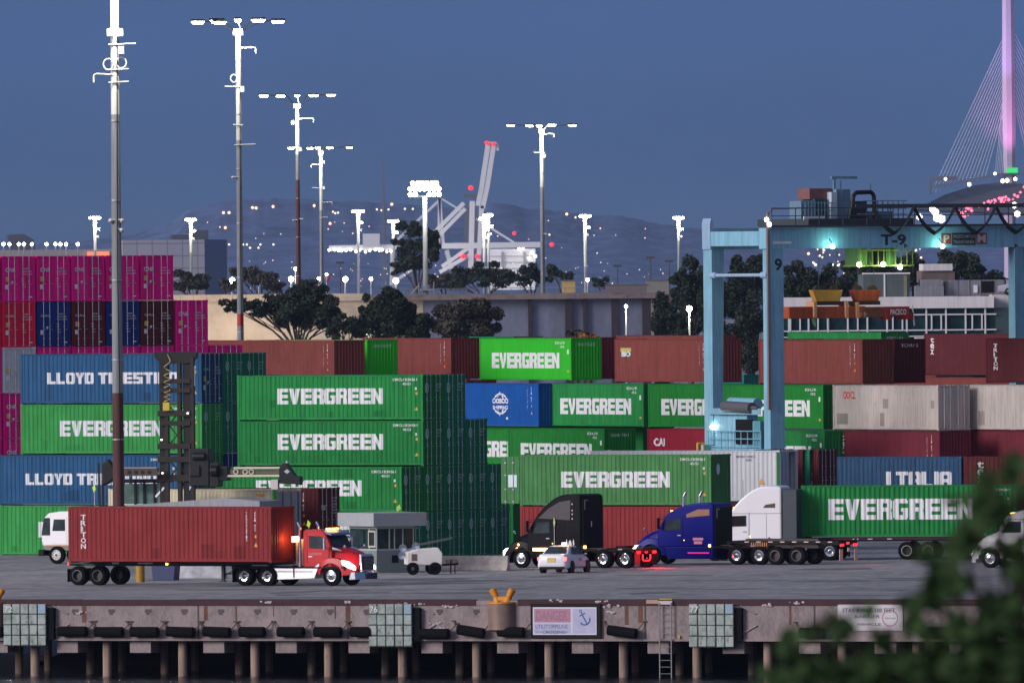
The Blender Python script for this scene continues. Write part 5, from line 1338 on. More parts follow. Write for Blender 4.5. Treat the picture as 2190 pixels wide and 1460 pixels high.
# sill beams, bogies and wheels
for x in (-0.1, xr):
    MB().box(x, x+1.1, -0.3, BWd+1.4, 0.95, 1.7).build('sill_beam', BL, cr, bevel=0.03)
    for y in (-0.1, 1.3, BWd-0.3, BWd+1.1):
        w_ = MB().lathe([(0.25, -0.2), (0.68, -0.22), (0.75, -0.1), (0.75, 0.1), (0.68, 0.22), (0.25, 0.2)], 20).build('wheel', RUBBER, cr, smooth=True); w_.location = (x+0.5, y, 0.75)
        w_.rotation_euler = (0, 0, R(90))
# walkway and rail along the top
DKS = plain('crane_dark', (0.045, 0.055, 0.065), 0.6)
MB().box(-0.1, xr+2.2, -0.45, 1.1, zt1+0.02, zt1+0.16).build('walkway', DKS, cr)
zr = cp(1700, 445)[1]
mb = MB()
for i in range(15): x = -0.05+i*(xr+2)/14; mb.box(x-0.025, x+0.025, -0.42, -0.37, zt1+0.16, zr)
for z in (zr-0.03, (zr+zt1)/2+0.1): mb.box(-0.05, xr+2, -0.42, -0.37, z, z+0.05)
mb.build('handrail', DKS, cr)
MB().box(6.2, xr+2.2, -0.62, -0.54, zr+0.02, zr+0.22).build('festoon_rail', DKS, cr)
# hanging cable loops
cb = MB(); rr = random.Random(3)
xs = [cp(p_, 445)[0] for p_ in (1855, 1942, 2030, 2117, 2202, 2290)]
for a, b_ in zip(xs, xs[1:]):
    zz = cp(1942, 441)[1]
    for off in (0, 0.05, -0.05, 0.1):
        dep = 1.72+off; pts = []
        for i in range(13):
            u = -1+2*i/12.0; pts.append(((a+b_)/2+u*(b_-a)/2, -0.72+off, zz-dep*(1-abs(u)**2.6*0.55-abs(u)*0.45)))
        cb.tube(pts, 0.065, 5)
cb.build('cable_loop', plain('cable_black', (0.01, 0.01, 0.012)), cr)
# lettering and maker's plate
bm_ = plain('crane_black_print', (0.015, 0.02, 0.03))
x, z = cp(1884, 525); x2, _ = cp(1938, 525)
flat(font('T-9', x, z, 0.72, x2-x, 0.035), -0.004).build('number_lettering', bm_, cr, fix=False)
x, z = cp(1657, 579); x2, _ = cp(1674, 579)
flat(font('9', x, z, 0.78, 0.56, 0.03), 0.012).build('leg_number', bm_, cr, fix=False)
def plate(pa, pb, ya, yb_, name, mat, y=-0.01):
    x0, z1 = cp(pa, ya); x1, z0 = cp(pb, yb_); return MB().box(x0, x1, y, 0.0, z0, z1).build(name, mat, cr), x0, x1, z0, z1
_, a, b_, c, d = plate(2013, 2034, 499, 522, 'maker_square', plain('plate_red', (0.28, 0.04, 0.03)), -0.02)
flat(font('P', a+0.16, c+0.1, d-c-0.2, (b_-a)*0.6, 0.03), -0.025).build('maker_letter', plain('letter_cream', (0.5, 0.42, 0.35)), cr, fix=False)
_, a, b_, c, d = plate(2036, 2086, 498, 524, 'maker_plate', plain('plate_black', (0.03, 0.025, 0.03)), -0.02)
flat(font('PACECO-MITSUI', a+0.08, (c+d)/2+0.06, 0.22, b_-a-0.16, 0.01)+font('TRANSTAINER', a+0.08, c+0.1, 0.22, b_-a-0.16, 0.01), -0.025).build('plate_lettering', plain('letter_cream2', (0.42, 0.40, 0.40)), cr, fix=False)
_, a, b_, c, d = plate(2088, 2110, 498, 522, 'maker_square', plain('plate_red', (0.28, 0.04, 0.03)), -0.02)
flat(font('M', a+0.08, c+0.1, d-c-0.2, b_-a-0.16, 0.03), -0.025).build('maker_letter', plain('letter_pale', (0.55, 0.52, 0.5)), cr, fix=False)
x, z = cp(1652, 519); x2, _ = cp(1692, 519)
MB().box(x, x2, -0.03, -0.003, z-0.08, z+0.08).build('white_bar', WHITE, cr)
# flood lamps under the girder
for px in (1780, 2015):
    x, z = cp(px, 527, -0.4)
    MB().bar((x, -0.05, z+0.5), (x, -0.4, z+0.2), 0.05).lathe([(0.02, 0.0), (0.2, 0.0)], 3, (x, -9, z)).build('lamp_bracket', DKS, cr)
    MB().ball((x, -0.42, z), 0.15, 10).build('flood_lamp', emit('lamp_green_white', (0.78, 1.0, 0.86), 22), cr, smooth=True)
    lamp('flood_light', (x, -0.50, z+0.12), 60, (0.35, 1.0, 0.75), cr, 0.15)
# trolley and machinery on top
tr = thing('crane_trolley', 'pale blue machinery trolley with a rusty box and small jib on top of the crane', 'crane trolley', c0+Vector((0, 0, 0)), YS)
TB = paint('trolley_blue', (0.16, 0.26, 0.34), 0.4, 0.5, 0.6)
def tp(px, py): return cp(px, py, 2.0)
def tbox(name, xa, xb, ya, yb_, y0=1.6, y1=3.0, mat=TB, bev=0.02):
    x0, z1 = tp(xa, ya); x1, z0 = tp(xb, yb_); return MB().box(x0, x1, y0, y1, z0, z1).build(name, mat, tr, bevel=bev)
tbox('base_frame', 1700, 1925, 468, 482, 0.4, 6.5, DKS)
tbox('winch_house', 1706, 1738, 430, 470); tbox('control_box', 1738, 1765, 425, 462, 1.8, 3.2, plain('dark_teal', (0.03, 0.08, 0.09)))
tbox('rusty_box', 1731, 1780, 403, 426, 2.0, 3.4, plain('rusty_box', (0.22, 0.10, 0.09), 0.8, vary=0.6)); tbox('white_cabinet', 1769, 1782, 411, 470, 1.5, 2.4, plain('cabinet_pale', (0.5, 0.58, 0.66)))
tbox('motor_house', 1781, 1812, 405, 470, 1.6, 3.2)
mb = MB(); jb = mb
a = tp(1784, 408); b_ = tp(1784, 380); mb.bar((a[0], 2, a[1]), (b_[0], 2, b_[1]), 0.14)
a = tp(1777, 380); b_ = tp(1832, 380); mb.bar((a[0], 2, a[1]), (b_[0], 2, b_[1]), 0.16)
mb.build('jib', TB, tr)
for pa, ya in ((1798, 386), (1861, 392)): a = tp(pa, 410); b_ = tp(pa, ya); MB().bar((a[0], 2, a[1]), (b_[0], 2, b_[1]), 0.06).build('antenna', TB, tr)
mb = MB(); pts = [tp(*q) for q in ((1806, 468), (1812, 440), (1814, 420), (1820, 412), (1852, 411), (1858, 418), (1859, 445), (1856, 468))]
mb.tube([(p_[0], 1.4, p_[1]) for p_ in pts], 0.14, 8); mb.build('black_pipe', plain('cable_black', (0.01, 0.01, 0.012)), tr)
mb = MB()
for px in range(1706, 1770, 7): a = tp(px, 470); b_ = tp(px, 432); mb.bar((a[0], 1.1, a[1]), (b_[0], 1.1, b_[1]), 0.045)
for px in range(1866, 1925, 11): a = tp(px, 470); b_ = tp(px, 428); mb.bar((a[0], 1.4, a[1]), (b_[0], 1.4, b_[1]), 0.06)
for y_, x0_, x1_ in ((434, 1704, 1768), (450, 1704, 1768), (430, 1830, 1925), (446, 1860, 1925), (458, 1820, 1925)): a = tp(x0_, y_); b_ = tp(x1_, y_); mb.bar((a[0], 1.2, a[1]), (b_[0], 1.2, b_[1]), 0.06)
mb.build('guard_rail', TB, tr)
tbox('hoist_drum', 1835, 1858, 430, 468, 2.2, 3.4, plain('drum_dark', (0.05, 0.06, 0.08))); tbox('small_motor', 1862, 1915, 452, 470, 2.2, 4.0, TB)
x, z = tp(1700, 470); MB().box(x, x+1.6, 0.9, 1.0, z, z+0.25).build('white_box', WHITE, tr)
for px, py in ((1634, 470), (1640, 480)): x, z = cp(px, py, 0.0); MB().ball((x, -0.3, z), 0.16, 8).build('lamp', LAMPWS, cr)
# cable drum pipe, muffler and machine platform on the left legs
mb = MB(); x, z = cp(1646, 455); xb, zb2 = cp(1646, 876)
mb.bar((-0.16, -0.12, zb2), (-0.16, -0.12, z), 0.18); mb.tube([(-0.16, -0.12, z), (0.1, -0.2, z+0.25), (3.2, -0.3, z+0.3)], 0.05, 6)
mb.build('riser_pipe', plain('pipe_brown', (0.20, 0.15, 0.15), 0.6), cr)
zp0, zp1 = cp(1650, 962)[1], cp(1650, 890)[1]
MB().box(-0.2, 0.9, 0.8, BWd+0.6, zp0-0.1, zp0+0.1).build('platform', BL, cr)
MB().box(0.1, 0.95, 3.0, BWd+0.3, zp0+0.1, zp1+0.3).build('engine_house', BL, cr, bevel=0.03)
MB().box(0.02, 0.9, 1.3, 3.0, zp0+0.1, zp1-0.3).build('battery_box', paint('crane_teal', (0.10, 0.28, 0.33)), cr, bevel=0.03)
MB().box(-0.01, 0.1, 2.2, 4.2, zp0+0.35, zp1-0.2).build('dark_opening', BLACKM, cr)
mb = MB()
for i in range(9): y = 0.85+i*(BWd-0.6)/8; mb.box(-0.24, -0.19, y-0.025, y+0.025, zp0, zp0+1.2)
for z in (zp0+0.2, zp0+0.7, zp0+1.2): mb.box(-0.24, -0.19, 0.85, BWd+0.4, z-0.03, z+0.03)
mb.build('platform_rail', BL, cr)
MB().box(-0.23, -0.18, 0.9, BWd+0.3, zp1+0.1, zp1+0.5).build('canopy_band', BL, cr)
zm = cp(1600, 872, 3)[1]
MB().cyl((-0.2, 1.2, zm), (-0.2, 1.9, zm+0.02), 0.12, n=10).cyl((-0.2, 1.9, zm), (-0.2, 5.2, zm+0.1), 0.36, n=18).build('muffler', plain('muffler', (0.10, 0.10, 0.11), 0.5), cr, smooth=True)
MB().cyl((0.3, 2.0, zm+0.25), (0.3, 5.2, zm+0.3), 0.38, n=18).build('air_cleaner', BL, cr, smooth=True)
x, z = cp(1523, 912, BWd); MB().ball((x, BWd, z), 0.14).build('lamp', LAMPW, cr)
# yellow gate and teal box by the platform
x, z = cp(1500, 948, BWd); t = thing('yellow_gate_frame', 'small yellow gate frame left of the crane platform', 'frame', c0+Vector((-math.sin(YS), math.cos(YS), 0))*BWd, YS)
a = cp(1492, 966, BWd); b_ = cp(1505, 947, BWd)
MB().bar((a[0], 0, a[1]-3), (a[0], 0, b_[1]), 0.09).bar((b_[0], 0, a[1]-3), (b_[0], 0, b_[1]), 0.09).bar((a[0], 0, b_[1]), (b_[0], 0, b_[1]), 0.09).build('post', plain('gate_yellow', (0.7, 0.7, 0.05)), t)
a = cp(1508, 966, BWd); b_ = cp(1526, 950, BWd)
MB().box(a[0], b_[0], 0, 0.5, a[1]-3, b_[1]).build('teal_box', plain('teal_box', (0.25, 0.5, 0.5)), t, bevel=0.02)
# operator cab under the girder
ca = thing('operator_cab', 'green lit operator cab hanging under the crane girder', 'crane cab', c0, YS)
GC = paint('cab_green_lit', (0.12, 0.28, 0.10), 0.2, 0.5, 0.5)  # green lamp light put into the wall, floor and post colours
def pp(px, py, y=3.0): return cp(px, py, y)
x0, z1 = pp(1832, 534); x1, z0 = pp(1943, 566)
MB().box(x0, x0+0.5, 2.6, 4.4, z0, z1+0.3).box(x0+2.0, x1-1.2, 2.6, 4.4, z0, z1+0.3).build('cab_wall', GC, ca)
MB().box(x0+0.5, x0+1.2, 2.8, 4.2, z0, z1).build('glass_pane', glass('cab_glass', (0.05, 0.10, 0.03)), ca)
MB().prism([(x0+1.2, z0-0.05), (x0+1.9, z0-0.15), (x0+2.0, z1), (x0+1.2, z1)], 2.6, 4.4).build('cab_seat_box', BLACKM, ca)
MB().box(x0-0.1, x1+0.1, 2.5, 4.5, z0-0.1, z0).box(x0, x1, 2.5, 2.56, z1-0.1, z1).build('cab_floor', plain('floor_green_lit', (0.25, 0.38, 0.08)), ca)
mb = MB()
for i in range(10): x = x0+i*(x1-x0)/9; mb.bar((x, 2.5, z0), (x, 2.5, z1+0.4), 0.05)
mb.build('cab_post', plain('post_green_lit', (0.18, 0.28, 0.10)), ca)
for px, py in ((1825, 566), (1876, 565), (1912, 571)):
    x, z = pp(px, py); MB().ball((x, 2.3, z), 0.16, 10).build('lamp', emit('lamp_yellow_white', (1.0, 1.0, 0.70), 22), ca, smooth=True)
    lamp('cab_light', (x, 2.1, z-0.05), 45, (0.75, 1.0, 0.35), ca, 0.15)
# spreader
sp = thing('spreader', 'rusty orange container spreader hanging from the crane ropes', 'spreader', c0, YS)
OR = paint('spreader_orange', (0.42, 0.085, 0.035), 0.9, 0.5, 0.8); OR2 = paint('spreader_red', (0.30, 0.035, 0.03), 0.5, 0.5, 0.7); ORY = plain('bracket_amber', (0.60, 0.30, 0.04), vary=0.5); PCH = plain('peach_strap', (0.70, 0.33, 0.16))
def sx(px, py): return cp(px, py, 3.0)
x0, z1 = sx(1684, 656); x1, z0 = sx(1848, 680)
xm, _ = sx(1848, 660); xe, ze = sx(1940, 683)
MB().box(x0, xm, 2.8, 3.5, z0, z1).build('main_beam', OR, sp, bevel=0.04)
MB().box(xm, xm+1.5, 2.85, 3.45, z0+0.05, z1-0.05).build('telescopic_beam', plain('beam_dark_orange', (0.20, 0.06, 0.03), vary=0.8), sp, bevel=0.03)
MB().prism([(xm+1.5, z0-0.1), (xe-1.4, ze), (xe-1.2, ze+0.25), (xe-0.5, ze+0.25), (xe-0.4, ze), (xe, ze), (xe, z1-0.05), (xm+1.4, z1-0.05)], 2.7, 3.6).build('end_beam', OR2, sp, bevel=0.02)
MB().box(xe, xe+0.35, 2.8, 3.5, ze, ze+0.45).build('corner_guide', OR2, sp)
x, z = sx(1899, 673); x2, _ = sx(1933, 673); flat(font('PACECO', x, z, 0.36, x2-x, 0.02), 2.69).build('lettering', WHITE, sp, fix=False)
for px, top in ((1738, 645), (1806, 645), (1829, 646)):
    a = sx(px-3, 680); b_ = sx(px+4, top); MB().box(a[0], b_[0], 2.70, 3.6, a[1], b_[1]).build('strap', PCH, sp, bevel=0.04)
a = sx(1742, 653); b_ = sx(1880, 643); MB().box(a[0], b_[0], 2.85, 3.45, a[1], b_[1]).build('head_frame', plain('frame_brown', (0.05, 0.02, 0.015)), sp)
for pa, pb, m_ in ((1739, 1798, ORY), (1825, 1880, OR)):
    q = [sx(pa-3, 620), sx(pb+3, 620), sx(pb-4, 646), sx(pa+6, 646)]
    MB().prism(q[::-1], 2.9, 3.4).build('sheave_bracket', m_, sp, bevel=0.02)
    for dx in (12, pb-pa-12):
        a = sx(pa+dx, 620); MB().lathe([(0, -0.15), (0.30, -0.15), (0.30, 0.15), (0, 0.15)], 14, (a[0], 3.15, a[1])).build('sheave', plain('sheave_dark', (0.06, 0.03, 0.02)), sp)
mb = MB()
for px in (1752, 1790, 1836, 1870): a = sx(px, 620); mb.cyl((a[0], 3.1, a[1]), (a[0]+0.1, 3.1, zb1+0.3), 0.022, n=5)
mb.build('hoist_rope', plain('rope_dark', (0.05, 0.055, 0.06)), sp)
MB().prism([sx(1736, 680), sx(1744, 682), sx(1745, 698), sx(1740, 692)], 3.0, 3.1).build('flipper_guide', plain('guide_lime', (0.3, 0.6, 0.3)), sp)
MB().bar((xe+0.4, 3.0, ze+0.9), (xe+0.55, 3.0, ze-0.4), 0.08).build('white_guide', WHITE, sp)
a = sx(1853, 675); flat(font('9', a[0]-0.35, a[1]-0.1, 0.34, 0.22, 0.02)+font('20', a[0]-0.95, a[1]-0.08, 0.3, 0.45, 0.02), 2.79).build('number_marks', plain('mark_grey', (0.35, 0.38, 0.3)), sp, fix=False)

# ------------------------------------------------------------------ container handler with tall mast
YH = -R(12)
h0 = PS(377, 38.45)
hd = thing('container_handler', 'dark mast truck with a coiled yellow hose and wide spreader, behind the red container', 'forklift', h0, YH)
def hp(px, py): return onplane(px, py, h0, YH)
MD = plain('mast_black', (0.007, 0.006, 0.006), 0.5, vary=0.5); MBr = plain('mast_brown', (0.022, 0.014, 0.011), 0.6, vary=0.7)
z1 = hp(377, 752)[1]
mb = MB()
for xa, xb in ((340, 353), (391, 408)): a = hp(xa, 800)[0]; b_ = hp(xb, 800)[0]; mb.box(a, b_, 0, 0.30, 0.6, z1)
mb.build('inner_mast', MD, hd, bevel=0.01)
mb = MB()
for xa, xb in ((354, 361), (380, 388), (409, 416)): a = hp(xa, 900)[0]; b_ = hp(xb, 900)[0]; mb.box(a, b_, -0.15, 0.20, 0.6, z1-0.6 if xa < 400 else z1-0.25)
mb.build('outer_mast', MBr, hd, bevel=0.01)
a, za = hp(330, 778); b_, zb3 = hp(422, 752)
MB().prism([(a, zb3), (a+0.05, zb3-0.35), (a+0.45, za), (b_-0.45, za), (b_-0.05, zb3-0.35), (b_, zb3)], -0.1, 0.35).build('mast_head', MD, hd, bevel=0.02)
for py, h in ((815, 10), (835, 10), (884, 12), (905, 10), (954, 12), (982, 12), (1022, 14)):
    mb = MB(); x0, z = hp(343, py); x1, _ = hp(408, py); mb.box(x0-0.12 if h > 11 else x0, x1+0.02, -0.2, 0.1, z-h/77.0, z+h/77.0); mb.build('cross_member', MBr, hd, bevel=0.01)
mb = MB()
for ya, yb_ in ((868, 905), (910, 950), (985, 1020)):
    a = hp(362, ya); b_ = hp(394, yb_); c = hp(394, ya); d = hp(362, yb_)
    mb.bar((a[0], 0.05, a[1]), (b_[0], 0.05, b_[1]), 0.06).bar((c[0], 0.1, c[1]), (d[0], 0.1, d[1]), 0.06)
mb.build('cross_brace', MBr, hd)
# coiled hose
pts = []; n_ = 16
for i in range(n_*8+1):
    u = i/(n_*8.0); py = 757+118*(u**0.72); x, z = hp(360, py); a = 2*math.pi*n_*0.55*(u**1.25); pts.append((x+0.17*math.sin(a), -0.28+0.12*math.cos(a), z))
MB().tube(pts, 0.022, 5).build('coiled_hose', plain('hose_cream', (0.60, 0.50, 0.22), 0.6), hd)
a = hp(352, 878); b_ = hp(366, 860); MB().box(a[0], b_[0], -0.42, -0.2, a[1], b_[1]).build('hose_box', plain('hose_yellow', (0.6, 0.42, 0.05)), hd, bevel=0.02)
for px, py in ((348, 940), (350, 1011), (404, 883)): a = hp(px, py); MB().cb((a[0], -0.3, a[1]), (0.10, 0.05, 0.06)).build('small_lamp', LAMPWS, hd)
MB().box(hp(412, 782)[0], hp(417, 782)[0], -0.02, 0.02, hp(415, 825)[1], hp(415, 782)[1]).build('glass_pipe', WHITE, hd)
# spreader arms
def hbox(name, xa, xb, ya, yb_, y0, y1, mat, bev=0.01):
    a = hp(xa, yb_); b_ = hp(xb, ya); return MB().box(a[0], b_[0], y0, y1, a[1], b_[1]).build(name, mat, hd, bevel=bev)
hbox('left_arm', 238, 345, 1000, 1017, -0.9, -0.6, plain('arm_brown', (0.10, 0.065, 0.06), vary=0.6))
hbox('left_arm_rail', 262, 343, 998, 1001, -0.95, -0.9, plain('arm_rail', (0.45, 0.33, 0.28)))
mb = MB()
for i in range(4): a = hp(285+i*14, 1009); mb.cb((a[0], -0.905, a[1]), (0.22, 0.02, 0.2))
mb.build('arm_recess', MD, hd)
a = hp(240, 1010); MB().loft([ring(-0.35, -0.75, 0.55, 0.3, 0.1), ring(0.0, -0.6, 0.75, 0.3, 0.1), ring(0.35, -0.3, 0.3, 0.3, 0.1)]).build('left_end_block', MD, hd).location = (a[0], -0.7, a[1])
a = hp(455, 1010)
MB().box(-1.15, 0.0, -0.6, 0.6, -0.75, 1.35).box(0.0, 0.55, -0.55, 0.5, -0.8, 0.55).box(0.55, 1.05, -0.5, 0.4, -0.45, 0.35).cyl((-0.9, -0.62, 0.9), (-0.2, -0.62, 0.9), 0.22).cyl((0.1, -0.6, 0.1), (0.5, -0.6, 0.1), 0.3).box(-1.1, -0.5, -0.7, -0.6, -0.2, 0.4).build('side_shift_block', plain('block_black', (0.006, 0.006, 0.008)), hd, bevel=0.06).location = (a[0], -0.3, a[1])
ARM = plain('arm_cream', (0.66, 0.58, 0.45), 0.5, vary=0.4)
hbox('right_arm_top', 508, 612, 997, 1002, -0.95, -0.6, ARM); hbox('right_arm_bottom', 495, 612, 1014, 1019, -0.95, -0.6, ARM); hbox('right_arm_web', 500, 612, 1003, 1013, -0.82, -0.75, plain('web_brown', (0.13, 0.12, 0.08), vary=0.8))
mb = MB()
for px in (512, 532, 545): a = hp(px, 1008); mb.lathe([(0.10, -0.03), (0.15, -0.03), (0.15, 0.03), (0.10, 0.03), (0.10, -0.03)], 14, (a[0], -0.86, a[1]))
mb.build('round_cutout', ARM, hd)
a = [hp(*q) for q in ((607, 1033), (607, 1000), (614, 990), (622, 990), (640, 1016), (652, 1018), (652, 1036), (640, 1034))]
MB().prism(a[::-1], -1.2, -0.5).build('right_end_block', plain('block_black', (0.012, 0.012, 0.014)), hd, bevel=0.02)
a = hp(624, 1007); MB().add([(a[0]-0.17, -1.21, a[1]), (a[0], -1.21, a[1]-0.13), (a[0]+0.17, -1.21, a[1]), (a[0], -1.21, a[1]+0.13)], [(0, 1, 2, 3)]).build('diamond_sign', plain('sign_grey', (0.45, 0.45, 0.47)), hd, fix=False)
a = hp(622, 988); MB().ball((a[0], -0.9, a[1]), 0.10).build('end_knob', STEEL, hd)
a = hp(598, 1034); MB().box(a[0]-0.2, a[0]+0.2, -1.3, -1.0, a[1]-0.3, a[1]+0.25).build('lock_box', plain('lock_pale', (0.55, 0.5, 0.5)), hd, bevel=0.02)
# cab, body and wheels
a = hp(205, 1078); b_ = hp(345, 1015)
mb = MB()
for px in (212, 246, 281, 300, 322, 338): x = hp(px, 1040)[0]; mb.box(x-0.06, x+0.06, 0.9, 1.0, a[1]-0.3, b_[1]-0.3)
mb.box(hp(232, 1)[0], hp(340, 1)[0], 0.9, 2.3, b_[1]-0.45, b_[1]-0.25); mb.box(a[0], b_[0], 0.9, 1.0, a[1]-0.3, a[1]-0.1)
mb.build('cab_frame', MD, hd)
MB().box(hp(232, 1)[0], hp(330, 1)[0], 1.0, 1.04, a[1], b_[1]-0.5).build('cab_glass', glass('cab_glass2', (0.10, 0.16, 0.14)), hd)
MB().box(hp(215, 1)[0], hp(420, 1)[0], 1.0, 3.2, 0.9, a[1]-0.1).build('engine_body', plain('handler_body', (0.30, 0.27, 0.20)), hd, bevel=0.05)
x = hp(208, 1030)[0]; MB().bar((x, 0.6, 2.2), (x-0.05, 0.6, hp(205, 990)[1]), 0.10).build('exhaust_pipe', MD, hd)
mb = MB(); p1 = hp(332, 1062); p2 = hp(352, 1042); mb.bar((p1[0], 0.2, p1[1]), (p2[0], 0.0, p2[1]), 0.12); p1 = hp(395, 1062); p2 = hp(410, 1038); mb.bar((p1[0], 0.2, p1[1]), (p2[0], 0.0, p2[1]), 0.12); mb.build('tilt_cylinder', STEEL, hd)
for x in (-3.2, 0.3, 1.2):
    w_ = MB().lathe([(0.35, -0.25), (0.8, -0.28), (0.9, -0.1), (0.9, 0.1), (0.8, 0.28), (0.35, 0.25)], 22).build('wheel', RUBBER, hd, smooth=True); w_.location = (x, 0.9, 0.9)
MB().cb((hp(405, 900)[0], -0.02, hp(403, 883)[1]), (0.3, 0.02, 0.25)).build('small_sign', STEEL, hd)

# ------------------------------------------------------------------ high light masts
MASTG = paint('mast_grey', (0.23, 0.24, 0.25), 0.35, 0.5, 0.5); MASTB = paint('mast_rust', (0.105, 0.048, 0.045), 0.2, 0.6, 0.4); MASTR = plain('red_band', (0.36, 0.02, 0.02), 0.5); MASTW = paint('mast_lit_pale', (0.50, 0.50, 0.46), 0.1, 0.5, 0.2); MASTD = plain('arm_dark', (0.006, 0.006, 0.007), spec=0.05)  # upper shafts paler: light of their own lamps put into the paint
def mast(px, s, ytop, label, w0, w1, secs, heads, arms=(), brk=(), drop=0.0, power=9000, r_head=None, boxes=()):
    p0 = PS(px, s); d = p0.y
    zt = CZ - uv(px, ytop)[1]/s if ytop is not None else 34.0
    t = thing('light_mast', label, 'light mast', p0, 0, 'tall light masts of the yard')
    def zof(py): return CZ - uv(px, py)[1]/s
    def rad(z): return (w0 + (w1-w0)*z/zt)/2
    lo = -0.0
    for py, mat, nm in secs:     # from the ground up
        hi = zt-1.0 if py is None else zof(py)
        MB().cyl((0, 0, lo), (0, 0, hi), rad(lo), rad(hi), n=18, cap=False).build(nm, mat, t, smooth=True); lo = hi
    MB().cyl((0, 0, zt-1.0), (0, 0, zt-0.15), rad(lo), max(rad(lo), 0.22), n=18).cyl((0, 0, zt-0.5), (0, 0, zt), 0.42 if heads else 0.2, n=16).build('mast_head', MASTW, t, smooth=True)
    mb = MB(); z = 3
    while z < zt-2: mb.cyl((0, 0, z), (0, 0, z+0.06), rad(z)+0.02, n=16); z += 4.3
    mb.build('joint_ring', STEEL, t)
    MB().tube([(rad(0)*0.6, -rad(0)-0.05, 0), (rad(zt*.5)*0.2, -rad(zt*.5)-0.05, zt*0.5), (rad(zt)*.7, -rad(zt)-0.04, zt-2)], 0.025, 5).build('cable', BLACKM, t)
    for dx, dy, dz in heads:
        bx = math.copysign(0.25, dx) if dx else 0.0
        MB().bar((bx, dy*0.1, zt-0.2), (dx*0.62, dy*0.62, zt+dz-0.06), 0.07).bar((dx*0.62, dy*0.62, zt+dz-0.06), (dx, dy, zt+dz+0.06), 0.09).build('lamp_arm', MASTG if abs(dx) < 1.4 else MASTD, t)
        a = math.atan2(dy, dx if dx else 0.01)
        hd_ = MB().box(-0.55, 0.55, -0.28, 0.28, 0.0, 0.17).build('luminaire', MASTD, t, bevel=0.04)
        hd_.location = (dx*1.02, dy*1.02, zt+dz); hd_.rotation_euler = (0, 0, a)
        MB().loft([[(x, y, z) for x, y in ((-0.50*k, -0.26*k), (0.50*k, -0.26*k), (0.50*k, 0.26*k), (-0.50*k, 0.26*k))] for z, k in ((-0.01, 1), (-0.20, 0.72))]).build('lens', LAMPW, hd_)
    for py, side, ln, kind in brk:
        z = zof(py); s_ = side
        if kind == 'hook': MB().tube([(0, -0.2, z), (s_*ln*0.88, -0.2, z+0.05), (s_*ln, -0.2, z-0.05), (s_*ln, -0.2, z-0.42)], 0.05, 6).build('camera_bracket', MASTW, t)
        elif kind == 'bar': MB().tube([(-s_*0.35, -0.25, z), (s_*ln, -0.25, z+0.05)], 0.045, 6).build('side_bar', MASTW, t)
        elif kind == 'ring': MB().tube([(s_*(0.35+0.28*math.cos(a)), -0.25, z+0.3*math.sin(a)) for a in [math.pi*2*i/10 for i in range(11)]], 0.045, 5).build('ring_bracket', MASTW, t)
        elif kind == 'box': MB().cb((s_*ln, -0.35, z), (0.32, 0.25, 0.42)).build('equipment_box', MASTW, t, bevel=0.02)
        elif kind == 'cam': MB().cyl((0, -0.2, z), (s_*ln, -0.25, z), 0.04, n=6).ball((s_*ln, -0.25, z-0.06), 0.15, 8).build('camera', STEEL, t, smooth=True)
    if power: 
        lamp('mast_light', (0.0, -2.6, zt-1.2), power, (1.0, 0.96, 0.88), t, 0.3)
    return t
H5 = ((-2.05, -0.3, 0.62), (-1.25, 1.0, 0.80), (0.02, -1.2, 0.75), (1.15, 0.9, 0.72), (2.0, -0.5, 0.62), (-1.2, -0.9, 0.6), (1.3, -0.9, 0.70))
mast(255, 39.6, None, 'tallest near mast whose top is cut by the picture, brownish lower down', 0.66, 0.42,
     ((840, MASTB, 'lower_section'), (245, MASTG, 'middle_section'), (None, MASTW, 'upper_section')), H5,
     brk=((96, 1, 1.15, 'bar'), (108, 1, 0.35, 'box'), (70, 1, 0.3, 'box'), (70, -1, 0.25, 'box'), (150, 1, 0.75, 'bar'), (177, 1, 0.75, 'bar'), (160, -1, 1.15, 'hook'), (135, 1, 0.62, 'ring'), (138, -1, 0.4, 'ring'), (470, 1, 0.32, 'cam'), (470, -1, 0.30, 'cam'), (490, 1, 0.3, 'cam')), power=8500)
mast(517, 27.0, 62, 'second tallest mast with five lit lamps in a crown, red band above the brown containers', 0.58, 0.40,
     ((697, MASTG, 'base_section'), (671, MASTR, 'red_band'), (300, MASTG, 'middle_section'), (None, MASTW, 'upper_section')), ((-3.1, -0.4, 0.60), (-1.65, 1.0, 0.70), (0.02, -1.0, 0.72), (1.6, -0.9, 0.70), (3.1, 0.4, 0.62), (-1.4, -1.2, 0.55)),
     brk=((103, 1, 1.4, 'hook'), (168, -1, 1.0, 'ring'), (186, -1, 1.1, 'bar'), (192, 1, 0.3, 'box'), (268, -1, 0.45, 'bar'), (310, 1, 1.3, 'bar'), (378, -1, 0.5, 'cam')), power=4200)
mast(641, 19.3, 222, 'third mast with lamps in a crown, dark red lower half', 0.62, 0.42,
     ((700, MASTG, 'base_section'), (660, MASTR, 'red_band'), (385, MASTB, 'lower_section'), (330, MASTG, 'middle_section'), (None, MASTW, 'upper_section')), ((-3.6, -0.4, 0.95), (-1.8, 1.0, 0.95), (0.02, -0.5, 0.95), (1.8, -0.8, 0.95), (3.7, 0.3, 0.98)),
     brk=((254, 1, 1.8, 'hook'), (262, -1, 0.5, 'box'), (316, -1, 1.1, 'bar'), (320, 1, 0.3, 'box'), (470, -1, 0.5, 'cam'), (468, 1, 0.5, 'cam')), power=4200)
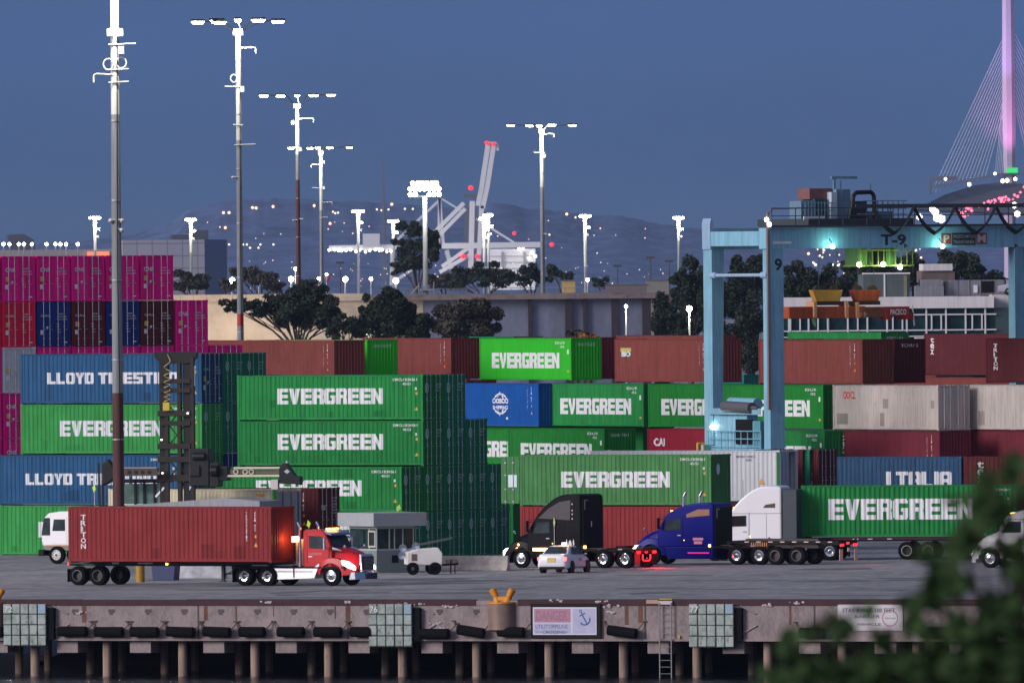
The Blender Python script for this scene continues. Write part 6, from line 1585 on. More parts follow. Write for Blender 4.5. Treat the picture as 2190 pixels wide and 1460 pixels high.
mast(690, 14.0, 322, 'fourth slender mast standing just right of the dark red one', 0.62, 0.50,
     ((696, MASTG, 'base_section'), (684, MASTR, 'red_band'), (450, MASTG, 'middle_section'), (None, MASTW, 'upper_section')), ((-4.4, -0.4, 0.45), (-1.6, 1.0, 0.45), (-0.4, -1.0, 0.45), (1.4, -0.9, 0.45), (4.3, 0.3, 0.5)),
     brk=((352, -1, 1.5, 'hook'), (347, 1, 0.4, 'box'), (402, -1, 1.4, 'bar'), (402, 1, 0.4, 'box'), (433, 1, 1.7, 'hook'), (465, 1, 1.0, 'bar')), power=4200)
mast(1163, 16.6, 276, 'lone mast with a flat row of lamps left of the picture centre right', 0.66, 0.50,
     ((672, MASTG, 'base_section'), (651, MASTR, 'red_band'), (400, MASTG, 'middle_section'), (None, MASTW, 'upper_section')), ((-3.9, -0.4, 0.55), (-1.5, 1.0, 0.50), (-0.3, -1.0, 0.45), (1.3, -0.9, 0.55), (3.9, 0.3, 0.5)),
     brk=((287, 1, 1.6, 'hook'), (327, -1, 1.0, 'bar'), (334, 1, 0.3, 'box'), (500, 1, 0.5, 'cam')), power=4200)
# ------------------------------------------------------------------ further back
WOFF = paint('office_white', (0.72, 0.68, 0.68), 0.05, 0.6, 0.3); MUL = plain('mullion_white', (0.65, 0.66, 0.66), vary=0.1)
# office building
of0 = PS(1683, 27.6); YO = R(4)
of = thing('office_building', 'long white office building with dark green glass and one warm lit window', 'building', of0, YO)
def op(px, py): return onplane(px, py, of0, YO)
xr_, zt_ = op(2260, 632); _, zf = op(1900, 660); _, zb_ = op(1900, 727)
MB().box(-0.5, op(2126, 640)[0], 0, 14, zf, zt_).build('fascia', WOFF, of, bevel=0.02)
MB().box(op(2127, 640)[0], xr_, 2.2, 14, zf, zt_+0.1).build('wing_fascia', WOFF, of)
MB().box(-0.5, xr_, 0.5, 14, 0, zf).build('wall', plain('office_wall', (0.05, 0.08, 0.08)), of)
MB().box(-0.4, op(2126, 640)[0], 0.42, 0.49, zb_-0.4, zf-0.02).build('glass_band', glass('office_glass', (0.008, 0.025, 0.03)), of)
MB().box(-0.4, op(2126, 640)[0], 0.38, 0.41, op(1, 672)[1], zf-0.02).build('green_band', plain('green_panel', (0.01, 0.085, 0.05), 0.3), of)
mb = MB(); xe_ = op(2126, 1)[0]; zz0, zz1, zz2 = op(1950, 673)[1], op(1950, 706)[1], op(1950, 719)[1]
for px in list(range(1688, 2126, 42)): x = op(px, 700)[0]; mb.box(x-0.06, x+0.06, 0.22, 0.40, zz2-0.2, zf)
mb.box(-0.4, xe_, 0.24, 0.38, zz0-0.05, zz0+0.05); mb.box(-0.4, xe_, 0.24, 0.38, zz1-0.05, zz1+0.05); mb.box(-0.4, xe_, 0.24, 0.38, zz2-0.04, zz2+0.04)
mb.build('mullion', MUL, of)
for px in (1706, 1765, 1850, 1925, 2008, 2095):
    x = op(px, 1)[0]; MB().box(x-0.05, x+0.05, 0.2, 0.36, zz1, zz0).box(x-0.8, x-0.7, 0.2, 0.36, zz1, zz0).build('window_frame', MUL, of)
x0 = op(2136, 1)[0]; x1 = op(2166, 1)[0]
MB().box(x0, x1, 2.0, 2.2, op(2150, 711)[1], op(2150, 674)[1]).build('lit_window', emit('warm_window', (0.85, 0.80, 0.35), 0.75), of, bevel=0.15)
MB().ball(((x0+x1)/2+0.2, 1.9, op(2150, 682)[1]), 0.22).build('ceiling_lamp', emit('window_lamp', (1, 1, 0.75), 2.5), of)
MB().box(x0-0.2, xr_, 2.0, 2.19, op(2150, 672)[1], op(2150, 660)[1]).build('green_band', plain('green_panel', (0.01, 0.085, 0.05), 0.3), of)
a = op(1985, 728); b_ = op(2008, 722); MB().box(op(1950, 1)[0], b_[0], -0.6, 0.2, a[1]-0.1, a[1]+0.25).build('balcony_slab', WOFF, of)
# rooftop units
def roofunit(name, label, xa, xb, ya, yb_, mat, y0=4, y1=8, prism=None, cat='roof unit', extra=None):
    o0 = of0 + Vector((-math.sin(YO), math.cos(YO), 0))*y0
    t = thing(name, label, cat, o0, YO)
    a = onplane(xa, yb_, o0, YO); b_ = onplane(xb, ya, o0, YO)
    MB().box(a[0], b_[0], 0, y1-y0, a[1], b_[1]).build('housing', mat, t, bevel=0.02)
    if extra: extra(t, a, b_)
    return t
GRU = paint('unit_greygreen', (0.10, 0.125, 0.125), 0.1); CG = paint('corrugated_grey', (0.22, 0.22, 0.25), 0.1, 0.6, 0.6); BR = plain('brick_brown', (0.16, 0.12, 0.11), vary=0.5)
def ex1(t, a, b_):
    x = a[0]+(b_[0]-a[0])*0.46; MB().box(x-0.06, x+0.06, -0.05, 0, a[1], b_[1]).build('white_seam', WHITE, t)
    MB().box(a[0]-0.05, b_[0]+0.05, -0.06, 0.3, b_[1]+0.01, b_[1]+0.12).build('coping', WOFF, t)
    MB().box(b_[0]-0.45, b_[0]-0.2, -0.08, 0, a[1], b_[1]-0.1).build('side_pilaster', plain('pilaster', (0.2, 0.2, 0.14)), t)
roofunit('roof_box', 'dark grey green rooftop box with a thin white seam, behind the spreader', 1846, 1945, 586, 640, GRU, extra=ex1)
def ex2(t, a, b_):
    mb = MB(); x = a[0]
    while x < b_[0]: mb.box(x, x+0.08, -0.05, 0, a[1], b_[1]); x += 0.9
    mb.build('corrugation', CG, t)
    MB().box(b_[0]-1.9, b_[0]-0.9, -0.06, 0, a[1]+0.2, b_[1]-0.1).build('dark_doorway', BLACKM, t)
    MB().box(a[0]+2.2, a[0]+2.5, -0.1, 0.0, b_[1]-1.0, b_[1]-0.4).build('white_notice', WHITE, t)
roofunit('roof_screen', 'long grey corrugated rooftop screen with a white notice', 2022, 2150, 598, 632, CG, extra=ex2)
roofunit('roof_screen', 'stepped grey corrugated rooftop screen left of the long one', 1957, 2019, 611, 634, CG, 3.4, 6, extra=lambda t, a, b_: MB().box(a[0]+0.5, b_[0]-0.2, 0.2, 2, b_[1], b_[1]+0.5).build('upper_step', CG, t))
roofunit('roof_block', 'brown brick rooftop block under a white coping', 1971, 2042, 579, 604, BR, 8, 12, extra=lambda t, a, b_: MB().box(a[0]+0.1, b_[0]-0.2, -0.2, 3, b_[1]+0.02, b_[1]+0.55).build('white_coping', WOFF, t))
t = roofunit('roof_box', 'pale rooftop box at the right behind the crane leg', 2152, 2185, 598, 614, plain('pale_unit', (0.35, 0.33, 0.40)), 4, 7)
# car parked on the roof deck
a = onplane(2133, 632, of0, YO); t = thing('parked_car', 'pale car standing on the roof deck beside the crane leg', 'car', of0+Vector((a[0], 1.0, a[1])), 0)
MB().loft([ring(0, 0.25, 0.75, 0.8, 0.1), ring(1.0, 0.25, 0.95, 0.85, 0.12), ring(1.6, 0.25, 1.35, 0.85, 0.15, 0.8), ring(3.0, 0.25, 1.35, 0.85, 0.15, 0.8), ring(3.8, 0.3, 0.9, 0.8, 0.12)]).build('body', plain('car_pale', (0.45, 0.42, 0.48), 0.3), t, smooth=True)
for x in (0.8, 3.0): wheel(t, x, -0.75, 0.3, 0.2, -1, 'dark')

# warehouse wall
wh0 = PS(375, 20.2); YWH = R(3)
wh = thing('warehouse', 'long low warehouse, cream lit wall at left and grey panelled wall at right', 'building', wh0, YWH)
def wp(px, py): return onplane(px, py, wh0, YWH)
CRM = concrete('warehouse_cream', (0.50, 0.42, 0.33), 0.1, 0.15, (1, 1, 1)); GRY = concrete('warehouse_grey', (0.16, 0.175, 0.25), 0.2, 0.2, (1, 1, 0.4))
xa, zt2 = wp(375, 631); xb, _ = wp(1380, 628); xm_, zf2 = wp(905, 643)
_, zfl = wp(500, 645)
FAS = concrete('warehouse_fascia', (0.20, 0.165, 0.165), 0.3, 0.6, (1, 1, 1))
MB().box(xa-3, xm_, 0.0, 30, 0, zfl).build('cream_wall', CRM, wh); MB().box(xa-3, xm_-6, -0.3, 30, zfl, zt2).build('cream_parapet', CRM, wh)
MB().box(xm_, xb, 0.05, 30, 0, zfl).build('grey_wall', GRY, wh); MB().box(xm_-6, xb+1.0, -1.2, 30, zfl, wp(1100, 628)[1]).build('roof_edge', FAS, wh)
mb = MB()
for px, w in ((1128, .4), (1210, .7), (1245, .35), (1309, .7), (1377, .9)): x = wp(px, 1)[0]; mb.box(x-w/2, x+w/2, -0.4, 0.05, 0, zfl-0.02)
mb.build('dark_column', plain('column_dark', (0.03, 0.02, 0.028)), wh)
mb = MB()
for i in range(26): x = xm_-4+i*0.95; mb.bar((x, -1.1, wp(1100, 628)[1]), (x, -1.1, wp(1100, 628)[1]+0.6), 0.05)
mb.bar((xm_-4, -1.1, wp(1100, 628)[1]+0.6), (xb, -1.1, wp(1100, 628)[1]+0.6), 0.05); mb.build('roof_rail', plain('rail_grey', (0.2, 0.18, 0.19)), wh)
mb = MB()
for px in range(380, 620, 28): x = wp(px, 1)[0]; mb.box(x-0.02, x+0.02, -0.32, -0.29, zfl, zt2)
mb.build('panel_joint', plain('joint_tan', (0.25, 0.2, 0.15)), wh)
x, z = wp(430, 638); flat(font('CCPA', x-0.7, z-0.12, 0.3, 1.3, 0.02), -0.31).build('faint_lettering', plain('letter_peach', (0.55, 0.30, 0.2)), wh, fix=False)
lamp('wall_wash_light', (wh0.x+5, wh0.y-11, 7), 5500, (1.0, 0.82, 0.60), None, 1.0)
# street lamp in front of it
def street_lamp(px, py, s, label, h=None, k=1.0, col='lamp_white_soft', glow=0, arm=0.0):
    p0 = PS(px, s); z = CZ-uv(px, py)[1]/s
    t = thing('street_lamp', label, 'street lamp', p0, 0, 'small lit lamps in the yard')
    MB().cyl((0, 0, 0), (0, 0, z), 0.10*k, 0.07*k, n=8).build('pole', MASTW, t)
    MB().ball((arm, -0.1, z), 0.20*k, 10).build('lamp_globe', MATS[col] if col in MATS else LAMPW, t, smooth=True)
    if glow: lamp('lamp_light', (arm, -0.6, z-0.1), glow, (1, 0.93, 0.8), t, 0.3)
    return t
street_lamp(1341, 655, 20.4, 'street lamp with a round head in front of the dark columned grey wall', glow=900)
street_lamp(784, 708, 22, 'square flood lamp glowing low between the trees', k=1.7, col='lamp_white', glow=900)
street_lamp(1476, 660, 20, 'bright lamp glowing in the dark trees left of the crane', k=1.6, col='lamp_white', glow=1500)
# small lamps beyond the wall
for px, py, k, lab in ((498, 600, 2.6, 'brightest'), (624, 597, 2.4, 'left of the dark red mast'), (634, 575, 1.7, 'highest of the left group'), (684, 597, 2.0, 'beside the slender mast'), (740, 597, 2.3, 'right of the slender mast'), (795, 596, 1.5, 'left of the tall eucalyptus'), (848, 600, 2.6, 'at the foot of the tall eucalyptus'), (1258, 598, 1.5, 'beyond the warehouse roof'), (555, 587, 1.0, 'faint amber'), (700, 587, 1.2, 'small one')):
    street_lamp(px, py, 12.0, 'glowing lamp beyond the warehouse roof, %s' % lab, k=k, col='lamp_white')
# orange light on the far roofs is emission, built further down
# ------------------------------------------------------------------ trees
def leafmat(name, c):
    m, n, l, b = newmat(name)
    v = objvec(n, l); a = noise(n, l, v, 0.9, 3)
    l.new(mix(n, l, rampv(n, l, a, 0.35, 0.65), c, tuple(x*2.1 for x in c)), b.inputs['Base Color'])
    b.inputs['Roughness'].default_value = 0.75; b.inputs['Specular IOR Level'].default_value = 0.2
    return m
LF = leafmat('foliage_dark', (0.018, 0.026, 0.017)); LF2 = leafmat('foliage_brown', (0.045, 0.040, 0.032)); BARK = plain('bark', (0.06, 0.045, 0.035), 0.9)
def tree(px, s, clumps, label, name='tree', mat=None, leaf=0.30, dens=1.0, group='trees behind the container rows', seed=1):
    """clumps: (px, py, rx, ry) in the photograph"""
    rr = random.Random(seed+int(px)); p0 = PS(px, s); d = p0.y
    t = thing(name, label, 'tree', p0, 0, group)
    mb = MB(); cs = []
    for cx, cy, rx, ry in clumps:
        ry *= 1.3 if s >= 19 else 1.1
        q = P(cx, cy, d); c = (q.x-p0.x, rr.uniform(-1, 1)*rx/s*0.6, q.z); a, b_ = rx/s, ry/s; cs.append((c, a, b_))
        k = max(5, int(5*dens))
        subs = [(c[0]+a*rr.uniform(-0.72, 0.72), c[1]+a*rr.uniform(-0.7, 0.7), c[2]+b_*rr.uniform(-0.72, 0.72), rr.uniform(0.30, 0.55)) for _ in range(9)]
        n_ = int(min(3500, max(260, 90*dens*a*b_/leaf/leaf*0.9)))
        for i in range(n_):
            sx_, sy_, sz_, f = rr.choice(subs)
            v_ = Vector((rr.gauss(0, 1), rr.gauss(0, 1), rr.gauss(0, 1))).normalized()*(rr.random()**0.4)
            q = Vector((sx_+v_.x*a*f, sy_+v_.y*a*f, sz_+v_.z*b_*f))
            u = Vector((rr.gauss(0, 1), rr.gauss(0, 1), rr.gauss(0, 1))).normalized(); w = u.cross(Vector((rr.gauss(0, 1), rr.gauss(0, 1), rr.gauss(0, 1)))).normalized()
            l_ = leaf*rr.uniform(0.6, 1.3)
            mb.add([q-u*l_*0.6, q+w*l_*0.35, q+u*l_*0.6, q-w*l_*0.35], [(0, 1, 2, 3)])
    mb.build('crown', mat or LF, t, fix=False)
    tb = MB(); zc = min(c[2]-b_ for c, a, b_ in cs); zf_ = max(1.0, zc*0.85)
    tb.cyl((0, 0, 0), (0, 0, zf_), 0.32, 0.22, n=8)
    for c, a, b_ in cs:
        m_ = Vector((c[0]*0.4, c[1]*0.4, zf_+(c[2]-zf_)*0.45)); tb.cyl((0, 0, zf_*0.97), m_, 0.17, 0.11, n=6); tb.cyl(m_, c, 0.11, 0.05, n=6)
        for _ in range(3): tb.cyl(m_, (c[0]+rr.uniform(-a, a)*0.7, c[1]+rr.uniform(-a, a)*0.5, c[2]+rr.uniform(-b_, b_)*0.7), 0.05, 0.02, n=4)
    tb.build('trunk', BARK, t)
    return t
tree(640, 21.5, [(500, 652, 30, 12), (545, 655, 32, 13), (585, 648, 30, 14), (625, 640, 38, 22), (675, 645, 38, 24), (650, 680, 35, 25), (600, 680, 28, 18), (560, 668, 26, 10), (700, 690, 24, 22), (640, 665, 60, 26), (690, 665, 40, 26), (615, 655, 40, 18)], 'wide flat topped tree in front of the cream wall, behind two masts')
tree(790, 22.0, [(790, 650, 26, 22), (830, 645, 36, 24), (810, 690, 42, 28), (865, 672, 36, 28), (895, 700, 28, 22), (850, 705, 50, 18), (820, 670, 50, 34), (870, 690, 45, 28), (790, 700, 36, 20)], 'bushy dark tree in front of the warehouse left of the rounded one', dens=1.3)
tree(740, 22.2, [(730, 690, 26, 16), (760, 700, 28, 16), (715, 710, 20, 14)], 'small low tree between the wide tree and the bushy one')
tree(1000, 22.0, [(965, 675, 36, 22), (1005, 668, 40, 24), (1045, 690, 30, 24), (985, 705, 55, 18), (955, 700, 30, 20), (1000, 690, 62, 30), (1000, 672, 50, 26)], 'rounded brown green tree against the grey wall', mat=LF2, dens=1.5)
tree(1235, 23, [(1225, 716, 22, 8), (1255, 718, 22, 8)], 'low bush top behind the vivid green container', name='bush', mat=LF2)
tree(895, 15.5, [(872, 490, 26, 18), (905, 505, 30, 20), (870, 525, 32, 16), (920, 540, 28, 26), (885, 555, 40, 20), (860, 575, 24, 12), (925, 515, 20, 18)], 'tall irregular eucalyptus rising above the warehouse roof', dens=0.9, leaf=0.42)
tree(1040, 15.5, [(1000, 590, 30, 18), (1035, 580, 34, 20), (1075, 592, 34, 16), (1060, 605, 44, 12), (975, 600, 30, 16)], 'dark bushy tree on the roofline right of the flood light tower', leaf=0.4)
tree(950, 15.2, [(940, 600, 34, 14), (960, 590, 26, 12)], 'low bush beside the flood light tower stairs', mat=LF2, leaf=0.4)
tree(1140, 15, [(1130, 580, 24, 14), (1155, 590, 26, 12), (1110, 600, 30, 10)], 'small rounded tree left of the lone mast', leaf=0.4)
tree(1205, 14.6, [(1185, 580, 18, 12), (1208, 592, 18, 12)], 'small leaning tree right of the lone mast', leaf=0.4)
tree(1285, 14.2, [(1285, 602, 18, 14)], 'small round palm like bush on the roofline', leaf=0.4)
tree(415, 14.5, [(395, 590, 26, 16), (430, 602, 32, 16), (385, 612, 24, 12)], 'grey green tree left of the bright lamp behind the magenta stack', leaf=0.4, mat=LF2)
tree(560, 14.5, [(535, 585, 26, 16), (560, 600, 34, 18), (585, 612, 26, 12), (495, 610, 26, 14), (505, 582, 16, 10)], 'grey green tree right of the second tallest mast', leaf=0.4, mat=LF2)
tree(625, 14.5, [(650, 612, 34, 12), (690, 616, 22, 10)], 'low trees line above the cream parapet beside the dark red mast', leaf=0.4)
tree(1480, 19.0, [(1455, 600, 24, 22), (1490, 580, 28, 26), (1470, 640, 40, 30), (1440, 670, 40, 30), (1500, 660, 30, 34), (1480, 700, 50, 22), (1415, 690, 30, 22)], 'dark tree with a split top left of the crane', dens=1.3)
tree(1610, 19.0, [(1585, 575, 24, 20), (1615, 560, 28, 20), (1600, 620, 42, 34), (1630, 660, 36, 36), (1585, 690, 44, 34), (1620, 720, 50, 34), (1560, 640, 30, 40), (1590, 770, 50, 34)], 'big dark tree seen between the left legs of the crane', dens=1.4)
tree(1550, 19.2, [(1535, 600, 24, 36), (1540, 660, 30, 36), (1530, 710, 30, 30)], 'dark tree hugging the left side of the outer crane leg', dens=1.2)
tree(1730, 20.0, [(1705, 590, 30, 24), (1740, 600, 30, 24), (1790, 590, 34, 26), (1760, 625, 50, 22), (1825, 610, 36, 30), (1700, 620, 30, 20)], 'dark tree right of the numbered crane leg above the office roof', dens=1.2)
tree(1850, 20.5, [(1860, 570, 34, 20), (1890, 590, 30, 24), (1845, 600, 26, 20)], 'dark tree behind the green lit cab', dens=1.1)
tree(2080, 20.5, [(2035, 560, 30, 18), (2075, 570, 36, 22), (2110, 590, 34, 20), (2060, 590, 40, 14), (2140, 606, 24, 12), (2010, 590, 26, 16)], 'dark tree above the corrugated roof screens at right', dens=1.2)
tree(1925, 20.8, [(1935, 560, 26, 20), (1960, 580, 26, 24), (1930, 600, 26, 24)], 'dark tree between the cab and the brick roof block', dens=1.1)

# ------------------------------------------------------------------ flood light tower
t0 = PS(912, 16.0); t = thing('flood_light_tower', 'tower with a dense bank of brilliant flood lights and a stair at its foot', 'flood light tower', t0, 0)
zt3 = CZ-uv(912, 420)[1]/16.0
MB().cyl((0, 0, 0), (0, 0, zt3), 0.42, 0.30, n=14).build('pole', MASTG, t, smooth=True)
MB().box(-2.1, 2.1, -0.1, 0.1, zt3-0.1, zt3+0.1).box(-2.1, 2.1, -0.1, 0.1, zt3+0.9, zt3+1.05).box(-1.6, -1.5, -0.1, 0.1, zt3, zt3+1.8).box(1.5, 1.6, -0.1, 0.1, zt3, zt3+1.8).build('lamp_rack', MASTD, t)
for r_, z in enumerate((zt3+0.25, zt3+1.0, zt3+1.75)):
    for i in range(7 if r_ < 2 else 6):
        x = -1.9+i*0.63+(0.3 if r_ == 2 else 0)
        if r_ == 0 and 2 <= i <= 3: continue
        MB().ball((x, -0.3, z), 0.31, 10, 0.30).build('flood_lamp', emit('flood_white', (1, 0.97, 0.85), 40), t, smooth=True)
lamp('tower_light', (0, -2.5, zt3+0.6), 12000, (1, 0.96, 0.85), t, 0.6)
mb = MB()
for k in range(4): z = 10.5+k*1.1; mb.box(-1.0, 1.2, -0.8, 0.8, z, z+0.12); mb.bar((-0.9, -0.8, z), (-0.9, -0.8, z+1.1), 0.1).bar((1.1, -0.8, z), (1.1, -0.8, z+1.1), 0.1)
mb.box(-1.0, -0.85, -0.8, -0.6, 0, 10.5); mb.box(1.05, 1.2, -0.8, -0.6, 0, 10.5)
mb.bar((-4.6, -0.7, 10.5), (-0.9, -0.7, 14.5), 0.18).bar((-4.0, -0.7, 10.4), (-0.9, -0.7, 13.3), 0.12); mb.build('stair_frame', MASTG, t)
# far high masts with glowing heads
def far_mast(px, ya, yb_, s, label, k=1.0, w=34):
    p0 = PS(px, s); zt = CZ-uv(px, ya)[1]/s
    t = thing('light_mast', label, 'light mast', p0, 0, 'distant lit masts')
    zlo = CZ-uv(px, yb_)[1]/s
    MB().cyl((0, 0, 0), (0, 0, zlo), 0.34, 0.34, n=8, cap=False).build('lower_pole', MASTG, t)
    MB().cyl((0, 0, zlo), (0, 0, zt), 0.34, 0.5*k, n=8).build('upper_pole', emit('lit_pole', (0.95, 1.0, 0.82), 0.75) if False else MASTW, t)  # lamp light on the upper shaft is put into the paler paint
    hw = w/2/s
    MB().box(-hw, hw, -0.5, 0.5, zt+0.15, zt+0.4).build('lamp_ring', MASTD, t)
    for i in range(5):
        x = -hw*0.8+i*hw*0.4; MB().ball((x, -0.7, zt), 0.42*k, 8, 0.34*k).build('lamp', LAMPW, t, smooth=True)
    MB().cb((0.9, -0.4, zt-3.0), (0.9, 0.4, 0.7)).cb((0.7, -0.4, zt-5.0), (0.5, 0.4, 0.6)).build('equipment_box', MASTW, t)
    lamp('mast_light', (0, -1.6, zt-0.6), 9000, (1, 0.98, 0.86), t, 0.5)
for px, ya, yb_, w, lab in ((205, 466, 535, 24, 'distant lit mast above the magenta stack'), (410, 470, 540, 22, 'distant lit mast in front of the gridded building corner'), (768, 452, 520, 26, 'distant lit mast above the far crane boom, left'), (843, 473, 510, 22, 'distant lit mast just left of the tall eucalyptus'), (1037, 468, 560, 18, 'distant lit mast right of the far red cranes'), (1046, 460, 560, 18, 'taller twin of the distant mast right of the far red cranes'), (1253, 462, 570, 24, 'distant lit mast right of the lone near mast'), (1453, 466, 515, 22, 'distant lit mast left of the crane top')):
    far_mast(px, ya, yb_, 8.0, lab, w=w)
# ------------------------------------------------------------------ gridded building at far left, with strings of lamps
b0 = PS(0, 7.4); YBd = R(6)
bd = thing('gridded_building', 'pale block building with a square grid of panels and dark roof boxes', 'building', PS(-30, 7.4), YBd)
o_ = bd.location.copy()
def bpp(px, py): return onplane(px, py, o_, YBd)
m, n, l, b = newmat('panel_building')
v = n.new('ShaderNodeTexCoord').outputs['Object']
bt_ = n.new('ShaderNodeTexBrick'); bt_.inputs['Color1'].default_value = (0.30, 0.29, 0.34, 1); bt_.inputs['Color2'].default_value = (0.27, 0.27, 0.32, 1); bt_.inputs['Mortar'].default_value = (0.14, 0.15, 0.20, 1)
bt_.offset = 0; bt_.inputs['Scale'].default_value = 1; bt_.inputs['Brick Width'].default_value = 4.4; bt_.inputs['Row Height'].default_value = 3.6; bt_.inputs['Mortar Size'].default_value = 0.16
sp_ = n.new('ShaderNodeSeparateXYZ'); cm_ = n.new('ShaderNodeCombineXYZ'); l.new(v, sp_.inputs[0]); l.new(sp_.outputs['X'], cm_.inputs['X']); l.new(sp_.outputs['Z'], cm_.inputs['Y']); l.new(cm_.outputs[0], bt_.inputs[0])
l.new(bt_.outputs[0], b.inputs['Base Color']); b.inputs['Roughness'].default_value = 0.7
xa = bpp(258, 1)[0]; xb = bpp(433, 1)[0]; xc = bpp(487, 1)[0]; zt4 = bpp(350, 513)[1]
MB().box(xa, xb, 0, 40, 0, zt4).build('panelled_wall', m, bd)
MB().add([(xb+0.01, 0, 0), (xc, 9.5, 0), (xc, 9.5, zt4), (xb+0.01, 0, zt4)], [(0, 1, 2, 3)]).add([(xc, 9.5, 0), (xc, 40, 0), (xc, 40, zt4), (xc, 9.5, zt4)], [(0, 1, 2, 3)]).build('side_wall', plain('side_blue', (0.12, 0.16, 0.28)), bd)
MB().box(0, xa, 3, 30, 0, bpp(100, 534)[1]).build('low_wing', plain('low_wing', (0.30, 0.26, 0.27)), bd)
a = bpp(370, 505); b_ = bpp(448, 493); MB().box(a[0], a[0]+6, 4, 10, zt4, bpp(380, 502)[1]).box(a[0]+5, b_[0], 4, 10, zt4, bpp(430, 492)[1]).build('roof_box', plain('roof_dark', (0.07, 0.08, 0.11)), bd)
a = bpp(18, 1); b_ = bpp(72, 1); MB().prism([(a[0], 12), (b_[0]+3, 12), (b_[0], bpp(60, 512)[1]), (b_[0]-3, bpp(50, 500)[1]), (a[0], bpp(18, 502)[1])], 8, 14).build('dark_tower_block', plain('roof_dark', (0.07, 0.08, 0.11)), bd)
MB().box(bpp(184, 1)[0], bpp(230, 1)[0], 1, 3, bpp(200, 545)[1]-1, bpp(200, 538)[1]).build('emissive_lit_roof', emit('emissive_lit_roof', (0.75, 0.22, 0.10), 0.9), bd)  # roof is no lamp: the orange light on it is emission
for i, px in enumerate((9, 22, 42, 53, 70, 101, 120, 131, 143, 168)):
    p0 = PS(px, 7.8); z = CZ-uv(px, 522)[1]/7.8
    t = thing('yard_lamp', '%s white lamp of the row at the far left skyline' % 'first second third fourth fifth sixth seventh eighth ninth tenth'.split()[i], 'yard lamp', p0, 0, 'row of lamps at far left')
    MB().cyl((0, 0, 0), (0, 0, z), 0.14, n=6).build('pole', MASTG, t); MB().ball((0, -0.2, z), 0.42, 8).build('lamp_globe', LAMPW, t, smooth=True)
# ------------------------------------------------------------------ ship to shore cranes far away
PALES = plain('far_crane_white', (0.62, 0.63, 0.65), 0.6, vary=0.1)
sC = 3.3
def far(px, py, s, dy=0.0): 
    q = P(px, py, F/s); return Vector((q.x, q.y+dy, q.z))
def farcrane(name, label, segs, base_px, s, reds=(), mat=PALES, lamps_=()):
    p0 = PS(base_px, s); t = thing(name, label, 'crane', p0, 0, 'quay cranes far away')
    for nm, w, pts in segs:
        for dy in (0, 16):
            mb = MB()
            for a, b_ in zip(pts, pts[1:]): mb.bar(far(*a, s, dy)-p0, far(*b_, s, dy)-p0, w)
            mb.build(nm, mat, t)
    for px, py, r in reds: MB().ball(far(px, py, s, -3)-p0, r, 8).build('warning_light', emit('far_red', (1, 0.02, 0.04), 1.6), t)
    for px, py, r in lamps_: MB().ball(far(px, py, s, -3)-p0, r, 8).build('lamp', LAMPWS, t)
    return t
farcrane('quay_crane', 'white quay crane with its boom lowered, left of the raised one', [('boom', 3.6, [(704, 531), (842, 528), (940, 526)]), ('leg', 3.0, [(840, 531), (838, 610)]), ('leg', 3.0, [(955, 535), (975, 610)]), ('stay', 1.6, [(842, 520), (944, 424)]), ('mast_frame', 2.0, [(938, 526), (940, 424), (948, 520)]), ('stay', 1.2, [(946, 426), (985, 450)]), ('brace', 2.0, [(840, 604), (905, 560), (940, 535)]), ('machinery_house', 9.0, [(776, 514), (812, 514)])], 905, 3.2, lamps_=[(705+i*9.5+random.uniform(-3, 3), 536+random.uniform(-2, 3), 0.9) for i in range(15)])
farcrane('quay_crane', 'quay crane with its boom raised high and red warning lights', [('raised_boom', 3.2, [(1022, 440), (1030, 400), (1044, 308)]), ('raised_boom', 3.0, [(1032, 446), (1042, 400), (1056, 310)]), ('boom_tip', 2.0, [(1040, 306), (1062, 308), (1064, 322)]), ('stay', 2.6, [(898, 528), (992, 434)]), ('stay', 2.4, [(915, 528), (995, 446)]), ('leg', 3.4, [(1010, 430), (1008, 520), (1006, 596)]), ('leg', 3.0, [(1030, 440), (1022, 590)]), ('boom', 3.6, [(945, 526), (1165, 523)]), ('stay', 1.3, [(1018, 468), (1100, 519)]), ('brace', 2.4, [(945, 570), (1005, 528)]), ('brace', 2.4, [(940, 582), (1005, 545)])], 1005, 3.3, reds=[(1007, 402, 1.7), (1041, 306, 1.4), (1056, 308, 1.4), (990, 548, 1.6), (1021, 548, 1.6), (1100, 499, 1.3), (1180, 523, 1.5)])
farcrane('quay_crane', 'dark lattice crane tower crowned by a red light beside the raised boom', [('tower', 5.0, [(1000, 440), (1001, 596)]), ('tower', 5.0, [(1012, 432), (1014, 596)]), ('cross_beam', 2.5, [(992, 418), (1022, 420)]), ('cross_beam', 2.0, [(998, 470), (1018, 470)]), ('cross_beam', 2.0, [(998, 520), (1018, 520)])], 1006, 3.1, mat=plain('far_crane_dark', (0.10, 0.10, 0.13)))
# big white ship side under the boom
p0 = PS(1050, 3.0); t = thing('container_ship', 'white ship superstructure under the far crane boom', 'ship', p0, 0)
a = far(1048, 584, 3.0)-p0; b_ = far(1145, 532, 3.0)-p0
MB().box(a.x, b_.x, 0, 20, a.z-12, b_.z).build('superstructure', plain('ship_white', (0.68, 0.68, 0.7)), t)
mb = MB()
for k in range(3): mb.box(a.x-0.5, b_.x+0.5, -0.8, 0, a.z+3+k*4.4, a.z+3.4+k*4.4)
for px in (1075, 1122): c = far(px, 560, 3.0)-p0; mb.box(c.x-1, c.x+1, -1, 0, a.z, b_.z-2)
mb.build('deck_line', plain('deck_grey', (0.25, 0.25, 0.27)), t)
for px, py in ((1138, 540), (1145, 548), (1132, 552), (1110, 532), (1118, 530)): MB().ball(far(px, py, 3.0, -4)-p0, 1.1).build('lamp', LAMPWS, t)
